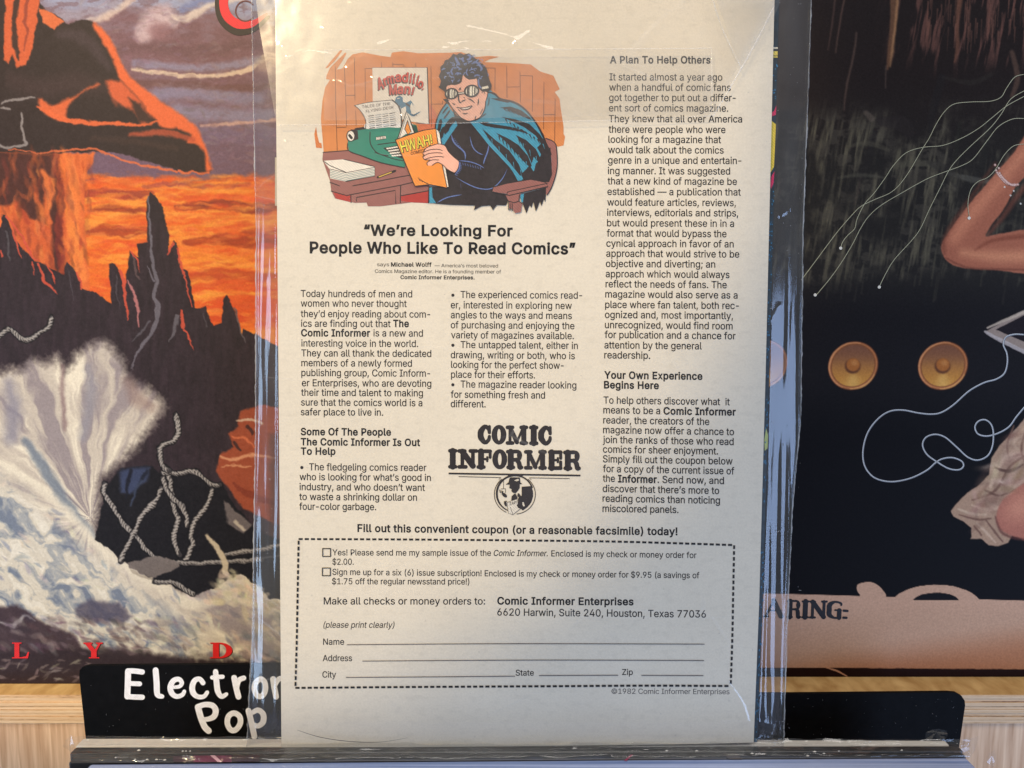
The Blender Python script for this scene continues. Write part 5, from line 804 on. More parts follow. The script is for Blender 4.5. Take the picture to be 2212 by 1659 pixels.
# bent arm
SK = (178, 108, 80)
arm = c7([(1707, 20), (1530, 45), (1480, 110), (1420, 200), (1707, 245)])
B.poly([(2240, 262), (2190, 330), (2158, 366), (2122, 408), (2086, 450), (2054, 494), (2034, 528), (2038, 554), (2058, 572), (2094, 580), (2150, 583), (2240, 586), (2240, 500), (2160, 505), (2130, 510), (2142, 486), (2172, 446), (2196, 400), (2240, 350)], (166, 100, 76), 4, 1, True)
B.stroke([(2236, 300), (2170, 380), (2100, 462), (2062, 515)], (22, 22, 26, 20), (208, 134, 100), 34, .75); B.stroke([(2150, 352), (2090, 436), (2042, 510), (2040, 548)], (4, 7, 8, 6), (110, 62, 48), 12, .6)
B.stroke([(2240, 552), (2150, 554), (2080, 546)], (26, 22, 12), (214, 144, 106), 28, .75)
B.stroke([(2240, 508), (2150, 518), (2106, 540)], (10, 8, 3), (128, 70, 52), 9, .7)
B.stroke([(2240, 372), (2200, 420), (2168, 466), (2134, 508)], (12, 12, 11, 6), (126, 72, 56), 11, .6)
B.stroke([(2240, 584), (2150, 581), (2090, 578), (2044, 558)], (4, 5, 5, 4), (112, 64, 50), 5, .6)
for i in range(2):
    for j in range(17):
        t = j / 16; x = 2150 + 8 * i + 44 * t ** 1.3 + 3 * math.sin(t * 5); y = 357 + 52 * t ** .55 + 7 * (1 - t) * i - (10 * t ** 4)
        B.ell(x, y, 3.0, 3.0, (120, 76, 62), 0, .2, .9, False); B.ell(x - .5, y - .7, 2.2, 2.2, (226, 190, 176), 0, .3, 1, False)
for x, y in [(2183, 422), (2205, 440), (2190, 412), (2170, 404)]: B.ell(x, y, 1.8, 1.8, (220, 214, 200), 0, .3, 1, False)
# tablet
B.poly([(2128, 716), (2212, 672), (2300, 640), (2300, 800), (2212, 756), (2150, 730)], (150, 132, 120), 2); B.poly([(2151, 712), (2214, 680), (2300, 650), (2300, 770), (2212, 738)], (34, 28, 30), 2)
B.stroke([(2128, 716), (2148, 728), (2212, 760)], (5, 8, 9), (182, 170, 164), 2.5, .9); B.stroke([(2133, 708), (2212, 674)], (4, 8), (190, 172, 152), 2.5, .9, sm=False)
# draped cloth and knee
CL = (186, 150, 122)
B.poly([(2240, 870), (2200, 920), (2160, 962), (2142, 990), (2136, 1026), (2110, 1052), (2090, 1064), (2064, 1090), (2054, 1104), (2060, 1116), (2080, 1126), (2098, 1140), (2098, 1160), (2096, 1164), (2120, 1164), (2136, 1178), (2156, 1180), (2178, 1172), (2190, 1150), (2240, 1160)], (176, 142, 116), 3)
for P, ww, c in [([(2230, 920), (2190, 950), (2160, 1000), (2140, 1050)], (10, 14, 12, 8), (206, 172, 142)), ([(2220, 980), (2180, 1010), (2150, 1060), (2100, 1080)], (6, 5, 6, 3), (116, 82, 66)), ([(2150, 1010), (2180, 1018), (2210, 1004)], (4, 8, 3), (76, 50, 42)), ([(2130, 1060), (2160, 1070), (2200, 1056)], (6, 4, 4), (104, 74, 60)),
        ([(2100, 1092), (2130, 1100), (2160, 1096), (2190, 1070)], (4, 7, 7, 5), (208, 174, 144)), ([(2070, 1100), (2100, 1110), (2130, 1112)], (4, 6, 4), (206, 176, 146)), ([(2072, 1112), (2110, 1122), (2140, 1120)], (2, 5, 3), (112, 80, 66)), ([(2110, 1130), (2130, 1150), (2150, 1172)], (3, 6, 3), (206, 174, 146)),
        ([(2130, 1124), (2150, 1150), (2166, 1170)], (3, 5, 3), (116, 84, 70)), ([(2104, 1136), (2120, 1156)], 4, (120, 88, 72)), ([(2160, 1040), (2190, 1050), (2220, 1030)], (4, 8, 6), (212, 180, 150)), ([(2190, 920), (2176, 960), (2180, 990)], (3, 5, 3), (128, 94, 76)), ([(2215, 930), (2206, 970), (2214, 1000)], (3, 5, 2), (120, 86, 70))]:
    B.stroke(P, ww, c, 4, .85)
B.poly([(2152, 1112), (2160, 1090), (2180, 1066), (2240, 1040), (2240, 1164), (2200, 1162), (2166, 1148), (2154, 1132)], (178, 112, 92), 5, 1, True)
B.dabs(70, [(2100, 1060), (2150, 990), (2212, 900), (2212, 1030), (2150, 1100), (2100, 1150)], [(206, 172, 142), (140, 106, 86), (120, 88, 72), (216, 184, 154)], 9, -40, 35, RNG, .4, 3.5, .9)
B.ell(2206, 1096, 34, 26, (214, 146, 116), -30, .9, .7); B.stroke([(2150, 1116), (2164, 1150), (2200, 1164), (2240, 1166)], (3, 6, 6, 4), (100, 58, 50), 6, .7)
# light band with the title, dark foot
w = B.win(0, 9999, 1280, 1500); X, Y = B.U[w], B.V[w]
edge = 1283 + (X - 1700) * .028
P_ = mixc((202, 160, 132), (196, 156, 128), sstep(1290, 1340, Y)); P_ = mixc(P_, (162, 98, 60), sstep(1370, 1450, Y + (X - 1950) * .14) * .62); P_ = mixc(P_, (196, 156, 132), sstep(1900, 1700, X) * .4)
m = sstep(-.8, .8, Y - edge)[..., None]; B.C[w] = B.C[w] * (1 - m) + P_ * m
B.poly(c8([(770, 530), (772, 490), (820, 474), (880, 480), (930, 520), (944, 575), (770, 580), (790, 560)]), (200, 159, 131), 1.5, 1, True)
B.poly([(x, min(y, 1297)) for x, y in [tuple(p) for p in arc(2022, 1310, 98, 47, 180, 360, 40)]], (200, 159, 131), 1.2, 1)
B.poly([tuple(p) for p in arc(2022, 1300, 50, 20, 190, 350, 30)], (20, 18, 20), 1.2, 1)
fe = c8([(-900, 1016), (620, 1020), (2600, 1036), (2600, 1200), (-900, 1200)])
B.poly(fe, (34, 18, 16), 2)
B.stroke(c8([(560, 1016), (630, 1036), (690, 1066), (718, 1090)]), (1.5, 4, 3, 2), (196, 144, 112), 1.5, .95)
B.C += RNG.normal(0, 1.6, B.C.shape[:2])[..., None]
Pg = RIGHT.loc(B.U, B.V, 0.0002)
Pg[..., 1] = np.clip(Pg[..., 1], ryb + 0.0002, ryt); Pg[..., 0] = np.clip(Pg[..., 0], rx0 + 0.0002, rx1 - 0.0002)
grid_obj('cover_picture', Pg, artwork_mat('dark_print', 0.5, 0.06, .09), right_lp, B.C)
pr = Print(RIGHT, 0.00035, 1.5e-6)
W1 = (176, 172, 140); W2 = (190, 190, 188)
for P, Q in [([(2087, 540), (2020, 560), (1960, 640), (1920, 705), (1840, 735), (1700, 740), (1580, 755), (1510, 810), (1450, 900), (1400, 1000), (1350, 1080), (1230, 1280), (1130, 1390), (1000, 1450), (900, 1500), (830, 1570), (752, 1659)], [(560, 70), (460, 205), (385, 305)]),
          ([(2087, 700), (1960, 770), (1860, 850), (1760, 930), (1640, 1000), (1500, 1055), (1350, 1070), (1230, 1110), (1140, 1200), (1080, 1290), (1000, 1400), (930, 1480), (875, 1590), (858, 1659)], [(660, 40), (630, 80), (618, 116)]),
          ([(2087, 660), (1990, 720), (1920, 830), (1840, 930), (1700, 1060), (1600, 1160), (1540, 1240), (1480, 1360), (1400, 1520), (1335, 1659)], [(1040, 70), (940, 180), (890, 260), (846, 348)]),
          ([(2087, 860), (2000, 865), (1900, 920), (1820, 1020), (1720, 1150), (1640, 1200), (1520, 1245), (1380, 1300), (1200, 1400), (1050, 1490), (960, 1570), (900, 1659)], [(690, 90), (630, 190), (560, 290), (475, 393)]),
          ([(2087, 1045), (2010, 1060), (1940, 1130), (1880, 1230), (1820, 1290), (1750, 1320), (1700, 1380), (1680, 1480), (1690, 1575)], [])]:
    pr.stroke(W1, c6(P) + c7(Q), 1.35, n=6, cap=False)
for x, y in [(1761, 637), (1899.5, 620), (1816, 536), (2093.5, 471)]: pr.fill((226, 220, 204), arc(x, y, 3.4, 3.4, n=14))
cord = [(1707, 630), (1650, 628), (1600, 645), (1585, 690), (1605, 740), (1608, 800), (1590, 860), (1540, 895), (1470, 915), (1380, 965), (1290, 1045), (1220, 1090), (1160, 1102), (1080, 1095), (990, 1078), (910, 1085), (840, 1130), (780, 1210), (752, 1310), (758, 1400), (800, 1465), (860, 1495), (940, 1502), (1040, 1480), (1130, 1435), (1180, 1392), (1220, 1368), (1280, 1360), (1335, 1380), (1348, 1410), (1320, 1432), (1260, 1425), (1190, 1385), (1130, 1340), (1105, 1285), (1125, 1240), (1180, 1222), (1240, 1240), (1310, 1300), (1370, 1355), (1430, 1375), (1490, 1350), (1520, 1290), (1525, 1210), (1510, 1160), (1475, 1135), (1435, 1145), (1416, 1180), (1435, 1220), (1490, 1232), (1560, 1212), (1620, 1175), (1660, 1120), (1710, 1060)]
pr.stroke((120, 124, 130), c7(cord), 3.6, n=6, cap=False); pr.stroke(W2, [(x - .4, y - .5) for x, y in c7(cord)], 1.9, n=6, cap=False)
pr.build('printed_cords', right_lp)
# slab lettering
def slab(pr, ch, x0, x1, y0, y1, st, se, rgb, slant=0.0):
    """heavy slab-serif capital between x0..x1, y0..y1 drawn with a round pen; st stem width, se serif width"""
    h = st / 2; e = se / 2; m = (y0 + y1) / 2; cx = (x0 + x1) / 2
    def tr(L): return [(x + (y1 - y) * slant, y) for x, y in L]
    def S(L, w, sm=False): pr.stroke(rgb, tr(L), w, sm=sm, n=4)
    def ser(xc, y, hw): S([(xc - hw + e, y), (xc + hw - e, y)], se)
    T, Bm = y0 + e, y1 - e
    if ch == 'I': ser(cx, T, (x1 - x0) / 2); ser(cx, Bm, (x1 - x0) / 2); S([(cx, T), (cx, Bm)], st)
    elif ch == 'O':
        o = arc(cx, m, (x1 - x0) / 2, (y1 - y0) / 2, n=30); i = arc(cx, m, (x1 - x0) / 2 - st * .93, (y1 - y0) / 2 - se * 1.05, n=30)
        N = 30; V = tr([tuple(p) for p in o]) + tr([tuple(p) for p in i]); pr.raw(pr.tr(np.array(V)), [(k, (k + 1) % N, N + (k + 1) % N, N + k) for k in range(N)], rgb)
    elif ch == 'C':
        P = [(x1 - e * .9, y0 + se * 2.1), (x1 - e * 1.3, y0 + se * 1.2), (cx + st * .1, y0 + e), (x0 + h * 1.15, y0 + se * 1.7), (x0 + h * .98, m), (x0 + h * 1.15, y1 - se * 1.7), (cx + st * .1, y1 - e), (x1 - e * 1.3, y1 - se * 1.2), (x1 - e * .9, y1 - se * 2.1)]
        S(P, (se * .9, se, se * 1.1, st, st, st, se * 1.1, se, se * .85), True); S([(x1 - e * .9, y0 + e), (x1 - e * .9, y0 + se * 2.1)], se * .8)
    elif ch == 'N':
        ser(x0 + h + e * .3, T, h + e * .9); ser(x0 + h + e * .6, Bm, h + e * 1.2); ser(x1 - h, T, h + e)
        S([(x0 + h + e * .5, T), (x0 + h + e * .5, Bm)], st * .62); S([(x1 - h - e * .2, T), (x1 - h - e * .2, Bm)], st * .62); S([(x0 + h + e * .5, T + e * .3), (x1 - h - e * .2, Bm - e * .5)], st)
    elif ch == 'M':
        a, b = x0 + h + e * .6, x1 - h - e * .6
        ser(a, Bm, h + e * .75); ser(b, Bm, h + e * .75); ser(a, T, h + e * .75); ser(b, T, h + e * .75)
        S([(a, T), (a, Bm)], st * .5); S([(b, T), (b, Bm)], st * .85); S([(a, T), (cx, Bm - e * .4)], st * .72); S([(b - e * .4, T), (cx, Bm - e * .4)], st * .4)
    elif ch in 'FE':
        a = x0 + h + e * .7
        S([(a - h - e * .4 + e, T), (x1 - e, T)], se); S([(a, T), (a, Bm)], st); S([(x1 - e, T), (x1 - e, y0 + se * 2.1)], se * .8)
        S([(a, m), (x1 - st * .75, m)], se * .62); S([(x1 - st * .8, m - se * .5), (x1 - st * .8, m + se * .5)], se * .6)
        if ch == 'F': ser(a, Bm, h + e * .9)
        else: S([(a - h - e * .4 + e, Bm), (x1 - e, Bm)], se); S([(x1 - e, Bm), (x1 - e, y1 - se * 2.1)], se * .8)
    elif ch in 'RA' and ch == 'R':
        a = x0 + h + e * .7
        ser(a, Bm, h + e * .8); S([(a - h, T), (a, T)], se); S([(a, T), (a, Bm)], st)
        S([(a, T), (x1 - st * .9, T), (x1 - h * 1.3, y0 + (m - y0) * .55), (x1 - st * .9, m), (a, m)], (se, se, st * .9, se, se), True)
        S([(x1 - st * 1.2, m), (x1 - h * 1.5, m + se * .9), (x1 - h * 1.2, Bm), (x1 - e, Bm)], (se, st * .8, st * .8, se), True)
    elif ch == 'A':
        ser(x0 + h + e * .3, Bm, h + e * .6); ser(x1 - h, Bm, h + e * .5)
        S([(x0 + h, Bm), (cx, T)], st * .5); S([(cx - e * .2, T), (x1 - h, Bm)], st); S([(x0 + h * 1.5, m + se), (x1 - h, m + se)], se * .7)
    elif ch == 'G':
        P = [(x1 - e, y0 + se * 2), (x1 - e * 1.6, y0 + se * 1.1), (cx, y0 + e), (x0 + h * 1.1, y0 + se * 2), (x0 + h, m), (x0 + h * 1.1, y1 - se * 2), (cx, y1 - e), (x1 - h, y1 - e * 1.2)]
        S(P, (se, se, se, st, st, st, se, se), True); S([(x1 - h * 1.1, m + e * .6), (x1 - h * 1.1, Bm)], st * .9); S([(cx + e * .6, m + e * .3), (x1 - e, m + e * .3)], se * .8)
pr = Print(RIGHT, 0.00035, 1.5e-6, tr=crop_tr(1591, 1097.2, .33863))
BK = (26, 20, 20)
for ch, a, b, dy in (('E', 60, 165, -6), ('A', 170, 300, -4), ('R', 318, 412, 0), ('I', 412, 462, 2), ('N', 465, 572, 3), ('G', 574, 672, 5)):
    slab(pr, ch, a, b, 588 + dy, 702 + dy, 32 if ch != 'N' else 30, 13, BK, slant=.04)
    pr.build('title_letter', right_lp); pr = Print(RIGHT, 0.00035, 1.5e-6, tr=crop_tr(1591, 1097.2, .33863))
pr.stroke(BK, [(684, 655), (708, 657)], 15, sm=False); pr.stroke(BK, [(682, 700), (702, 701)], 15, sm=False)
pr.build('title_colon', right_lp)

# ================================================================== genre divider card
zt = ZC
DV = Surf(0.2865, 2.5)
div = thing('divider_card', 'black plastic divider card lettered Electronic Pop in white behind the records', 'divider', DV.mat())
top = [(312 / 1.8228, 1458), (172, 1448), (178, 1441), (190, 1438), (400, 1436), (700, 1434), (860, 1434), (905, 1440), (925, 1470), (932, 1497), (1300, 1498), (1700, 1499), (1800, 1498), (2050, 1495.5), (2066, 1497), (2077, 1503), (2084, 1514), (2085, 1524), (2068, 1640), (190, 1640)]
top[0] = (171, 1460)
Lp = [tuple(DV.loc(u, v, 0)) for u, v in top]
T = tessellate_polygon([[Vector(p) for p in Lp]]); n = len(Lp)
V = Lp + [(p[0], p[1], -0.0015) for p in Lp]
F = []
for t in T:
    a, b, c = [np.array(Lp[i]) for i in t]
    if (b[0] - a[0]) * (c[1] - a[1]) - (b[1] - a[1]) * (c[0] - a[0]) < 0: t = t[::-1]
    F.append(tuple(t)); F.append(tuple(i + n for i in t[::-1]))
F += [(i, n + i, n + (i + 1) % n, (i + 1) % n) for i in range(n)]
mesh_obj('card', V, F, plain('black_plastic', (10, 10, 12), 0.62, 0.3, 260, bump=.3, spec=.08), div)
pr = Print(DV, 8e-5, 3e-6, tr=crop_tr(109.7, 1344.1, .27283))
WH = (236, 236, 240); w = 48
def hand(L, ww=w, sm=True): pr.stroke(WH, L, ww, sm=sm, n=6)
hand([(612, 388), (610, 480), (606, 588)]); hand([(612, 386), (660, 386), (724, 394)], 42); hand([(612, 484), (660, 486), (704, 488)], 38); hand([(608, 588), (660, 592), (724, 594)], 42)
hand([(830, 380), (838, 480), (844, 570), (882, 588)], (46, 48, 46, 34))
def le(x, dy=0):   # e
    hand([(x + 30, 515 + dy), (x + 75, 508 + dy), (x + 92, 480 + dy), (x + 70, 452 + dy), (x + 28, 462 + dy), (x + 2, 510 + dy), (x + 12, 560 + dy), (x + 50, 588 + dy), (x + 96, 575 + dy), (x + 112, 548 + dy)], (26, 30, 36, 38, 42, 46, 44, 38, 34, 30))
le(945, 0)
hand([(1205, 480), (1178, 450), (1140, 462), (1120, 510), (1128, 560), (1165, 590), (1212, 588), (1238, 556)], (40, 38, 42, 46, 46, 38, 34, 32))
hand([(1305, 392), (1312, 470), (1322, 545), (1352, 588), (1390, 570)], (42, 46, 46, 38, 30)); hand([(1278, 438), (1320, 434), (1360, 432)], 34)
hand([(1452, 440), (1468, 520), (1486, 590)], 46); hand([(1476, 520), (1490, 460), (1528, 442)], (30, 40, 40))
pr.stroke(WH, [(1660, 450), (1622, 480), (1612, 530), (1635, 580), (1672, 584), (1698, 540), (1694, 478)], 44, closed=True, n=6)
hand([(1760, 450), (1770, 520), (1784, 590)], 46); hand([(1776, 500), (1806, 450), (1846, 456), (1858, 520), (1866, 590)], (32, 40, 44, 46, 46))
hand([(1930, 450), (1938, 520), (1946, 590)], 46); hand([(1925, 385), (1926, 388)], 46, False)
hand([(2090, 480), (2062, 450), (2024, 462), (2004, 510), (2012, 560), (2050, 590), (2096, 588), (2122, 556)], (40, 38, 42, 46, 46, 38, 34, 32))
hand([(1165, 672), (1190, 760), (1220, 830), (1250, 860)], 50); hand([(1168, 668), (1220, 652), (1280, 660), (1306, 700), (1290, 748), (1240, 768), (1212, 766)], (44, 42, 46, 48, 46, 38, 30))
pr.stroke(WH, [(1450, 720), (1408, 744), (1398, 800), (1425, 852), (1466, 850), (1500, 800), (1494, 745)], 44, closed=True, n=6)
hand([(1565, 700), (1590, 800), (1612, 905)], 46); hand([(1590, 720), (1640, 696), (1682, 730), (1680, 790), (1640, 822), (1604, 806)], (34, 42, 46, 46, 40, 30))
pr.build('lettering', div)

# ================================================================== records standing in the bin, seen from above
shrink = film_mat('shrink_wrap', haze=0.05, rough=0.10, ior=1.6, bscale=55, bstr=0.9, bdist=0.004, hcol=(.75, .75, .72), stretch=(0.35, 1.4, 1))
def sleeve(name, label, vt, vb, ul, ur, z, mat, height=0.30, tilt=0.0, bev=0.0007):
    """record jacket on edge: its top face seen between picture rows vt (back) and vb (front), given as (left, right)"""
    a = at_z(ul[0], vt[0], z); b = at_z(ur[0], vt[1], z); c = at_z(ur[1], vb[1], z); d = at_z(ul[1], vb[0], z)
    root = thing(name, label, 'record', Matrix.Translation(((a[0] + b[0]) / 2, (a[1] + d[1]) / 2, z - height)), 'records standing in the bin below the comic')
    o0 = np.array([(a[0] + b[0]) / 2, (a[1] + d[1]) / 2, z - height])
    # box with straight sides: d,c are the front corners
    X0, X1 = (a[0] + d[0]) / 2, (b[0] + c[0]) / 2
    Q = [np.array([X0, d[1], z]), np.array([X1, c[1], z]), np.array([X1, b[1], z]), np.array([X0, a[1], z])]
    Tp = [q - o0 for q in Q]; Bp = [q - o0 - np.array([0, 0, height]) for q in Q]
    V, F = box_mesh(Bp, Tp); o = mesh_obj('jacket', V, F, mat, root); bevel(o, bev, 3)
    return root, o0, Q
white_j = plain('white_card', (222, 216, 204), 0.55, 0.06, 250, bump=.2)
black_j = plain('black_card', (22, 20, 22), 0.35, 0.25, 160, bump=.3)
rw, ow, Qw = sleeve('record', 'record with a white card edge, standing rearmost in the bin', (1594, 1598.5), (1612, 1609), (172, 170), (2044, 2049), ZC - 0.0006, white_j)
rb1, ob1, Qb1 = sleeve('record', 'slim black record edge directly in front of the white one', (1613, 1610.5), (1627, 1622), (158, 155), (2074, 2078), ZC - 0.0004, black_j)
rb2, ob2, Qb2 = sleeve('record', 'black shrink-wrapped record with pink neon flashes, between slim black and blue sleeves', (1628, 1623.5), (1647, 1634), (157, 156), (2080, 2086), ZC - 0.001, black_j)
# magenta printing that wraps over the top edge of the black jacket
PK = [(750, 900, (150, 24, 84)), (820, 850, (196, 120, 130)), (1348, 1372, (186, 30, 90)), (2000, 2010, (60, 56, 54))]
def top_print(root, o0, u0, u1, v0, v1, z, rgb, skew=0):
    P = [at_z(u0, v0, z), at_z(u1, v0, z), at_z(u1 + skew, v1, z), at_z(u0 + skew, v1, z)]
    V = [p - o0 for p in P]
    return mesh_obj('edge_print', V, [(3, 2, 1, 0)], plain('neon_print', rgb, .4, .5, 120), root)
zz = ZC - 0.001 + 4e-5
top_print(rb2, ob2, 418, 500, 1632, 1646, zz, (112, 22, 66)); top_print(rb2, ob2, 374, 418, 1633, 1646, zz, (64, 22, 42)); top_print(rb2, ob2, 500, 560, 1632, 1645, zz, (52, 18, 34)); top_print(rb2, ob2, 454, 464, 1631.5, 1646, zz + 4e-5, (240, 190, 200), 16)
top_print(rb2, ob2, 1392 / 1.0 - 30, 1368, 1630, 1643, zz, (170, 30, 84), -14); top_print(rb2, ob2, 1560, 1590, 1626, 1640, zz, (88, 80, 74), 14)
blue_m, N, L, P = new_mat('polythene_sleeve')
P.inputs['Base Color'].default_value = (*lin((150, 158, 178)), 1); P.inputs['Roughness'].default_value = 0.25; P.inputs['Specular IOR Level'].default_value = 0.7
t = N.new('ShaderNodeTexCoord'); mp = N.new('ShaderNodeMapping'); mp.inputs['Scale'].default_value = (6, 500, 300); n_ = N.new('ShaderNodeTexNoise'); n_.inputs['Scale'].default_value = 1; n_.inputs['Detail'].default_value = 4
L.new(t.outputs['Object'], mp.inputs['Vector']); L.new(mp.outputs[0], n_.inputs['Vector'])
r_ = N.new('ShaderNodeValToRGB'); r_.color_ramp.elements[0].position = .35; r_.color_ramp.elements[0].color = (*lin((112, 134, 184)), 1); r_.color_ramp.elements[1].position = .7; r_.color_ramp.elements[1].color = (*lin((196, 208, 240)), 1)
L.new(n_.outputs['Fac'], r_.inputs[0]); L.new(r_.outputs[0], P.inputs['Base Color'])
b_ = N.new('ShaderNodeBump'); b_.inputs['Strength'].default_value = .6; b_.inputs['Distance'].default_value = .0005; L.new(n_.outputs['Fac'], b_.inputs['Height']); L.new(b_.outputs[0], P.inputs['Normal'])
rbl, obl, Qbl = sleeve('record', 'record in a pale blue polythene sleeve, front of the bin', (1649, 1634.5), (1720, 1712), (168, 160), (2118, 2130), ZC - 0.0012, blue_m, bev=0.001)
# loose shrink wrap: thin crumpled film over the black and white records, with torn ends
def wrap(name, root, o0, rows, umin, umax, z, seed, amp, flare=0.0):
    uu = np.linspace(umin, umax, 260); G = []
    for k, (vl, vr, dz) in enumerate(rows):
        vv = vl + (vr - vl) * (uu - umin) / (umax - umin)
        zz = z + dz + amp * (fbm(uu, np.full_like(uu, k * 40.0), 55, seed, 4) - .45)
        d = ray(uu, vv + 4 * (fbm(uu, np.full_like(uu, k * 33.0), 38, seed + 9, 3) - .5))
        G.append(CAM + d * (zz / d[:, 2])[:, None] - o0)
    return grid_obj(name, np.array(G), shrink, root)
wrap('shrink_wrap', rb2, ob2, [(1590, 1597, .0018), (1594, 1600, .0016), (1600, 1604, .0010), (1607, 1609, .0006), (1614, 1611, .0012), (1621, 1616, .0010), (1628, 1622, .0006), (1636, 1628, .0009), (1642, 1632, .0004), (1648, 1635, -.0004)], 150, 2096, ZC, 5, .0016)
def scrap(root, o0, cu, cv, su, sv, z, seed):
    r = np.random.default_rng(seed); V = []; F = []
    n = 9
    ce = at_z(cu, cv, z) - o0
    V.append(ce + np.array([0, 0, .0015]))
    for k in range(n):
        a = 2 * math.pi * k / n; q = r.uniform(.5, 1.3)
        d = at_z(cu + su * q * math.cos(a), cv, z) - o0; V.append(np.array([d[0], ce[1] + r.uniform(-.001, .001), ce[2] + sv * q * math.sin(a)]))
    F = [(0, 1 + k, 1 + (k + 1) % n) for k in range(n)]
    return mesh_obj('torn_film', V, F, shrink, root)
scrap(rb2, ob2, 2094, 1612, 22, .0052, ZC + .001, 3); scrap(rb2, ob2, 2022, 1590, 20, .0030, ZC + .002, 4); scrap(rb2, ob2, 152, 1618, 14, .004, ZC, 6)
scrap(rbl, obl, 2142, 1640, 18, .003, ZC - .001, 8)
# pale specks standing in for glints of light on the wrapped edges
specks = []
for u, v in [(190, 1599), (250, 1637), (292, 1641), (318, 1641), (338, 1641), (356, 1642), (395, 1623), (402, 1623), (411, 1623), (300, 1621), (1440, 1622), (1505, 1622), (1760, 1624), (1812, 1623), (1948, 1621), (1745, 1633), (1780, 1628), (1625, 1628)]:
    p = at_z(u, v, ZC + .0021) - ob2; s_ = .00028 * RNG.uniform(.6, 1.3); k = len(specks)
    specks.append((p, s_))
V = []; F = []
for p, s_ in specks:
    k = len(V); V += [p + np.array([-2.4 * s_, 0, 0]), p + np.array([0, -s_, 0]), p + np.array([2.0 * s_, 0, .0001]), p + np.array([0, s_, .0002]), p + np.array([0, 0, .0004])]
    F += [(k, k + 1, k + 4), (k + 1, k + 2, k + 4), (k + 2, k + 3, k + 4), (k + 3, k, k + 4)]
o = mesh_obj('film_glints', V, F, plain('glint_white', (214, 206, 190), .3), rb2); o['kind'] = 'stuff'

# ================================================================== the comic
comic = thing('comic_book', 'comic book with cream back cover advertisement, standing inside a clear bag', 'comic book', PAGE.mat())
def sheet(name, quad, h_front, thick, mat, parent):
    n = len(quad)
    L = [PAGE.loc(u, v, h_front) for u, v in quad]
    V = [tuple(p) for p in L] + [(p[0], p[1], h_front - thick) for p in L]
    F = [tuple(range(n - 1, -1, -1)), tuple(range(n, 2 * n))] + [(i, (i + 1) % n, n + (i + 1) % n, n + i) for i in range(n)]
    o = mesh_obj(name, V, F, mat, parent); return o
PAPER = paper_mat()
cover_q = [(593, -48), (594, 0), (599, 500), (604, 1100), (608, 1617), (850, 1614), (1200, 1611), (1500, 1607), (1628, 1604), (1640, 1300), (1654, 800), (1666, 300), (1673, 0), (1674, -48)]
sheet('back_cover', cover_q, 0.0, 0.00025, PAPER, comic)
sheet('page_block', [(595, -46), (609, 1615), (1626, 1602), (1671, -46)], -0.00028, 0.0020, plain('newsprint_edge', (206, 188, 156), .8, .1, 900), comic)
# front cover peeking out at the right, dark teal with printed patches
fc = sheet('front_cover', [(1000, -44), (1000, 1608), (1636, 1603), (1648, 1300), (1662, 800), (1675, 300), (1684, -44)], -0.0024, 0.0003, plain('cover_teal', (22, 44, 56), .4, .5, 700), comic)
pr = Print(PAGE, -0.00238, 1.5e-6)
def strip(v0, v1, rgb, a=0.0, b=1.0):
    def xx(v, f):
        l = np.interp(v, [0, 300, 800, 1300, 1604], [1671, 1665, 1653, 1639, 1627]); r = np.interp(v, [-44, 300, 800, 1300, 1603], [1684, 1675, 1662, 1648, 1636])
        return l + (r - l) * f
    pr.fill(rgb, [(xx(v0, a), v0), (xx(v0, b), v0), (xx(v1, b), v1), (xx(v1, a), v1)])
strip(102, 105.5, (220, 214, 190)); strip(110.5, 120, (226, 204, 96)); strip(121.5, 124.5, (226, 204, 96))
pr.fill((206, 44, 92), [(1677, 228), (1676, 248), (1666, 252), (1667, 243), (1672, 240)])
pr.fill((228, 200, 70), [(1666, 258), (1668, 262), (1676, 268), (1674, 320), (1672, 360), (1664, 374), (1663, 330)])
pr.fill((206, 44, 92), [(1673, 370), (1671, 395), (1666, 408), (1663, 402), (1666, 382)])
pr.fill((188, 200, 128), [(1655, 925), (1659, 940), (1658, 968), (1652, 974), (1651, 950)])
for k in range(160):
    v = RNG.uniform(130, 1600)
    if 225 < v < 410: continue
    f = RNG.uniform(.1, .9); strip(v, v + RNG.uniform(1, 5), (52, 120, 160), f, f + .25)
pr.build('cover_print', fc)

INK = (27, 22, 26); INKD = (16, 13, 17)
def slope(x, y):
    sx = np.interp(x, [650, 1000, 1350], [0, .5, 1])
    a = np.interp(y, [150, 550, 1050, 1170, 1310, 1480], [.001, .003, .004, .004, 0, -.003]); b = np.interp(y, [150, 550, 1050, 1170, 1310, 1480], [.002, .006, .019, .014, .007, -.005])
    return float(a + (b - a) * sx)
def col(name, L, size, offs):
    pr = Print(PAGE, 4e-5, 1.2e-6)
    for it in L:
        t, x0, x1, y = it[:4]; bold = it[4] if len(it) > 4 else 0; sz = it[5] if len(it) > 5 else size; sh = it[6] if len(it) > 6 else 0
        sl = it[7] if len(it) > 7 else slope((x0 + x1) / 2, y)
        if t.startswith('• '):
            X0 = x0 + offs; pr.fill(INK, arc(x0 + 3.4, y - 5.8, 3.5, 3.5, n=12)); pr.text(t[2:].strip(), X0, x1, y, sz, INK, bold, sl)
        else: pr.text(t, x0, x1, y, sz, INK if not bold else INKD, bold, sl, sh)
    return pr.build(name, comic)
def A_(x): return 603.5 + x * .3224
BD = .025; S1 = 14.9; RG = .0075
def X(L, fx, fy=None):
    out = []
    for it in L:
        it = list(it); it[1] = fx(it[1]); it[2] = fx(it[2]); out.append(it)
    return out
col('headline', [['“We’re Looking For', 785.7, 1107.4, 508.5, .028, 22.5], ['People Who Like To Read Comics”', 669, 1243.5, 546.3, .028, 23.5]], 22, 0)
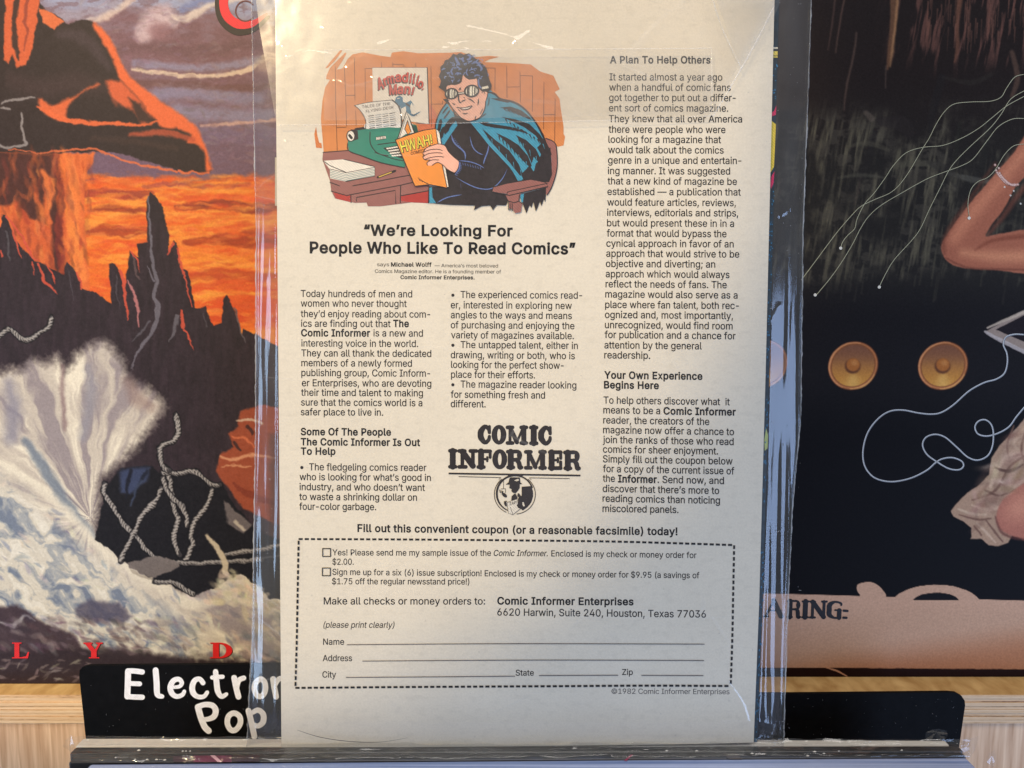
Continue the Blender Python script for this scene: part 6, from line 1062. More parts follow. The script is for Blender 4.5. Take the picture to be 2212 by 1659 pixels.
col('byline', X([['says', 655, 735, 575, .002, 7.8], ['Michael Wolff', 748, 1020, 575.6, BD, 8.6], ['— America’s most beloved', 1040, 1465, 577.2, .002, 7.4], ['Comics Magazine editor. He is a founding member of', 640, 1485, 589.5, .002, 7.6], ['Comic Informer Enterprises.', 811, 1308, 602.7, BD, 7.8]], A_), 8, 0)
col('text_column', X([['Today hundreds of men and', 143, 890, 641.4, RG], ['women who never thought', 143, 853, 662.3, RG], ['they’d enjoy reading about com-', 143, 1010, 684.9, RG], ['ics are finding out that', 145, 745, 705.8, RG], ['The', 762, 868, 706.1, BD], ['Comic Informer', 145, 608, 726.2, BD], ['is a new and', 630, 962, 726.6, RG], ['interesting voice in the world.', 147, 930, 748.4, RG],
    ['They can all thank the dedicated', 147, 1018, 769.7, RG], ['members of a newly formed', 147, 888, 791, RG], ['publishing group, Comic Inform-', 147, 1010, 812.2, RG], ['er Enterprises, who are devoting', 150, 1018, 834.2, RG], ['their time and talent to making', 145, 962, 854.8, RG], ['sure that the comics world is a', 145, 958, 876.1, RG], ['safer place to live in.', 143, 695, 897, RG],
    ['Some Of The People', 143, 748, 939.7, BD], ['The Comic Informer Is Out', 143, 943, 961.6, BD], ['To Help', 143, 376, 981.9, BD], ['• The fledgeling comics reader', 140, 985, 1015.8, RG], ['who is looking for what’s good in', 135, 1015, 1037.1, RG], ['industry, and who doesn’t want', 135, 975, 1058.7, RG], ['to waste a shrinking dollar on', 133, 922, 1080, RG], ['four-color garbage.', 133, 648, 1101.2, RG]], A_), S1, 19)
col('text_column', X([['• The experienced comics read-', 1152, 2028, 643.5, RG], ['er, interested in exploring new', 1148, 1960, 665.8, RG], ['angles to the ways and means', 1148, 1960, 687.3, RG], ['of purchasing and enjoying the', 1148, 1977, 709, RG], ['variety of magazines available.', 1150, 1973, 730.6, RG], ['• The untapped talent, either in', 1152, 2000, 751.6, RG], ['drawing, writing or both, who is', 1148, 1980, 773.5, RG],
    ['looking for the perfect show-', 1150, 1905, 794.6, RG], ['place for their efforts.', 1150, 1713, 815.8, RG], ['• The magazine reader looking', 1152, 1990, 837, RG], ['for something fresh and', 1148, 1780, 859, RG], ['different.', 1148, 1382, 879.4, RG]], A_), S1, 20)
D_ = lambda x: 1206.9 + x * .28105
F_ = lambda x: 1206.9 + x * .24802
L3 = X([['A Plan To Help Others', 393, 1167, 136.5, BD], ['It started almost a year ago', 390, 1258, 173.6, RG], ['when a handful of comic fans', 388, 1323, 195.8, RG], ['got together to put out a differ-', 387, 1360, 218, RG], ['ent sort of comics magazine.', 386, 1303, 240.5, RG], ['They knew that all over America', 385, 1410, 263.6, RG], ['there were people who were', 384, 1282, 286.6, RG], ['looking for a magazine that', 382, 1248, 308.3, RG],
    ['would talk about the comics', 380, 1268, 330.8, RG], ['genre in a unique and entertain-', 379, 1404, 353.2, RG], ['ing manner. It was suggested', 378, 1318, 376, RG], ['that a new kind of magazine be', 376, 1370, 398.2, RG], ['established — a publication that', 374, 1400, 421, RG], ['would feature articles, reviews,', 373, 1362, 444, RG], ['interviews, editorials and strips,', 372, 1380, 466.2, RG], ['but would present these in in a', 371, 1348, 488.7, RG],
    ['format that would bypass the', 369, 1290, 510.9, RG], ['cynical approach in favor of an', 366, 1345, 532.8, RG], ['approach that would strive to be', 365, 1388, 554.6, RG], ['objective and diverting; an', 362, 1203, 576.6, RG], ['approach which would always', 361, 1313, 598.7, RG], ['reflect the needs of fans. The', 360, 1292, 620.6, RG], ['magazine would also serve as a', 358, 1375, 642.6, RG], ['place where fan talent, both rec-', 357, 1385, 665, RG],
    ['ognized and, most importantly,', 355, 1340, 686.8, RG], ['unrecognized, would find room', 355, 1337, 708.8, RG], ['for publication and a chance for', 353, 1360, 730, RG], ['attention by the general', 351, 1100, 752.4, RG], ['readership.', 350, 703, 774, RG], ['Your Own Experience', 350, 1105, 817.4, BD], ['Begins Here', 348, 770, 838.6, BD], ['To help others discover what  it', 345, 1315, 871.6, RG],
    ['means to be a', 343, 780, 892.8, RG], ['Comic Informer', 805, 1362, 895, BD], ['reader, the creators of the', 342, 1158, 914.6, RG], ['magazine now offer a chance to', 341, 1348, 935.6, RG], ['join the ranks of those who read', 340, 1345, 956.8, RG], ['comics for sheer enjoyment.', 340, 1225, 977.6, RG]], D_)
L3 += X([['Simply fill out the coupon below', 385, 1515, 998.6, RG], ['for a copy of the current issue of', 385, 1530, 1019.6, RG], ['the', 384, 490, 1040.6, RG], ['Informer', 517, 855, 1041.6, BD], ['. Send now, and', 862, 1440, 1043, RG], ['discover that there’s more to', 383, 1398, 1062.6, RG], ['reading comics than noticing', 382, 1405, 1083.8, RG], ['miscolored panels.', 382, 1043, 1105.6, RG]], F_)
col('text_column', L3, 15.2, 0)
col('coupon_text', [['Fill out this convenient coupon (or a reasonable facsimile) today!', 772.1, 1463.6, 1148.6, BD, 15.8, 0, .0105],
    ['Yes! Please send me my sample issue of the', 718, 1060.7, 1199.6, RG, 12.8, 0, .0035], ['Comic Informer.', 1065.5, 1183, 1200.8, RG, 12.8, .18, .006], ['Enclosed is my check or money order for', 1190.9, 1504.6, 1201.8, RG, 12.8, 0, .012], ['$2.00.', 718, 764, 1219.8, RG, 13],
    ['Sign me up for a six (6) issue subscription! Enclosed is my check or money order for $9.95 (a savings of', 718, 1510.8, 1241.6, RG, 12.8, 0, .0095], ['$1.75 off the regular newsstand price!)', 717, 1013.9, 1262, RG, 12.8, 0, .002],
    ['Make all checks or money orders to:', 699.3, 1047.8, 1305.6, RG, 15.2, 0, .001], ['Comic Informer Enterprises', 1074.2, 1368.6, 1305.4, BD, 15.4, 0, .006], ['6620 Harwin, Suite 240, Houston, Texas 77036', 1074.2, 1525, 1329.6, RG, 15.4, 0, .010],
    ['(please print clearly)', 698, 851, 1355.9, .004, 13, .17, .003], ['Name', 698, 743.4, 1392.8, RG, 13.4], ['Address', 697, 760.5, 1428.2, RG, 13.4], ['City', 696.4, 726, 1463.7, RG, 13.4], ['State', 1113.9, 1153.2, 1459.5, RG, 12.6], ['Zip', 1344, 1367, 1458, RG, 12.6]], 13, 0)
# coupon border, boxes, rules
pr = Print(PAGE, 4e-5, 1.0e-6)
def dashed(P, w_, pitch=13.25, on=.68):
    P = smooth_pts(P, False, 12); seg = np.linalg.norm(np.diff(P, axis=0), axis=1); s_ = np.concatenate([[0], np.cumsum(seg)]); L = s_[-1]
    n = round(L / pitch); pt = L / n
    for k in range(n):
        a = k * pt; q = np.linspace(a, a + pt * on, 3); pr.stroke(INKD, np.stack([np.interp(q, s_, P[:, 0]), np.interp(q, s_, P[:, 1])], -1), w_, sm=False, cap=False)
dashed([(645, 1164.5), (900, 1165.5), (1130, 1167.5), (1320, 1169.8), (1460, 1173.5), (1586, 1177.5)], 4.4)
dashed([(1586, 1178), (1584, 1280), (1582, 1380), (1578.5, 1482)], 4.4, 12.8, .62)
dashed([(638, 1486), (900, 1484), (1200, 1482.4), (1400, 1481.2), (1578, 1482)], 4.4)
dashed([(645, 1168), (643, 1270), (641, 1380), (638, 1486)], 4.2, 12.8, .66)
for x0, y0, x1, y1 in [(697, 1185, 714, 1202), (696.4, 1227, 713.6, 1243.6)]:
    for a, b in (((x0, y0), (x1, y0)), ((x1, y0), (x1, y1)), ((x1, y1), (x0, y1)), ((x0, y1), (x0, y0))): pr.stroke(INKD, [a, b], 1.9, sm=False)
for P in ([(749.6, 1392.8), (1100, 1390.6), (1521.6, 1391.6)], [(783.4, 1428.2), (1150, 1426), (1520.6, 1427)], [(748, 1463.4), (950, 1462.2), (1112, 1460.8)], [(1165, 1459.4), (1335, 1458.8)], [(1386, 1459), (1519, 1459.6)]):
    pr.stroke((60, 56, 66), P, 1.4)
pr.build('coupon_border', comic)
# copyright line in a light roman: text with thin slab feet
pr = Print(PAGE, 4e-5, 1.2e-6)
pr.text('©1982 Comic Informer Enterprises', 1321, 1576, 1498.6, 11.2, (58, 52, 56), -.002, .004)
pr.build('copyright_line', comic)
# ---- logo
pr = Print(PAGE, 4e-5, 2e-6, tr=crop_tr(932.6, 905.2, .1653))
LK = (36, 30, 32)
for ch, a, b, y0, y1 in (('C', 600, 776, 72, 332), ('O', 782, 976, 76, 334), ('M', 968, 1258, 84, 338), ('I', 1270, 1396, 86, 342), ('C', 1390, 1570, 86, 346)): slab(pr, ch, a, b, y0, y1, 80, 50, LK)
for ch, a, b, y0, y1 in (('I', 213, 336, 390, 648), ('N', 348, 582, 392, 650), ('F', 588, 788, 396, 652), ('O', 792, 986, 394, 656), ('R', 976, 1198, 402, 656), ('M', 1208, 1502, 404, 662), ('E', 1510, 1710, 408, 666), ('R', 1722, 1950, 412, 668)): slab(pr, ch, a, b, y0, y1, 78, 50, LK)
pr.stroke(LK, [(220, 711), (1943, 738)], 22, sm=False, cap=False)
pr.fill(LK, [(975, 722), (1210, 726), (1180, 748), (1090, 734), (1000, 744)])
pr.stroke(LK, [(352, 752), (905, 765), (880, 790)], 8, sm=False, cap=False); pr.stroke(LK, [(1803, 778), (1275, 768), (1300, 792)], 8, sm=False, cap=False)
pr.stroke(LK, arc(1086, 984, 268, 258, -130, -245, 26), 9, sm=False); pr.stroke(LK, arc(1086, 984, 268, 258, -50, 84, 30), 9, sm=False)
pr.stroke(LK, arc(1088, 975, 238, 238, -68, -248, 34), (20, 24, 26, 14), sm=False); pr.stroke(LK, arc(1088, 975, 238, 238, -112, -20, 20), (20, 20), sm=False)
pr.fill(LK, [(1176, 884), (1300, 876), (1322, 940), (1324, 1010), (1300, 1090), (1252, 1150), (1190, 1196), (1160, 1170), (1136, 1168), (1110, 1130), (1130, 1100), (1126, 1050), (1138, 1020), (1118, 1010), (1124, 972), (1140, 968), (1160, 1000), (1176, 1004)])
pr.fill(LK, [(1030, 762), (1150, 764), (1160, 830), (1188, 852), (1150, 850), (1150, 900), (1124, 940), (1100, 966), (1060, 964), (1040, 940), (1046, 918), (1014, 902), (1020, 858), (966, 856), (1004, 826), (1014, 780)])
pr.fill((214, 204, 184), [(1078, 802), (1130, 780), (1146, 800), (1110, 814)]); pr.fill(LK, [(1092, 968), (1124, 1030), (1118, 1042), (1040, 1066), (1044, 1010)])
pr.fill((214, 204, 184), [(1184, 1086), (1202, 1086), (1216, 1136), (1200, 1144), (1186, 1120)])
pr.stroke(LK, [(938, 790), (938, 912)], 6, sm=False); pr.stroke(LK, [(908, 912), (966, 912), (964, 960)], 7, sm=False); pr.fill(LK, arc(950, 994, 40, 22, rot=42)); pr.fill(LK, [(910, 930), (940, 950), (912, 975)]); pr.stroke(LK, [(890, 926), (896, 960)], 12, sm=False)
pr.fill(LK, [(944, 1070), (960, 1078), (970, 1062), (990, 1090), (1000, 1090), (990, 1140), (962, 1140), (946, 1110)])
pr.fill((216, 208, 192), [(975, 1082), (1000, 1090), (1112, 1046), (1126, 1100), (1110, 1130), (1130, 1164), (1160, 1172), (1062, 1250), (1002, 1230)])
pr.stroke(LK, [(985, 1090), (1002, 1230), (1060, 1250), (1160, 1172)], 6, sm=False); pr.stroke(LK, [(1026, 1150), (1062, 1248)], 6, sm=False); pr.stroke(LK, [(985, 1090), (1112, 1046), (1128, 1100)], 6, sm=False)
pr.text('ZAP!', 1016, 1112, 1128, 36, LK, .012, -.25)
pr.build('logo', comic)

# ---- the drawing
pr = Print(PAGE, 4e-5, 1.3e-6, tr=crop_tr(630.9, 82.3, .2728))
K = (38, 30, 34); WD = (212, 132, 72); PP = (232, 222, 204); TE = (62, 146, 172); BL = (96, 116, 168); GR = (46, 130, 108); FL = (240, 180, 154); BR = (150, 96, 88); OG = (236, 146, 60); RD_ = (176, 56, 50)
def st(P, w_=6, c=K, sm=True, tp=False): pr.stroke(c, P, (np.array(w_) * 1.25 if c is K else w_), sm=sm, taper=tp)
pr.fill(WD, [(262, 240), (300, 190), (385, 92), (398, 100), (340, 180), (285, 235)])
pr.fill(WD, [(300, 235), (420, 115), (432, 120), (400, 180), (352, 250), (400, 240), (440, 165), (480, 128), (560, 112), (700, 140), (780, 150), (790, 115), (880, 103), (1000, 120), (1250, 115), (1340, 110), (1450, 150), (1560, 140), (1642, 148), (1560, 170), (1525, 190), (1700, 196), (1890, 208), (1960, 262), (2070, 298), (2120, 405), (2080, 426), (2118, 480), (2128, 560), (2150, 700), (2150, 760), (2162, 780), (2150, 850), (2110, 860), (2060, 850), (1900, 900), (1100, 905), (250, 905), (240, 780), (228, 640), (240, 500), (262, 390), (300, 330), (270, 325), (272, 300)])
pr.fill((206, 118, 60), [(190, 700), (176, 760), (190, 868), (238, 872), (232, 830), (215, 828), (200, 770)])
pr.fill((206, 112, 74), [(1000, 520), (1100, 520), (1195, 700), (1140, 720), (1000, 740)])
for x0, y0, x1, y1 in [(342, 225, 346, 560), (347, 580, 358, 890), (415, 235, 424, 470), (425, 480, 432, 700), (494, 165, 498, 495), (504, 575, 508, 690), (578, 241, 580, 490), (708, 190, 708, 230), (797, 192, 798, 230), (885, 210, 885, 232), (979, 200, 980, 232), (1100, 220, 1104, 700), (1192, 500, 1194, 524), (1608, 238, 1606, 415), (1700, 225, 1702, 470), (1805, 268, 1808, 505), (1905, 300, 1903, 580), (1995, 350, 1992, 720), (2083, 480, 2080, 820),
                       (428, 454, 496, 453), (352, 707, 426, 706), (578, 241, 637, 241), (797, 208, 885, 210), (1105, 523, 1194, 522), (1702, 388, 1805, 386), (1806, 296, 1905, 300), (1530, 236, 1608, 238), (1995, 607, 2083, 605)]:
    st([(x0, y0), (x1, y1)], 4.5, (84, 48, 30), False)
pr.fill(BR, [(245, 905), (440, 888), (600, 940), (900, 1000), (1085, 1040), (1085, 1308), (950, 1300), (860, 1312), (700, 1332), (600, 1332), (590, 1302), (500, 1305), (340, 1270), (310, 1210), (300, 1130), (240, 960)])
pr.fill(RD_, [(328, 1222), (462, 1246), (467, 1300), (350, 1272)]); pr.fill(RD_, [(862, 1252), (1085, 1212), (1085, 1306), (960, 1302), (864, 1290)])
for P in [[(245, 905), (440, 890)], [(310, 1212), (430, 1247), (620, 1210), (860, 1165), (1085, 1112)], [(465, 1244), (467, 1302)], [(860, 1165), (857, 1306)], [(510, 1292), (510, 1262), (818, 1206), (822, 1310)], [(300, 1142), (375, 1170)], [(480, 1170), (700, 1130), (860, 1098), (960, 1082)], [(866, 1248), (1085, 1208)]]: st(P, 6, K, False)
pr.fill(PP, [(245, 972), (410, 960), (655, 1018), (655, 1092), (425, 1136), (300, 1110), (300, 1040)])
for k in range(6): st([(300, 1036 + k * 13), (425, 1066 + k * 13), (652, 1024 + k * 12)], 4, (60, 110, 110) if k else K, False)
st([(245, 972), (300, 1010), (425, 1062)], 5, K, False); st([(410, 960), (655, 1018), (655, 1092), (425, 1136)], 5, K, False)
st([(680, 1102), (815, 1052)], 15, K, False); st([(690, 1098), (785, 1062)], 8, (214, 176, 80), False)
pr.fill(PP, [(636, 233), (1070, 233), (1085, 680), (900, 655), (640, 560)])
st([(1070, 233), (1085, 680), (985, 672)], 6, K, False); st([(636, 233), (1070, 233)], 3.5, (120, 70, 50), False)
def arcw(word, L, rgb, dx=0, dy=0, b=.014):
    for ch, (x, y, w_, h, dg) in zip(word, L): pr.glyph(ch, x + dx, y + dy, w_, h, rgb, b, dg)
AR = [(709, 405, 50, 98, -12), (748, 376, 26, 62, -14), (787, 360, 58, 64, -9), (842, 348, 46, 64, -3), (893, 350, 50, 80, 3), (936, 354, 13, 76, 6), (960, 362, 14, 84, 10), (986, 376, 14, 84, 14), (1012, 396, 42, 58, 12), (1034, 407, 12, 11, 12)]
MN = [(803, 447, 60, 82, -4), (857, 442, 44, 62, 2), (911, 443, 46, 62, 6), (950, 450, 14, 66, 14)]
for dx, dy in ((-7, 11), (-4, 6), (3, 2)): arcw('Armadillo.', AR, (60, 22, 30), dx, dy, .034); arcw('Man!', MN, (60, 22, 30), dx, dy, .034)
arcw('Armadillo.', AR, (232, 78, 62), b=.022); arcw('Man!', MN, (232, 78, 62), b=.022)
TB = (44, 110, 140)
pr.fill(TB, [(812, 505), (822, 470), (850, 454), (876, 470), (878, 505), (905, 512), (940, 492), (964, 530), (950, 545), (930, 545), (945, 590), (920, 600), (890, 560), (860, 580), (858, 545), (820, 560), (830, 530)])
st([(935, 600), (960, 612), (985, 600), (1015, 583)], (16, 16, 10, 4), TB); st([(905, 520), (940, 545)], 12, K, False); st([(822, 520), (850, 540)], 8, K, False); pr.fill(PP, [(945, 515), (970, 545), (966, 572), (944, 566), (935, 540)]); pr.fill(PP, [(862, 560), (900, 540), (905, 600), (870, 590)]); st([(835, 478), (850, 476)], 6, PP, False)
for k in range(3): st([(955 + k * 14, 603), (960 + k * 14, 616)], 4, K, False)
# typewriter
pr.fill(GR, [(440, 835), (446, 790), (470, 735), (600, 712), (860, 690), (905, 668), (985, 690), (1000, 745), (960, 780), (890, 1026), (700, 985), (560, 935), (450, 892)])
st([(440, 835), (450, 892), (560, 935), (700, 985), (890, 1026)], 6); st([(618, 745), (622, 840), (680, 912), (760, 930)], 6); st([(680, 843), (740, 835), (840, 822)], 6); st([(560, 712), (470, 735), (445, 800)], 5); st([(655, 905), (800, 955), (886, 972)], 5)
pr.fill((24, 78, 66), [(940, 690), (985, 692), (998, 745), (950, 760)])
pr.fill(K, [(466, 720), (520, 735), (525, 800), (480, 815)]); pr.fill(PP, arc(465, 775, 31, 42)); st(arc(465, 775, 31, 42), 6, K); st([(455, 770), (470, 790)], 18, K, False); st([(505, 722), (575, 712)], 16, K, False)
pr.fill(K, [(722, 870), (830, 850), (876, 930), (872, 955), (800, 930)])
for r in range(4):
    for c in range(6 - (r > 2)):
        x = 752 + c * 18 + r * 14; y = 874 + r * 19 - c * 3 + c * .5 * r
        if x < 868: st([(x, y), (x + 8, y + 1)], 12, PP, False)
pr.fill(PP, [(664, 785), (740, 774), (744, 796), (668, 808)]); st([(664, 785), (740, 774), (744, 796), (668, 808), (664, 785)], 3, K, False); pr.text('I B M', 676, 732, 803, 16, K, .012, -.14)
pr.fill((226, 220, 208), [(494, 534), (560, 518), (700, 500), (792, 490), (836, 530), (860, 600), (866, 702), (760, 706), (582, 718), (584, 660), (566, 610), (530, 560)], True)
st([(494, 534), (530, 562), (566, 612), (584, 660), (582, 716)], 5); st([(494, 534), (600, 510), (792, 490)], 4); st([(792, 490), (838, 532), (862, 600), (866, 700)], 9)
pr.text('TALES OF THE', 553, 778, 556, 22, K, .012, -.12); pr.text('FLYING DESK', 584, 806, 592, 21, K, .012, -.16)
for k in range(7):
    y = 618 + k * 16; x = 600 + k * 1.5
    for s_ in range(4): st([(x + 5 + s_ * 56, y - s_ * 7), (x + 46 + s_ * 56, y - 6 - s_ * 7)], 5, (104, 118, 128) if (k + s_) % 3 else K, False)
pr.fill(PP, [(834, 806), (868, 700), (905, 580), (930, 640), (968, 748), (900, 760)]); st([(834, 806), (868, 700), (905, 580), (930, 640), (968, 748)], 6, K, False); st([(850, 790), (905, 620), (945, 745)], 4, K, False); pr.fill(OG, [(914, 652), (942, 740), (916, 764), (892, 720)]); st([(914, 652), (942, 740), (916, 764), (892, 720), (914, 652)], 5, K, False)
# chair
pr.fill(BR, [(2010, 795), (2060, 812), (2090, 850), (2098, 960), (2098, 1030), (2060, 1170), (2020, 1242), (2000, 1160), (2050, 1000), (2040, 900)], True); st([(2010, 795), (2070, 820), (2094, 870), (2098, 1030), (2060, 1170), (2020, 1242)], 6); st([(2075, 1030), (2050, 1110)], 7, tp=True)
# cape
pr.fill(TE, [(1540, 425), (1600, 440), (1650, 480), (1760, 510), (1850, 570), (1930, 670), (1980, 760), (2010, 830), (2045, 900), (2055, 1000), (2050, 1100), (1990, 1120), (1840, 1110), (1800, 1140), (1700, 1010), (1560, 860), (1420, 700), (1390, 655), (1320, 700), (1250, 780), (1195, 860), (1160, 790), (1138, 720), (1145, 650), (1175, 580), (1222, 515), (1280, 590), (1400, 650)], True)
# body
pr.fill(K, [(1270, 560), (1300, 610), (1400, 655), (1440, 700), (1560, 850), (1720, 1020), (1750, 1060), (1790, 1135), (1600, 1170), (1585, 1215), (1700, 1245), (1705, 1300), (1690, 1325), (1620, 1322), (1590, 1362), (1570, 1325), (1500, 1330), (1440, 1362), (1450, 1325), (1250, 1320), (1135, 1310), (1080, 1300), (1080, 1175), (1230, 1175), (1210, 1090), (1195, 960), (1200, 850), (1260, 760), (1310, 690), (1285, 620)])
pr.fill(K, [(1840, 1108), (1930, 1040), (1945, 980), (1990, 880), (2048, 900), (2056, 1010), (2020, 1140), (1930, 1118)])
pr.fill(K, [(1830, 1232), (2012, 1185), (2006, 1300), (1995, 1270), (1975, 1330), (1962, 1290), (1945, 1340), (1930, 1372), (1910, 1290), (1896, 1345), (1880, 1320), (1856, 1388), (1822, 1300)])
pr.fill(TE, [(1085, 1186), (1108, 1180), (1112, 1260), (1140, 1306), (1088, 1306)]); st([(1084, 1180), (1080, 1304)], 6); st([(1110, 1200), (1104, 1260)], 8, tp=True)
pr.fill(TE, [(1806, 1240), (1836, 1232), (1828, 1300), (1815, 1300)])
st([(1222, 515), (1175, 580), (1145, 650), (1136, 720), (1160, 790)], 8); st([(1540, 425), (1600, 440), (1650, 480), (1760, 510), (1850, 570), (1930, 670), (1980, 760), (2010, 830), (2052, 920)], (6, 14, 10, 14, 12, 10, 14, 10, 8))
def cz(L): return [(1307 + x * 1.0557, 402.2 + y * 1.0557) for x, y in L]
pr.fill(K, cz([(700, 440), (712, 640), (690, 700), (500, 690), (480, 640), (520, 600), (545, 570), (575, 625), (590, 560), (612, 540), (628, 590), (634, 500), (600, 440), (640, 400), (668, 450)]))
for L in [[(320, 140), (400, 132), (480, 160), (545, 210), (562, 236), (500, 212), (430, 178), (370, 152)], [(330, 210), (430, 226), (540, 262), (620, 340), (690, 440), (700, 480), (640, 430), (590, 352), (510, 292), (420, 246)],
          [(155, 248), (260, 262), (400, 284), (490, 306), (545, 342), (480, 322), (390, 304), (280, 292), (210, 278)], [(440, 345), (520, 385), (590, 450), (630, 530), (620, 560), (575, 510), (560, 560), (520, 470)],
          [(290, 328), (380, 370), (460, 420), (530, 500), (560, 575), (548, 590), (500, 545), (440, 480), (380, 412)], [(188, 298), (290, 385), (390, 460), (460, 560), (498, 650), (470, 650), (400, 560), (320, 470), (240, 380)], [(250, 70), (330, 72), (400, 96), (380, 104), (310, 90)]]:
    pr.fill(K, cz(L))
# brush spikes on the upper side of each fold
for (a, b), n_, dx, dy in [(((340, 138), (540, 205)), 7, 26, 20), (((350, 212), (680, 420)), 11, 16, 34), (((180, 252), (480, 306)), 9, 30, 16), (((300, 335), (550, 560)), 9, 10, 40), (((210, 310), (480, 600)), 10, 8, 40), (((450, 352), (620, 520)), 7, 8, 42)]:
    for k in range(n_):
        t_ = (k + .5) / n_; x = a[0] + (b[0] - a[0]) * t_; y = a[1] + (b[1] - a[1]) * t_ + 8
        P = cz([(x, y), (x + dx, y + dy)]); pr.stroke(K, P, (11, 1.5), sm=False)
        P = cz([(x + 9, y + 14), (x + 9 + dx * .8, y + 14 + dy * 1.1)]); pr.stroke(TE, P, (5, 1.2), sm=False) if k % 2 else None
for P, w_ in [([(130, 240), (180, 212), (222, 180)], 8), ([(186, 246), (210, 252), (238, 250)], 7), ([(240, 60), (238, 100), (228, 130)], 7), ([(300, 800), (280, 840), (300, 860)], 4)]: pr.stroke(K, cz(P), w_, taper=True)
for P, w_ in [([(1200, 640), (1230, 600), (1250, 570)], 10), ([(1180, 640), (1170, 690), (1160, 740)], 20), ([(1210, 760), (1230, 700), (1270, 650), (1300, 640)], 34), ([(1190, 600), (1220, 560), (1235, 545)], 9), ([(1175, 800), (1190, 740), (1215, 700)], 24)]: st(P, w_, K, True, True)
for P, w_ in [([(1260, 760), (1285, 830), (1365, 905), (1370, 965)], 11), ([(1408, 780), (1430, 860), (1470, 905), (1515, 925)], 8), ([(1560, 840), (1548, 900), (1525, 960), (1515, 1000)], 10), ([(1316, 970), (1400, 978), (1470, 1000), (1522, 1030)], 8), ([(1295, 1100), (1380, 1150), (1480, 1190), (1580, 1190), (1660, 1120), (1705, 1035)], 8), ([(1150, 1302), (1230, 1262), (1342, 1240)], 9), ([(1318, 975), (1325, 1030), (1290, 1080)], 9), ([(1335, 1150), (1338, 1190)], 6)]:
    st(P, w_, BL, True, True)
for k in range(9):
    a = k / 8; x, y = 1290 + 34 * math.sin(a * 2.4), 1080 - 100 * a; st([(x, y), (x + 18, y + 6)], 4, BL, False)
    st([(1330 + k * 20, 982 + k * 5), (1336 + k * 20, 1000 + k * 5)], 3.5, BL, False); st([(1275 + k * 10, 800 + k * 13), (1286 + k * 10, 796 + k * 13)], 4, BL, False)
# arm rest
pr.fill(BR, [(1690, 1245), (1810, 1228), (1798, 1290), (1822, 1310), (1812, 1378), (1765, 1386), (1745, 1350), (1718, 1350), (1714, 1300)]); st([(1690, 1250), (1716, 1300), (1716, 1360)], 6, K, False); st([(1800, 1240), (1796, 1290), (1820, 1310)], 6, K, False); st([(1718, 1292), (1760, 1302), (1796, 1290)], 6)
for x in (1732, 1745): st([(x, 1310), (x, 1366)], 4, K, False)
pr.fill(BR, [(1585, 1205), (1592, 1180), (1700, 1150), (1890, 1118), (2010, 1142), (2026, 1175), (1720, 1246), (1700, 1232), (1590, 1218)]); st([(1585, 1208), (1592, 1180), (1700, 1150), (1890, 1118), (2010, 1142), (2026, 1175), (1720, 1246), (1590, 1218)], 6, K, False); st([(1705, 1228), (1720, 1215), (1860, 1185), (2020, 1150)], 5)
# head
pr.fill(K, [(1180, 370), (1220, 340), (1500, 330), (1560, 400), (1545, 480), (1520, 520), (1240, 520), (1195, 485), (1225, 480), (1205, 420), (1158, 385)])
pr.fill(FL, [(1226, 375), (1290, 372), (1340, 350), (1355, 290), (1372, 310), (1420, 322), (1450, 305), (1466, 340), (1470, 380), (1500, 420), (1545, 430), (1535, 490), (1525, 560), (1490, 625), (1440, 650), (1395, 655), (1340, 632), (1310, 600), (1262, 540), (1235, 490)], True)
st([(1235, 500), (1262, 545), (1310, 602), (1345, 635), (1395, 657), (1440, 650), (1490, 625), (1525, 560), (1532, 500)], 6)
hair = [(1168, 380), (1180, 340), (1162, 300), (1178, 265), (1172, 230), (1200, 205), (1210, 175), (1240, 168), (1262, 142), (1275, 122), (1300, 132), (1330, 118), (1360, 130), (1400, 120), (1430, 140), (1448, 158), (1490, 180), (1470, 190), (1510, 205), (1540, 240), (1552, 290), (1562, 330), (1580, 370), (1572, 410), (1545, 425), (1500, 390), (1476, 350), (1462, 320), (1440, 325), (1400, 330), (1370, 310), (1352, 288), (1338, 330), (1300, 362), (1240, 375), (1215, 385), (1225, 420), (1190, 405), (1158, 388)]
pr.fill(K, hair)
rr = np.random.default_rng(5)
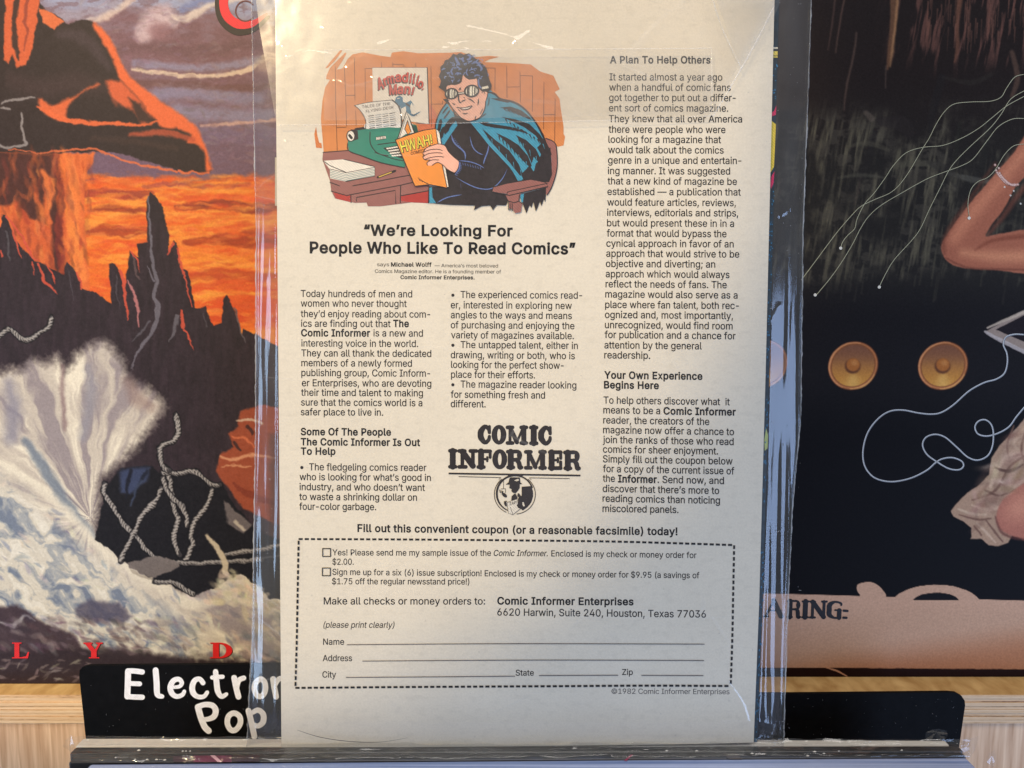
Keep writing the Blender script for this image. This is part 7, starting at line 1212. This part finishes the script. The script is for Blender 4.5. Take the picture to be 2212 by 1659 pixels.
for P, w_ in [([(1290, 145), (1310, 190), (1330, 215)], 20), ([(1325, 140), (1330, 165)], 8), ([(1355, 150), (1350, 175), (1365, 185)], 16), ([(1385, 135), (1410, 140), (1405, 165), (1380, 170)], 18), ([(1235, 190), (1225, 215)], 14), ([(1250, 180), (1262, 205)], 10), ([(1275, 235), (1260, 265), (1275, 295)], 14), ([(1300, 215), (1325, 240), (1345, 245)], 10), ([(1420, 205), (1460, 190), (1500, 235), (1490, 262)], 18), ([(1390, 240), (1380, 275), (1395, 300)], 10), ([(1400, 260), (1430, 245), (1455, 262)], 9), ([(1410, 275), (1430, 268), (1442, 280)], 8),
              ([(1240, 265), (1250, 300), (1280, 310)], 8), ([(1290, 290), (1310, 275), (1325, 290)], 12), ([(1200, 225), (1192, 260)], 6), ([(1210, 250), (1220, 268)], 6), ([(1205, 305), (1215, 325)], 8), ([(1235, 335), (1255, 350)], 10), ([(1262, 325), (1275, 340)], 9), ([(1440, 305), (1465, 292), (1490, 300)], 12), ([(1475, 320), (1480, 370), (1500, 400)], 12), ([(1500, 330), (1525, 335)], 7), ([(1505, 345), (1522, 352)], 6), ([(1530, 240), (1540, 260)], 6), ([(1530, 270), (1545, 285)], 6), ([(1180, 290), (1176, 310)], 5), ([(1450, 160), (1480, 185)], 6), ([(1340, 200), (1360, 215)], 6), ([(1365, 205), (1385, 225)], 5), ([(1555, 370), (1560, 395)], 5), ([(1300, 330), (1320, 320)], 6), ([(1270, 170), (1285, 200)], 7)]:
    st(P, w_, BL, True, True)
HB = (112, 134, 184)
for k in range(52):
    x, y = rr.uniform(1190, 1545), rr.uniform(145, 345)
    if 1330 < x < 1480 and y > 285: continue
    if (x - 1365) ** 2 / 190 ** 2 + (y - 250) ** 2 / 118 ** 2 > 1: continue
    a = rr.uniform(0, 360); pr.stroke(HB, [tuple(p) for p in arc(x, y, 13, 11, a, a + 150, 6)], rr.uniform(4, 8), taper=True)
# goggles
pr.fill((230, 222, 200), [(1500, 386), (1550, 374), (1560, 398), (1504, 408)]); st([(1500, 386), (1550, 374), (1560, 398), (1504, 408), (1500, 386)], 4, K, False)
st([(1308, 440), (1362, 434)], 17, K, False); st([(1310, 439), (1360, 433)], 8, PP, False)
for cx, cy, ra, rb, ia, ib in [(1262, 440, 55, 46, 41, 34), (1422, 419, 62, 51, 47, 37)]:
    pr.fill(K, arc(cx, cy, ra, rb, rot=-8)); pr.fill((236, 230, 208), arc(cx, cy, ia, ib, rot=-8))
    for dx, w_ in ((-.62, 12), (-.38, 4), (.12, 5), (.52, 7), (.74, 4)): hgt = ib * math.sqrt(max(1 - dx * dx, 0)) * .95; st([(cx + dx * ia + 2, cy - hgt), (cx + dx * ia - 1, cy), (cx + dx * ia + 1, cy + hgt)], w_, K)
for P, w_ in [([(1318, 455), (1318, 480), (1325, 505), (1336, 510)], 9), ([(1345, 500), (1370, 490)], 7), ([(1390, 478), (1420, 490), (1445, 512)], (3, 9, 4)), ([(1476, 478), (1474, 510), (1470, 530)], (2, 9, 2)), ([(1305, 548), (1330, 552), (1370, 550), (1420, 535)], 5), ([(1330, 552), (1350, 568), (1400, 560), (1425, 538)], 5), ([(1318, 565), (1332, 580)], 5), ([(1350, 592), (1370, 600), (1392, 592)], (2, 9, 2)), ([(1322, 415), (1328, 395), (1334, 410), (1336, 390)], 4), ([(1265, 510), (1285, 525), (1290, 520)], (2, 8, 2)), ([(1505, 430), (1520, 420), (1525, 440)], 4), ([(1360, 468), (1366, 474)], 5), ([(1510, 560), (1490, 600)], 4), ([(1455, 620), (1448, 640)], 5), ([(1196, 480), (1216, 492), (1240, 492)], (2, 8, 4))]: st(P, w_)
pr.fill(PP, [(1345, 556), (1400, 548), (1415, 542), (1395, 558), (1360, 563)])
# the held comic and hand
pr.fill(PP, [(1140, 722), (1168, 745), (1240, 1178), (1215, 1180)]); st([(1150, 722), (1168, 748), (1242, 1176)], 5, K, False)
pr.fill(OG, [(818, 806), (900, 775), (1040, 730), (1138, 716), (1150, 800), (1180, 960), (1228, 1184), (1090, 1160), (972, 1172), (900, 1000)]); st([(818, 806), (900, 775), (1040, 730), (1138, 716), (1150, 800), (1180, 960), (1228, 1184), (1090, 1160), (972, 1172), (900, 1000), (818, 806)], 6, K, False)
HW = [(895, 900, 52, 88, -14), (956, 884, 66, 88, -13), (1018, 868, 54, 88, -12), (1072, 850, 46, 82, -11), (1106, 832, 14, 70, -8)]
for dx, dy in ((-2, 1), (2, -1), (4, 5)): arcw('HWAH!', HW, K, dx, dy, .034)
arcw('HWAH!', HW, (246, 228, 84), b=.014)
pr.text('COMICS', 940, 1056, 926, 24, (60, 26, 26), .02, -.22)
for k in range(4): st([(1000 + k * 14, 1104 + k * 12), (1014 + k * 20, 1128 + k * 8)], (2, 6), K, False)
pr.fill(FL, [(1040, 905), (1060, 872), (1110, 850), (1160, 838), (1210, 852), (1240, 900), (1280, 940), (1318, 970), (1312, 1030), (1280, 1066), (1230, 1040), (1190, 1002), (1150, 985), (1110, 1008), (1072, 1006), (1066, 985), (1090, 965), (1050, 962), (1036, 940), (1045, 925), (1034, 915)], True)
for P in [[(1040, 905), (1060, 872), (1110, 850), (1160, 838), (1210, 852), (1240, 900), (1280, 940), (1318, 970)], [(1040, 905), (1090, 885), (1150, 880), (1190, 890)], [(1036, 940), (1080, 915), (1150, 908), (1190, 912)], [(1050, 962), (1100, 945), (1160, 938), (1200, 942)], [(1072, 1006), (1070, 985), (1110, 965), (1160, 965)], [(1110, 1008), (1150, 985), (1190, 1002), (1230, 1040), (1280, 1066)], [(1034, 915), (1045, 925), (1036, 940), (1050, 962), (1090, 965)]]: st(P, 5)
pr.build('printed_drawing', comic)

# ================================================================== the clear bag round the comic
bag = thing('plastic_bag', 'clear glossy plastic bag with rough sealed sides holding the comic', 'plastic bag', PAGE.mat())
def bl_(v): return np.interp(v, [-48, 0, 494, 932, 1344, 1480, 1622], [545, 544, 554, 553, 546, 541, 533])
def br_(v): return np.interp(v, [-48, 0, 494, 900, 1097, 1371, 1622], [1754, 1752, 1734, 1729, 1711, 1699, 1691])
def cl_(v): return np.interp(v, [-48, 0, 500, 1100, 1617], [593, 594, 599, 604, 608])
def cr_(v): return np.interp(v, [-48, 0, 300, 800, 1300, 1604], [1686, 1684, 1677, 1664, 1650, 1638])
vv = np.linspace(-48, 1622, 620); NL, NC, NR = 26, 400, 34
rows = []; hs = []
for v in vv:
    a, b, c, d = bl_(v), cl_(v), cr_(v), br_(v)
    rows.append(np.concatenate([np.linspace(a, b, NL, endpoint=False), np.linspace(b, c, NC, endpoint=False), np.linspace(c, d, NR)]))
UU = np.array(rows); VV = np.repeat(vv[:, None], UU.shape[1], 1)
tl = np.clip((UU - bl_(VV)) / (cl_(VV) - bl_(VV)), 0, 1); tr_ = np.clip((br_(VV) - UU) / (br_(VV) - cr_(VV)), 0, 1); edge = np.minimum(tl, tr_)
h = 0.0014 * np.sin(np.clip(edge, 0, 1) * math.pi / 2) ** 1.0 - 0.0011 * (1 - edge)
margin = 1 - sstep(.82, 1.0, edge)
# long vertical folds in the loose margins, faint ones over the page, crumple at the top
h += margin * .00042 * (fbm(UU * 1.0 + (VV * .02), VV * .05, 17, 301, 2) - .5) * 2
h += margin * .00010 * (fbm(UU, VV * .03, 9, 321, 2) - .5) * 2
h += (1 - margin) * .00055 * (fbm(UU * .8, VV * .5, 300, 331, 2) - .5)
topc = 1 - sstep(170, 330, VV)
def ridge(P, amp, wd):
    """one crease pressed into the film"""
    P = smooth_pts(P, False, 6); r0, r1 = np.searchsorted(vv, [P[:, 1].min() - wd * 4, P[:, 1].max() + wd * 4]); r1 = max(r1, r0 + 1)
    X_, Y_ = UU[r0:r1], VV[r0:r1]; D = np.full(X_.shape, 1e9)
    for i in range(len(P) - 1):
        x0, y0 = P[i]; dx, dy = P[i + 1] - P[i]; t = np.clip(((X_ - x0) * dx + (Y_ - y0) * dy) / (dx * dx + dy * dy + 1e-9), 0, 1); D = np.minimum(D, np.hypot(X_ - x0 - t * dx, Y_ - y0 - t * dy))
    h[r0:r1] += amp * np.exp(-(D / wd) ** 1.5)
h += topc * (1 - margin) * .00012 * (np.abs(fbm(UU + VV * .6, VV - UU * .3, 60, 341, 3) - .5) * 2)
for P, a, w_ in [([(700, 60), (760, 90), (900, 100), (1060, 112), (1190, 108)], .00022, 6), ([(1010, 60), (1090, 78), (1190, 108)], .0003, 6), ([(1300, 90), (1330, 130), (1400, 150)], .0003, 5), ([(610, 100), (640, 180), (650, 260)], .0003, 8), ([(760, 5), (820, 40), (920, 30), (1080, 12)], .0002, 7), ([(700, 120), (750, 190), (780, 240)], .0002, 6), ([(1300, 560), (1240, 600), (1200, 650), (1170, 680)], .0002, 6), ([(1100, 620), (1180, 560), (1260, 520)], .00012, 5), ([(645, 1405), (700, 1380), (760, 1340)], .0002, 5), ([(640, 560), (660, 590), (655, 620)], .00015, 5),
                 ([(690, 800), (720, 850), (735, 900)], .00020, 26), ([(655, 820), (660, 850)], .00016, 16), ([(1335, 100), (1320, 150), (1290, 190)], .00025, 5), ([(1220, 240), (1260, 250), (1330, 262)], .0002, 5)]: ridge(P, a, w_)
cr = np.random.default_rng(12)
for k in range(84):   # random handling creases, most in the folded mouth at the top
    x, y = cr.uniform(610, 1650), cr.uniform(-30, 265) if k < 30 else cr.uniform(265, 1560)
    a = cr.choice([cr.normal(.15, .25), cr.normal(1.2, .4), cr.normal(-.9, .3)]); L_ = cr.uniform(40, 190) * (1 if k < 30 else .6); b = a + cr.normal(0, .5)
    P = [(x, y), (x + L_ * .5 * math.cos(a), y + L_ * .5 * math.sin(a)), (x + L_ * .5 * (math.cos(a) + math.cos(b)), y + L_ * .5 * (math.sin(a) + math.sin(b)))]
    ridge(P, cr.uniform(.00008, .00026) * (1 if k < 30 else .8), cr.uniform(2.5, 5))
h = np.maximum(h, np.where(edge > .97, .0009, -.002))
film = film_mat('bag_film', haze=0.015, rough=0.10, ior=1.65, bscale=60, bstr=0.05, bdist=0.0006, hcol=(.78, .77, .75), stretch=(1.6, .5, 1), scratch=True)
grid_obj('front_film', PAGE.loc(UU, VV, h), film, bag)
film_b = film_mat('bag_back_film', haze=0.03, tint=(.90, .91, .93), rough=0.09, ior=1.5, bscale=60, bstr=0.3, bdist=0.001, stretch=(2, .5, 1))
UB = UU[::14, ::6]; VB = VV[::14, ::6]; HB = -.0034 + .0016 * (1 - edge[::14, ::6]) + .0003 * (fbm(UB, VB, 60, 7) - .5)
UB = np.concatenate([UB, UU[::14, -1:]], 1); VB = np.concatenate([VB, VV[::14, -1:]], 1); HB = np.concatenate([HB, np.full((UB.shape[0], 1), -.0018)], 1)
grid_obj('back_film', PAGE.loc(UB, VB, HB), film_b, bag)
# sealed, ragged side seams and bottom fold
seam = film_mat('seam_plastic', haze=0.42, rough=0.2, ior=1.6, bscale=500, bstr=0.8, bdist=0.0006, hcol=(.62, .62, .6))
for f, sgn in ((bl_, -1), (br_, 1)):
    v = np.linspace(-48, 1622, 520); u = f(v); j = (fbm(v, v * 0, 9, 77 + sgn, 4) - .5) * 5; wd = 2.2 + 1.6 * fbm(v, v * 0 + 5, 20, 99 + sgn, 3)
    G = []
    for k, q in enumerate([0, .35, .7, 1]):
        G.append(PAGE.loc(u + sgn * (q * wd + j * q * .7 - .6), v, -.0011 + .0009 * math.sin(q * math.pi) + .0003 * (fbm(v, v * 0 + k, 6, 5) - .5)))
    G = np.array(G)
    if sgn < 0: G = G[::-1]
    grid_obj('side_seam', np.transpose(G, (1, 0, 2))[:, ::-1] if False else G, seam, bag)
u = np.linspace(533, 1691, 200); vb_ = 1622 - (u - 533) * (11 / 1158.)
G = np.array([PAGE.loc(u, vb_ - 3, -.0006), PAGE.loc(u, vb_, .0004 + .0003 * (fbm(u, u * 0, 40, 8) - .5)), PAGE.loc(u, vb_ + 2, -.0012)])
grid_obj('bottom_fold', G[::-1], film_mat('fold_plastic', haze=.16, rough=.12, ior=1.6, bscale=200), bag)
# the mouth of the bag folded down over the page, and the tape that holds it
flapm = film_mat('flap_film', haze=0.035, tint=(.955, .945, .93), rough=0.19, ior=1.5, bscale=40, bstr=0.12, bdist=0.0008, hcol=(.80, .76, .70), scratch=True)
def patch(name, outline, h_, mat, nu=60, nv=24, seed=1, amp=.0003):
    """outline: left, right as functions of v between v0 and v1"""
    v0, v1, fl, fr_ = outline; v = np.linspace(0, 1, nv)[:, None]; s_ = np.linspace(0, 1, nu)[None]
    vv0 = v0 + (v1 - v0) * v + 0 * s_; uu = fl(vv0) + (fr_(vv0) - fl(vv0)) * s_
    vv1 = vv0 if v1 < 200 else vv0 - (uu - 600) * .016 * v
    return grid_obj(name, PAGE.loc(uu, vv1, h_ + amp * (fbm(uu, vv0, 50, seed, 3) - .5)), mat, bag)
patch('folded_flap', (-46, 272, lambda v: np.interp(v, [-46, 60, 272], [548, 560, 598]), lambda v: np.interp(v, [-46, 15, 250, 272], [1676, 1672, 1541, 1525])), .0021, flapm, 150, 50, 12, .0002)
def edge_line(P, w_, h_, name):
    P = smooth_pts(P, False, 14); d = np.gradient(P, axis=0); d /= np.linalg.norm(d, axis=1, keepdims=True); n_ = np.stack([-d[:, 1], d[:, 0]], -1); wv = w_ * (.4 + fbm(P[:, 0], P[:, 1], 30, 9))[:, None]
    G = np.array([PAGE.loc(*(P + n_ * wv * q).T, h_ + z_) for q, z_ in ((-.5, 0), (0, .00025), (.5, 0))])
    grid_obj(name, G, edge_m, bag)
edge_m = film_mat('edge_highlight', haze=.22, rough=.12, ior=1.8, bscale=300, bstr=.4, hcol=(.9, .88, .84))  # whitish strips: the highlight along flap and tape edges is in their colour
edge_line([(1673, 12), (1640, 78), (1600, 150), (1541, 250)], 3.4, .0026, 'flap_edge_highlight'); edge_line([(598, 270), (800, 269), (1100, 264), (1350, 259), (1541, 250)], 1.6, .0025, 'flap_edge_highlight')
edge_line([(700, 108), (1000, 107), (1300, 106), (1537, 104)], 1.8, .0030, 'tape_edge_highlight'); edge_line([(1537, 104), (1538, 180), (1537, 250)], 2.2, .0030, 'tape_edge_highlight')
edge_line([(1534, -20), (1560, 60), (1602, 148)], 2.4, .0032, 'tape_edge_highlight')
tapem = film_mat('tape_film', haze=0.05, rough=0.16, ior=1.45, bscale=80, bstr=.25, bdist=.0006, hcol=(.88, .86, .82))
patch('tape_strip', (108, 262, lambda v: v * 0 + 700, lambda v: v * 0 + 1537), .0028, tapem, 80, 30, 31, .0002)
patch('tape_strip', (-46, 150, lambda v: np.interp(v, [-46, 150], [1532, 1600]), lambda v: np.interp(v, [-46, 20, 150], [1700, 1680, 1604])), .0030, tapem, 20, 20, 33, .0003)
# white tag on the back of the bag, showing at the comic's left edge
t_ = PAGE.loc(np.array([594, 630, 630, 594]), np.array([444, 444, 340, 340]), -.0042)
V, F = box_mesh([p - np.array([0, 0, .0002]) for p in t_], [p for p in t_])
mesh_obj('price_tag', V, F, plain('tag_paper', (214, 206, 190), .7, .05, 400), bag)
# a stray hair caught on the bag
hr = Print(PAGE, .00175, 1e-6); hr.stroke((96, 88, 84), [(680, 1576 - 1577 + 1576 - 20 + 22), (730, 1590), (800, 1600), (870, 1602), (940, 1592)] if False else [(642, 1577), (690, 1592), (750, 1601), (820, 1603), (880, 1594)], (.6, 1.3, 1.3, .9, .3), n=8, cap=False)
o = hr.build('stray_hair', None); o.matrix_world = PAGE.mat(); o['label'] = 'fine curved hair stuck low on the bag below the coupon'; o['category'] = 'hair'

# dust on the divider and on the bag
def dust(root, surf, n, u0, u1, v0, v1, h_, seed, size=(.5, 1.3)):
    r = np.random.default_rng(seed); V = []; F = []
    for k in range(n):
        u, v, q = r.uniform(u0, u1), r.uniform(v0, v1), r.uniform(*size); a = r.uniform(0, 6.28); st_ = r.choice([1, 1, 3.5])
        hh_ = h_(u, v) if callable(h_) else h_
        P = [(u + q * st_ * math.cos(a), v + q * st_ * math.sin(a)), (u - q * math.sin(a) * .6, v + q * math.cos(a) * .6), (u - q * st_ * math.cos(a), v - q * st_ * math.sin(a)), (u + q * math.sin(a) * .6, v - q * math.cos(a) * .6)]
        n0 = len(V); V += [tuple(surf.loc(*p, hh_)) for p in P] + [tuple(surf.loc(u, v, hh_ + .0002))]
        F += [(n0 + (e + 1) % 4, n0 + e, n0 + 4) for e in range(4)]
    o = mesh_obj('dust', V, F, plain('dust_grey', (150, 150, 152), .8), root); o['kind'] = 'stuff'
dust(div, DV, 60, 185, 880, 1445, 1590, 1.2e-4, 5, (.35, .8)); dust(div, DV, 40, 1700, 2070, 1505, 1590, 1.2e-4, 6, (.35, .8))
dust(bag, PAGE, 60, 1655, 1735, 0, 1590, .0016, 7, (.5, 1.2)); dust(bag, PAGE, 40, 556, 600, 0, 1600, .0016, 8, (.5, 1.1)); dust(bag, PAGE, 70, 620, 1640, 0, 1590, .0019, 9, (.35, .9))
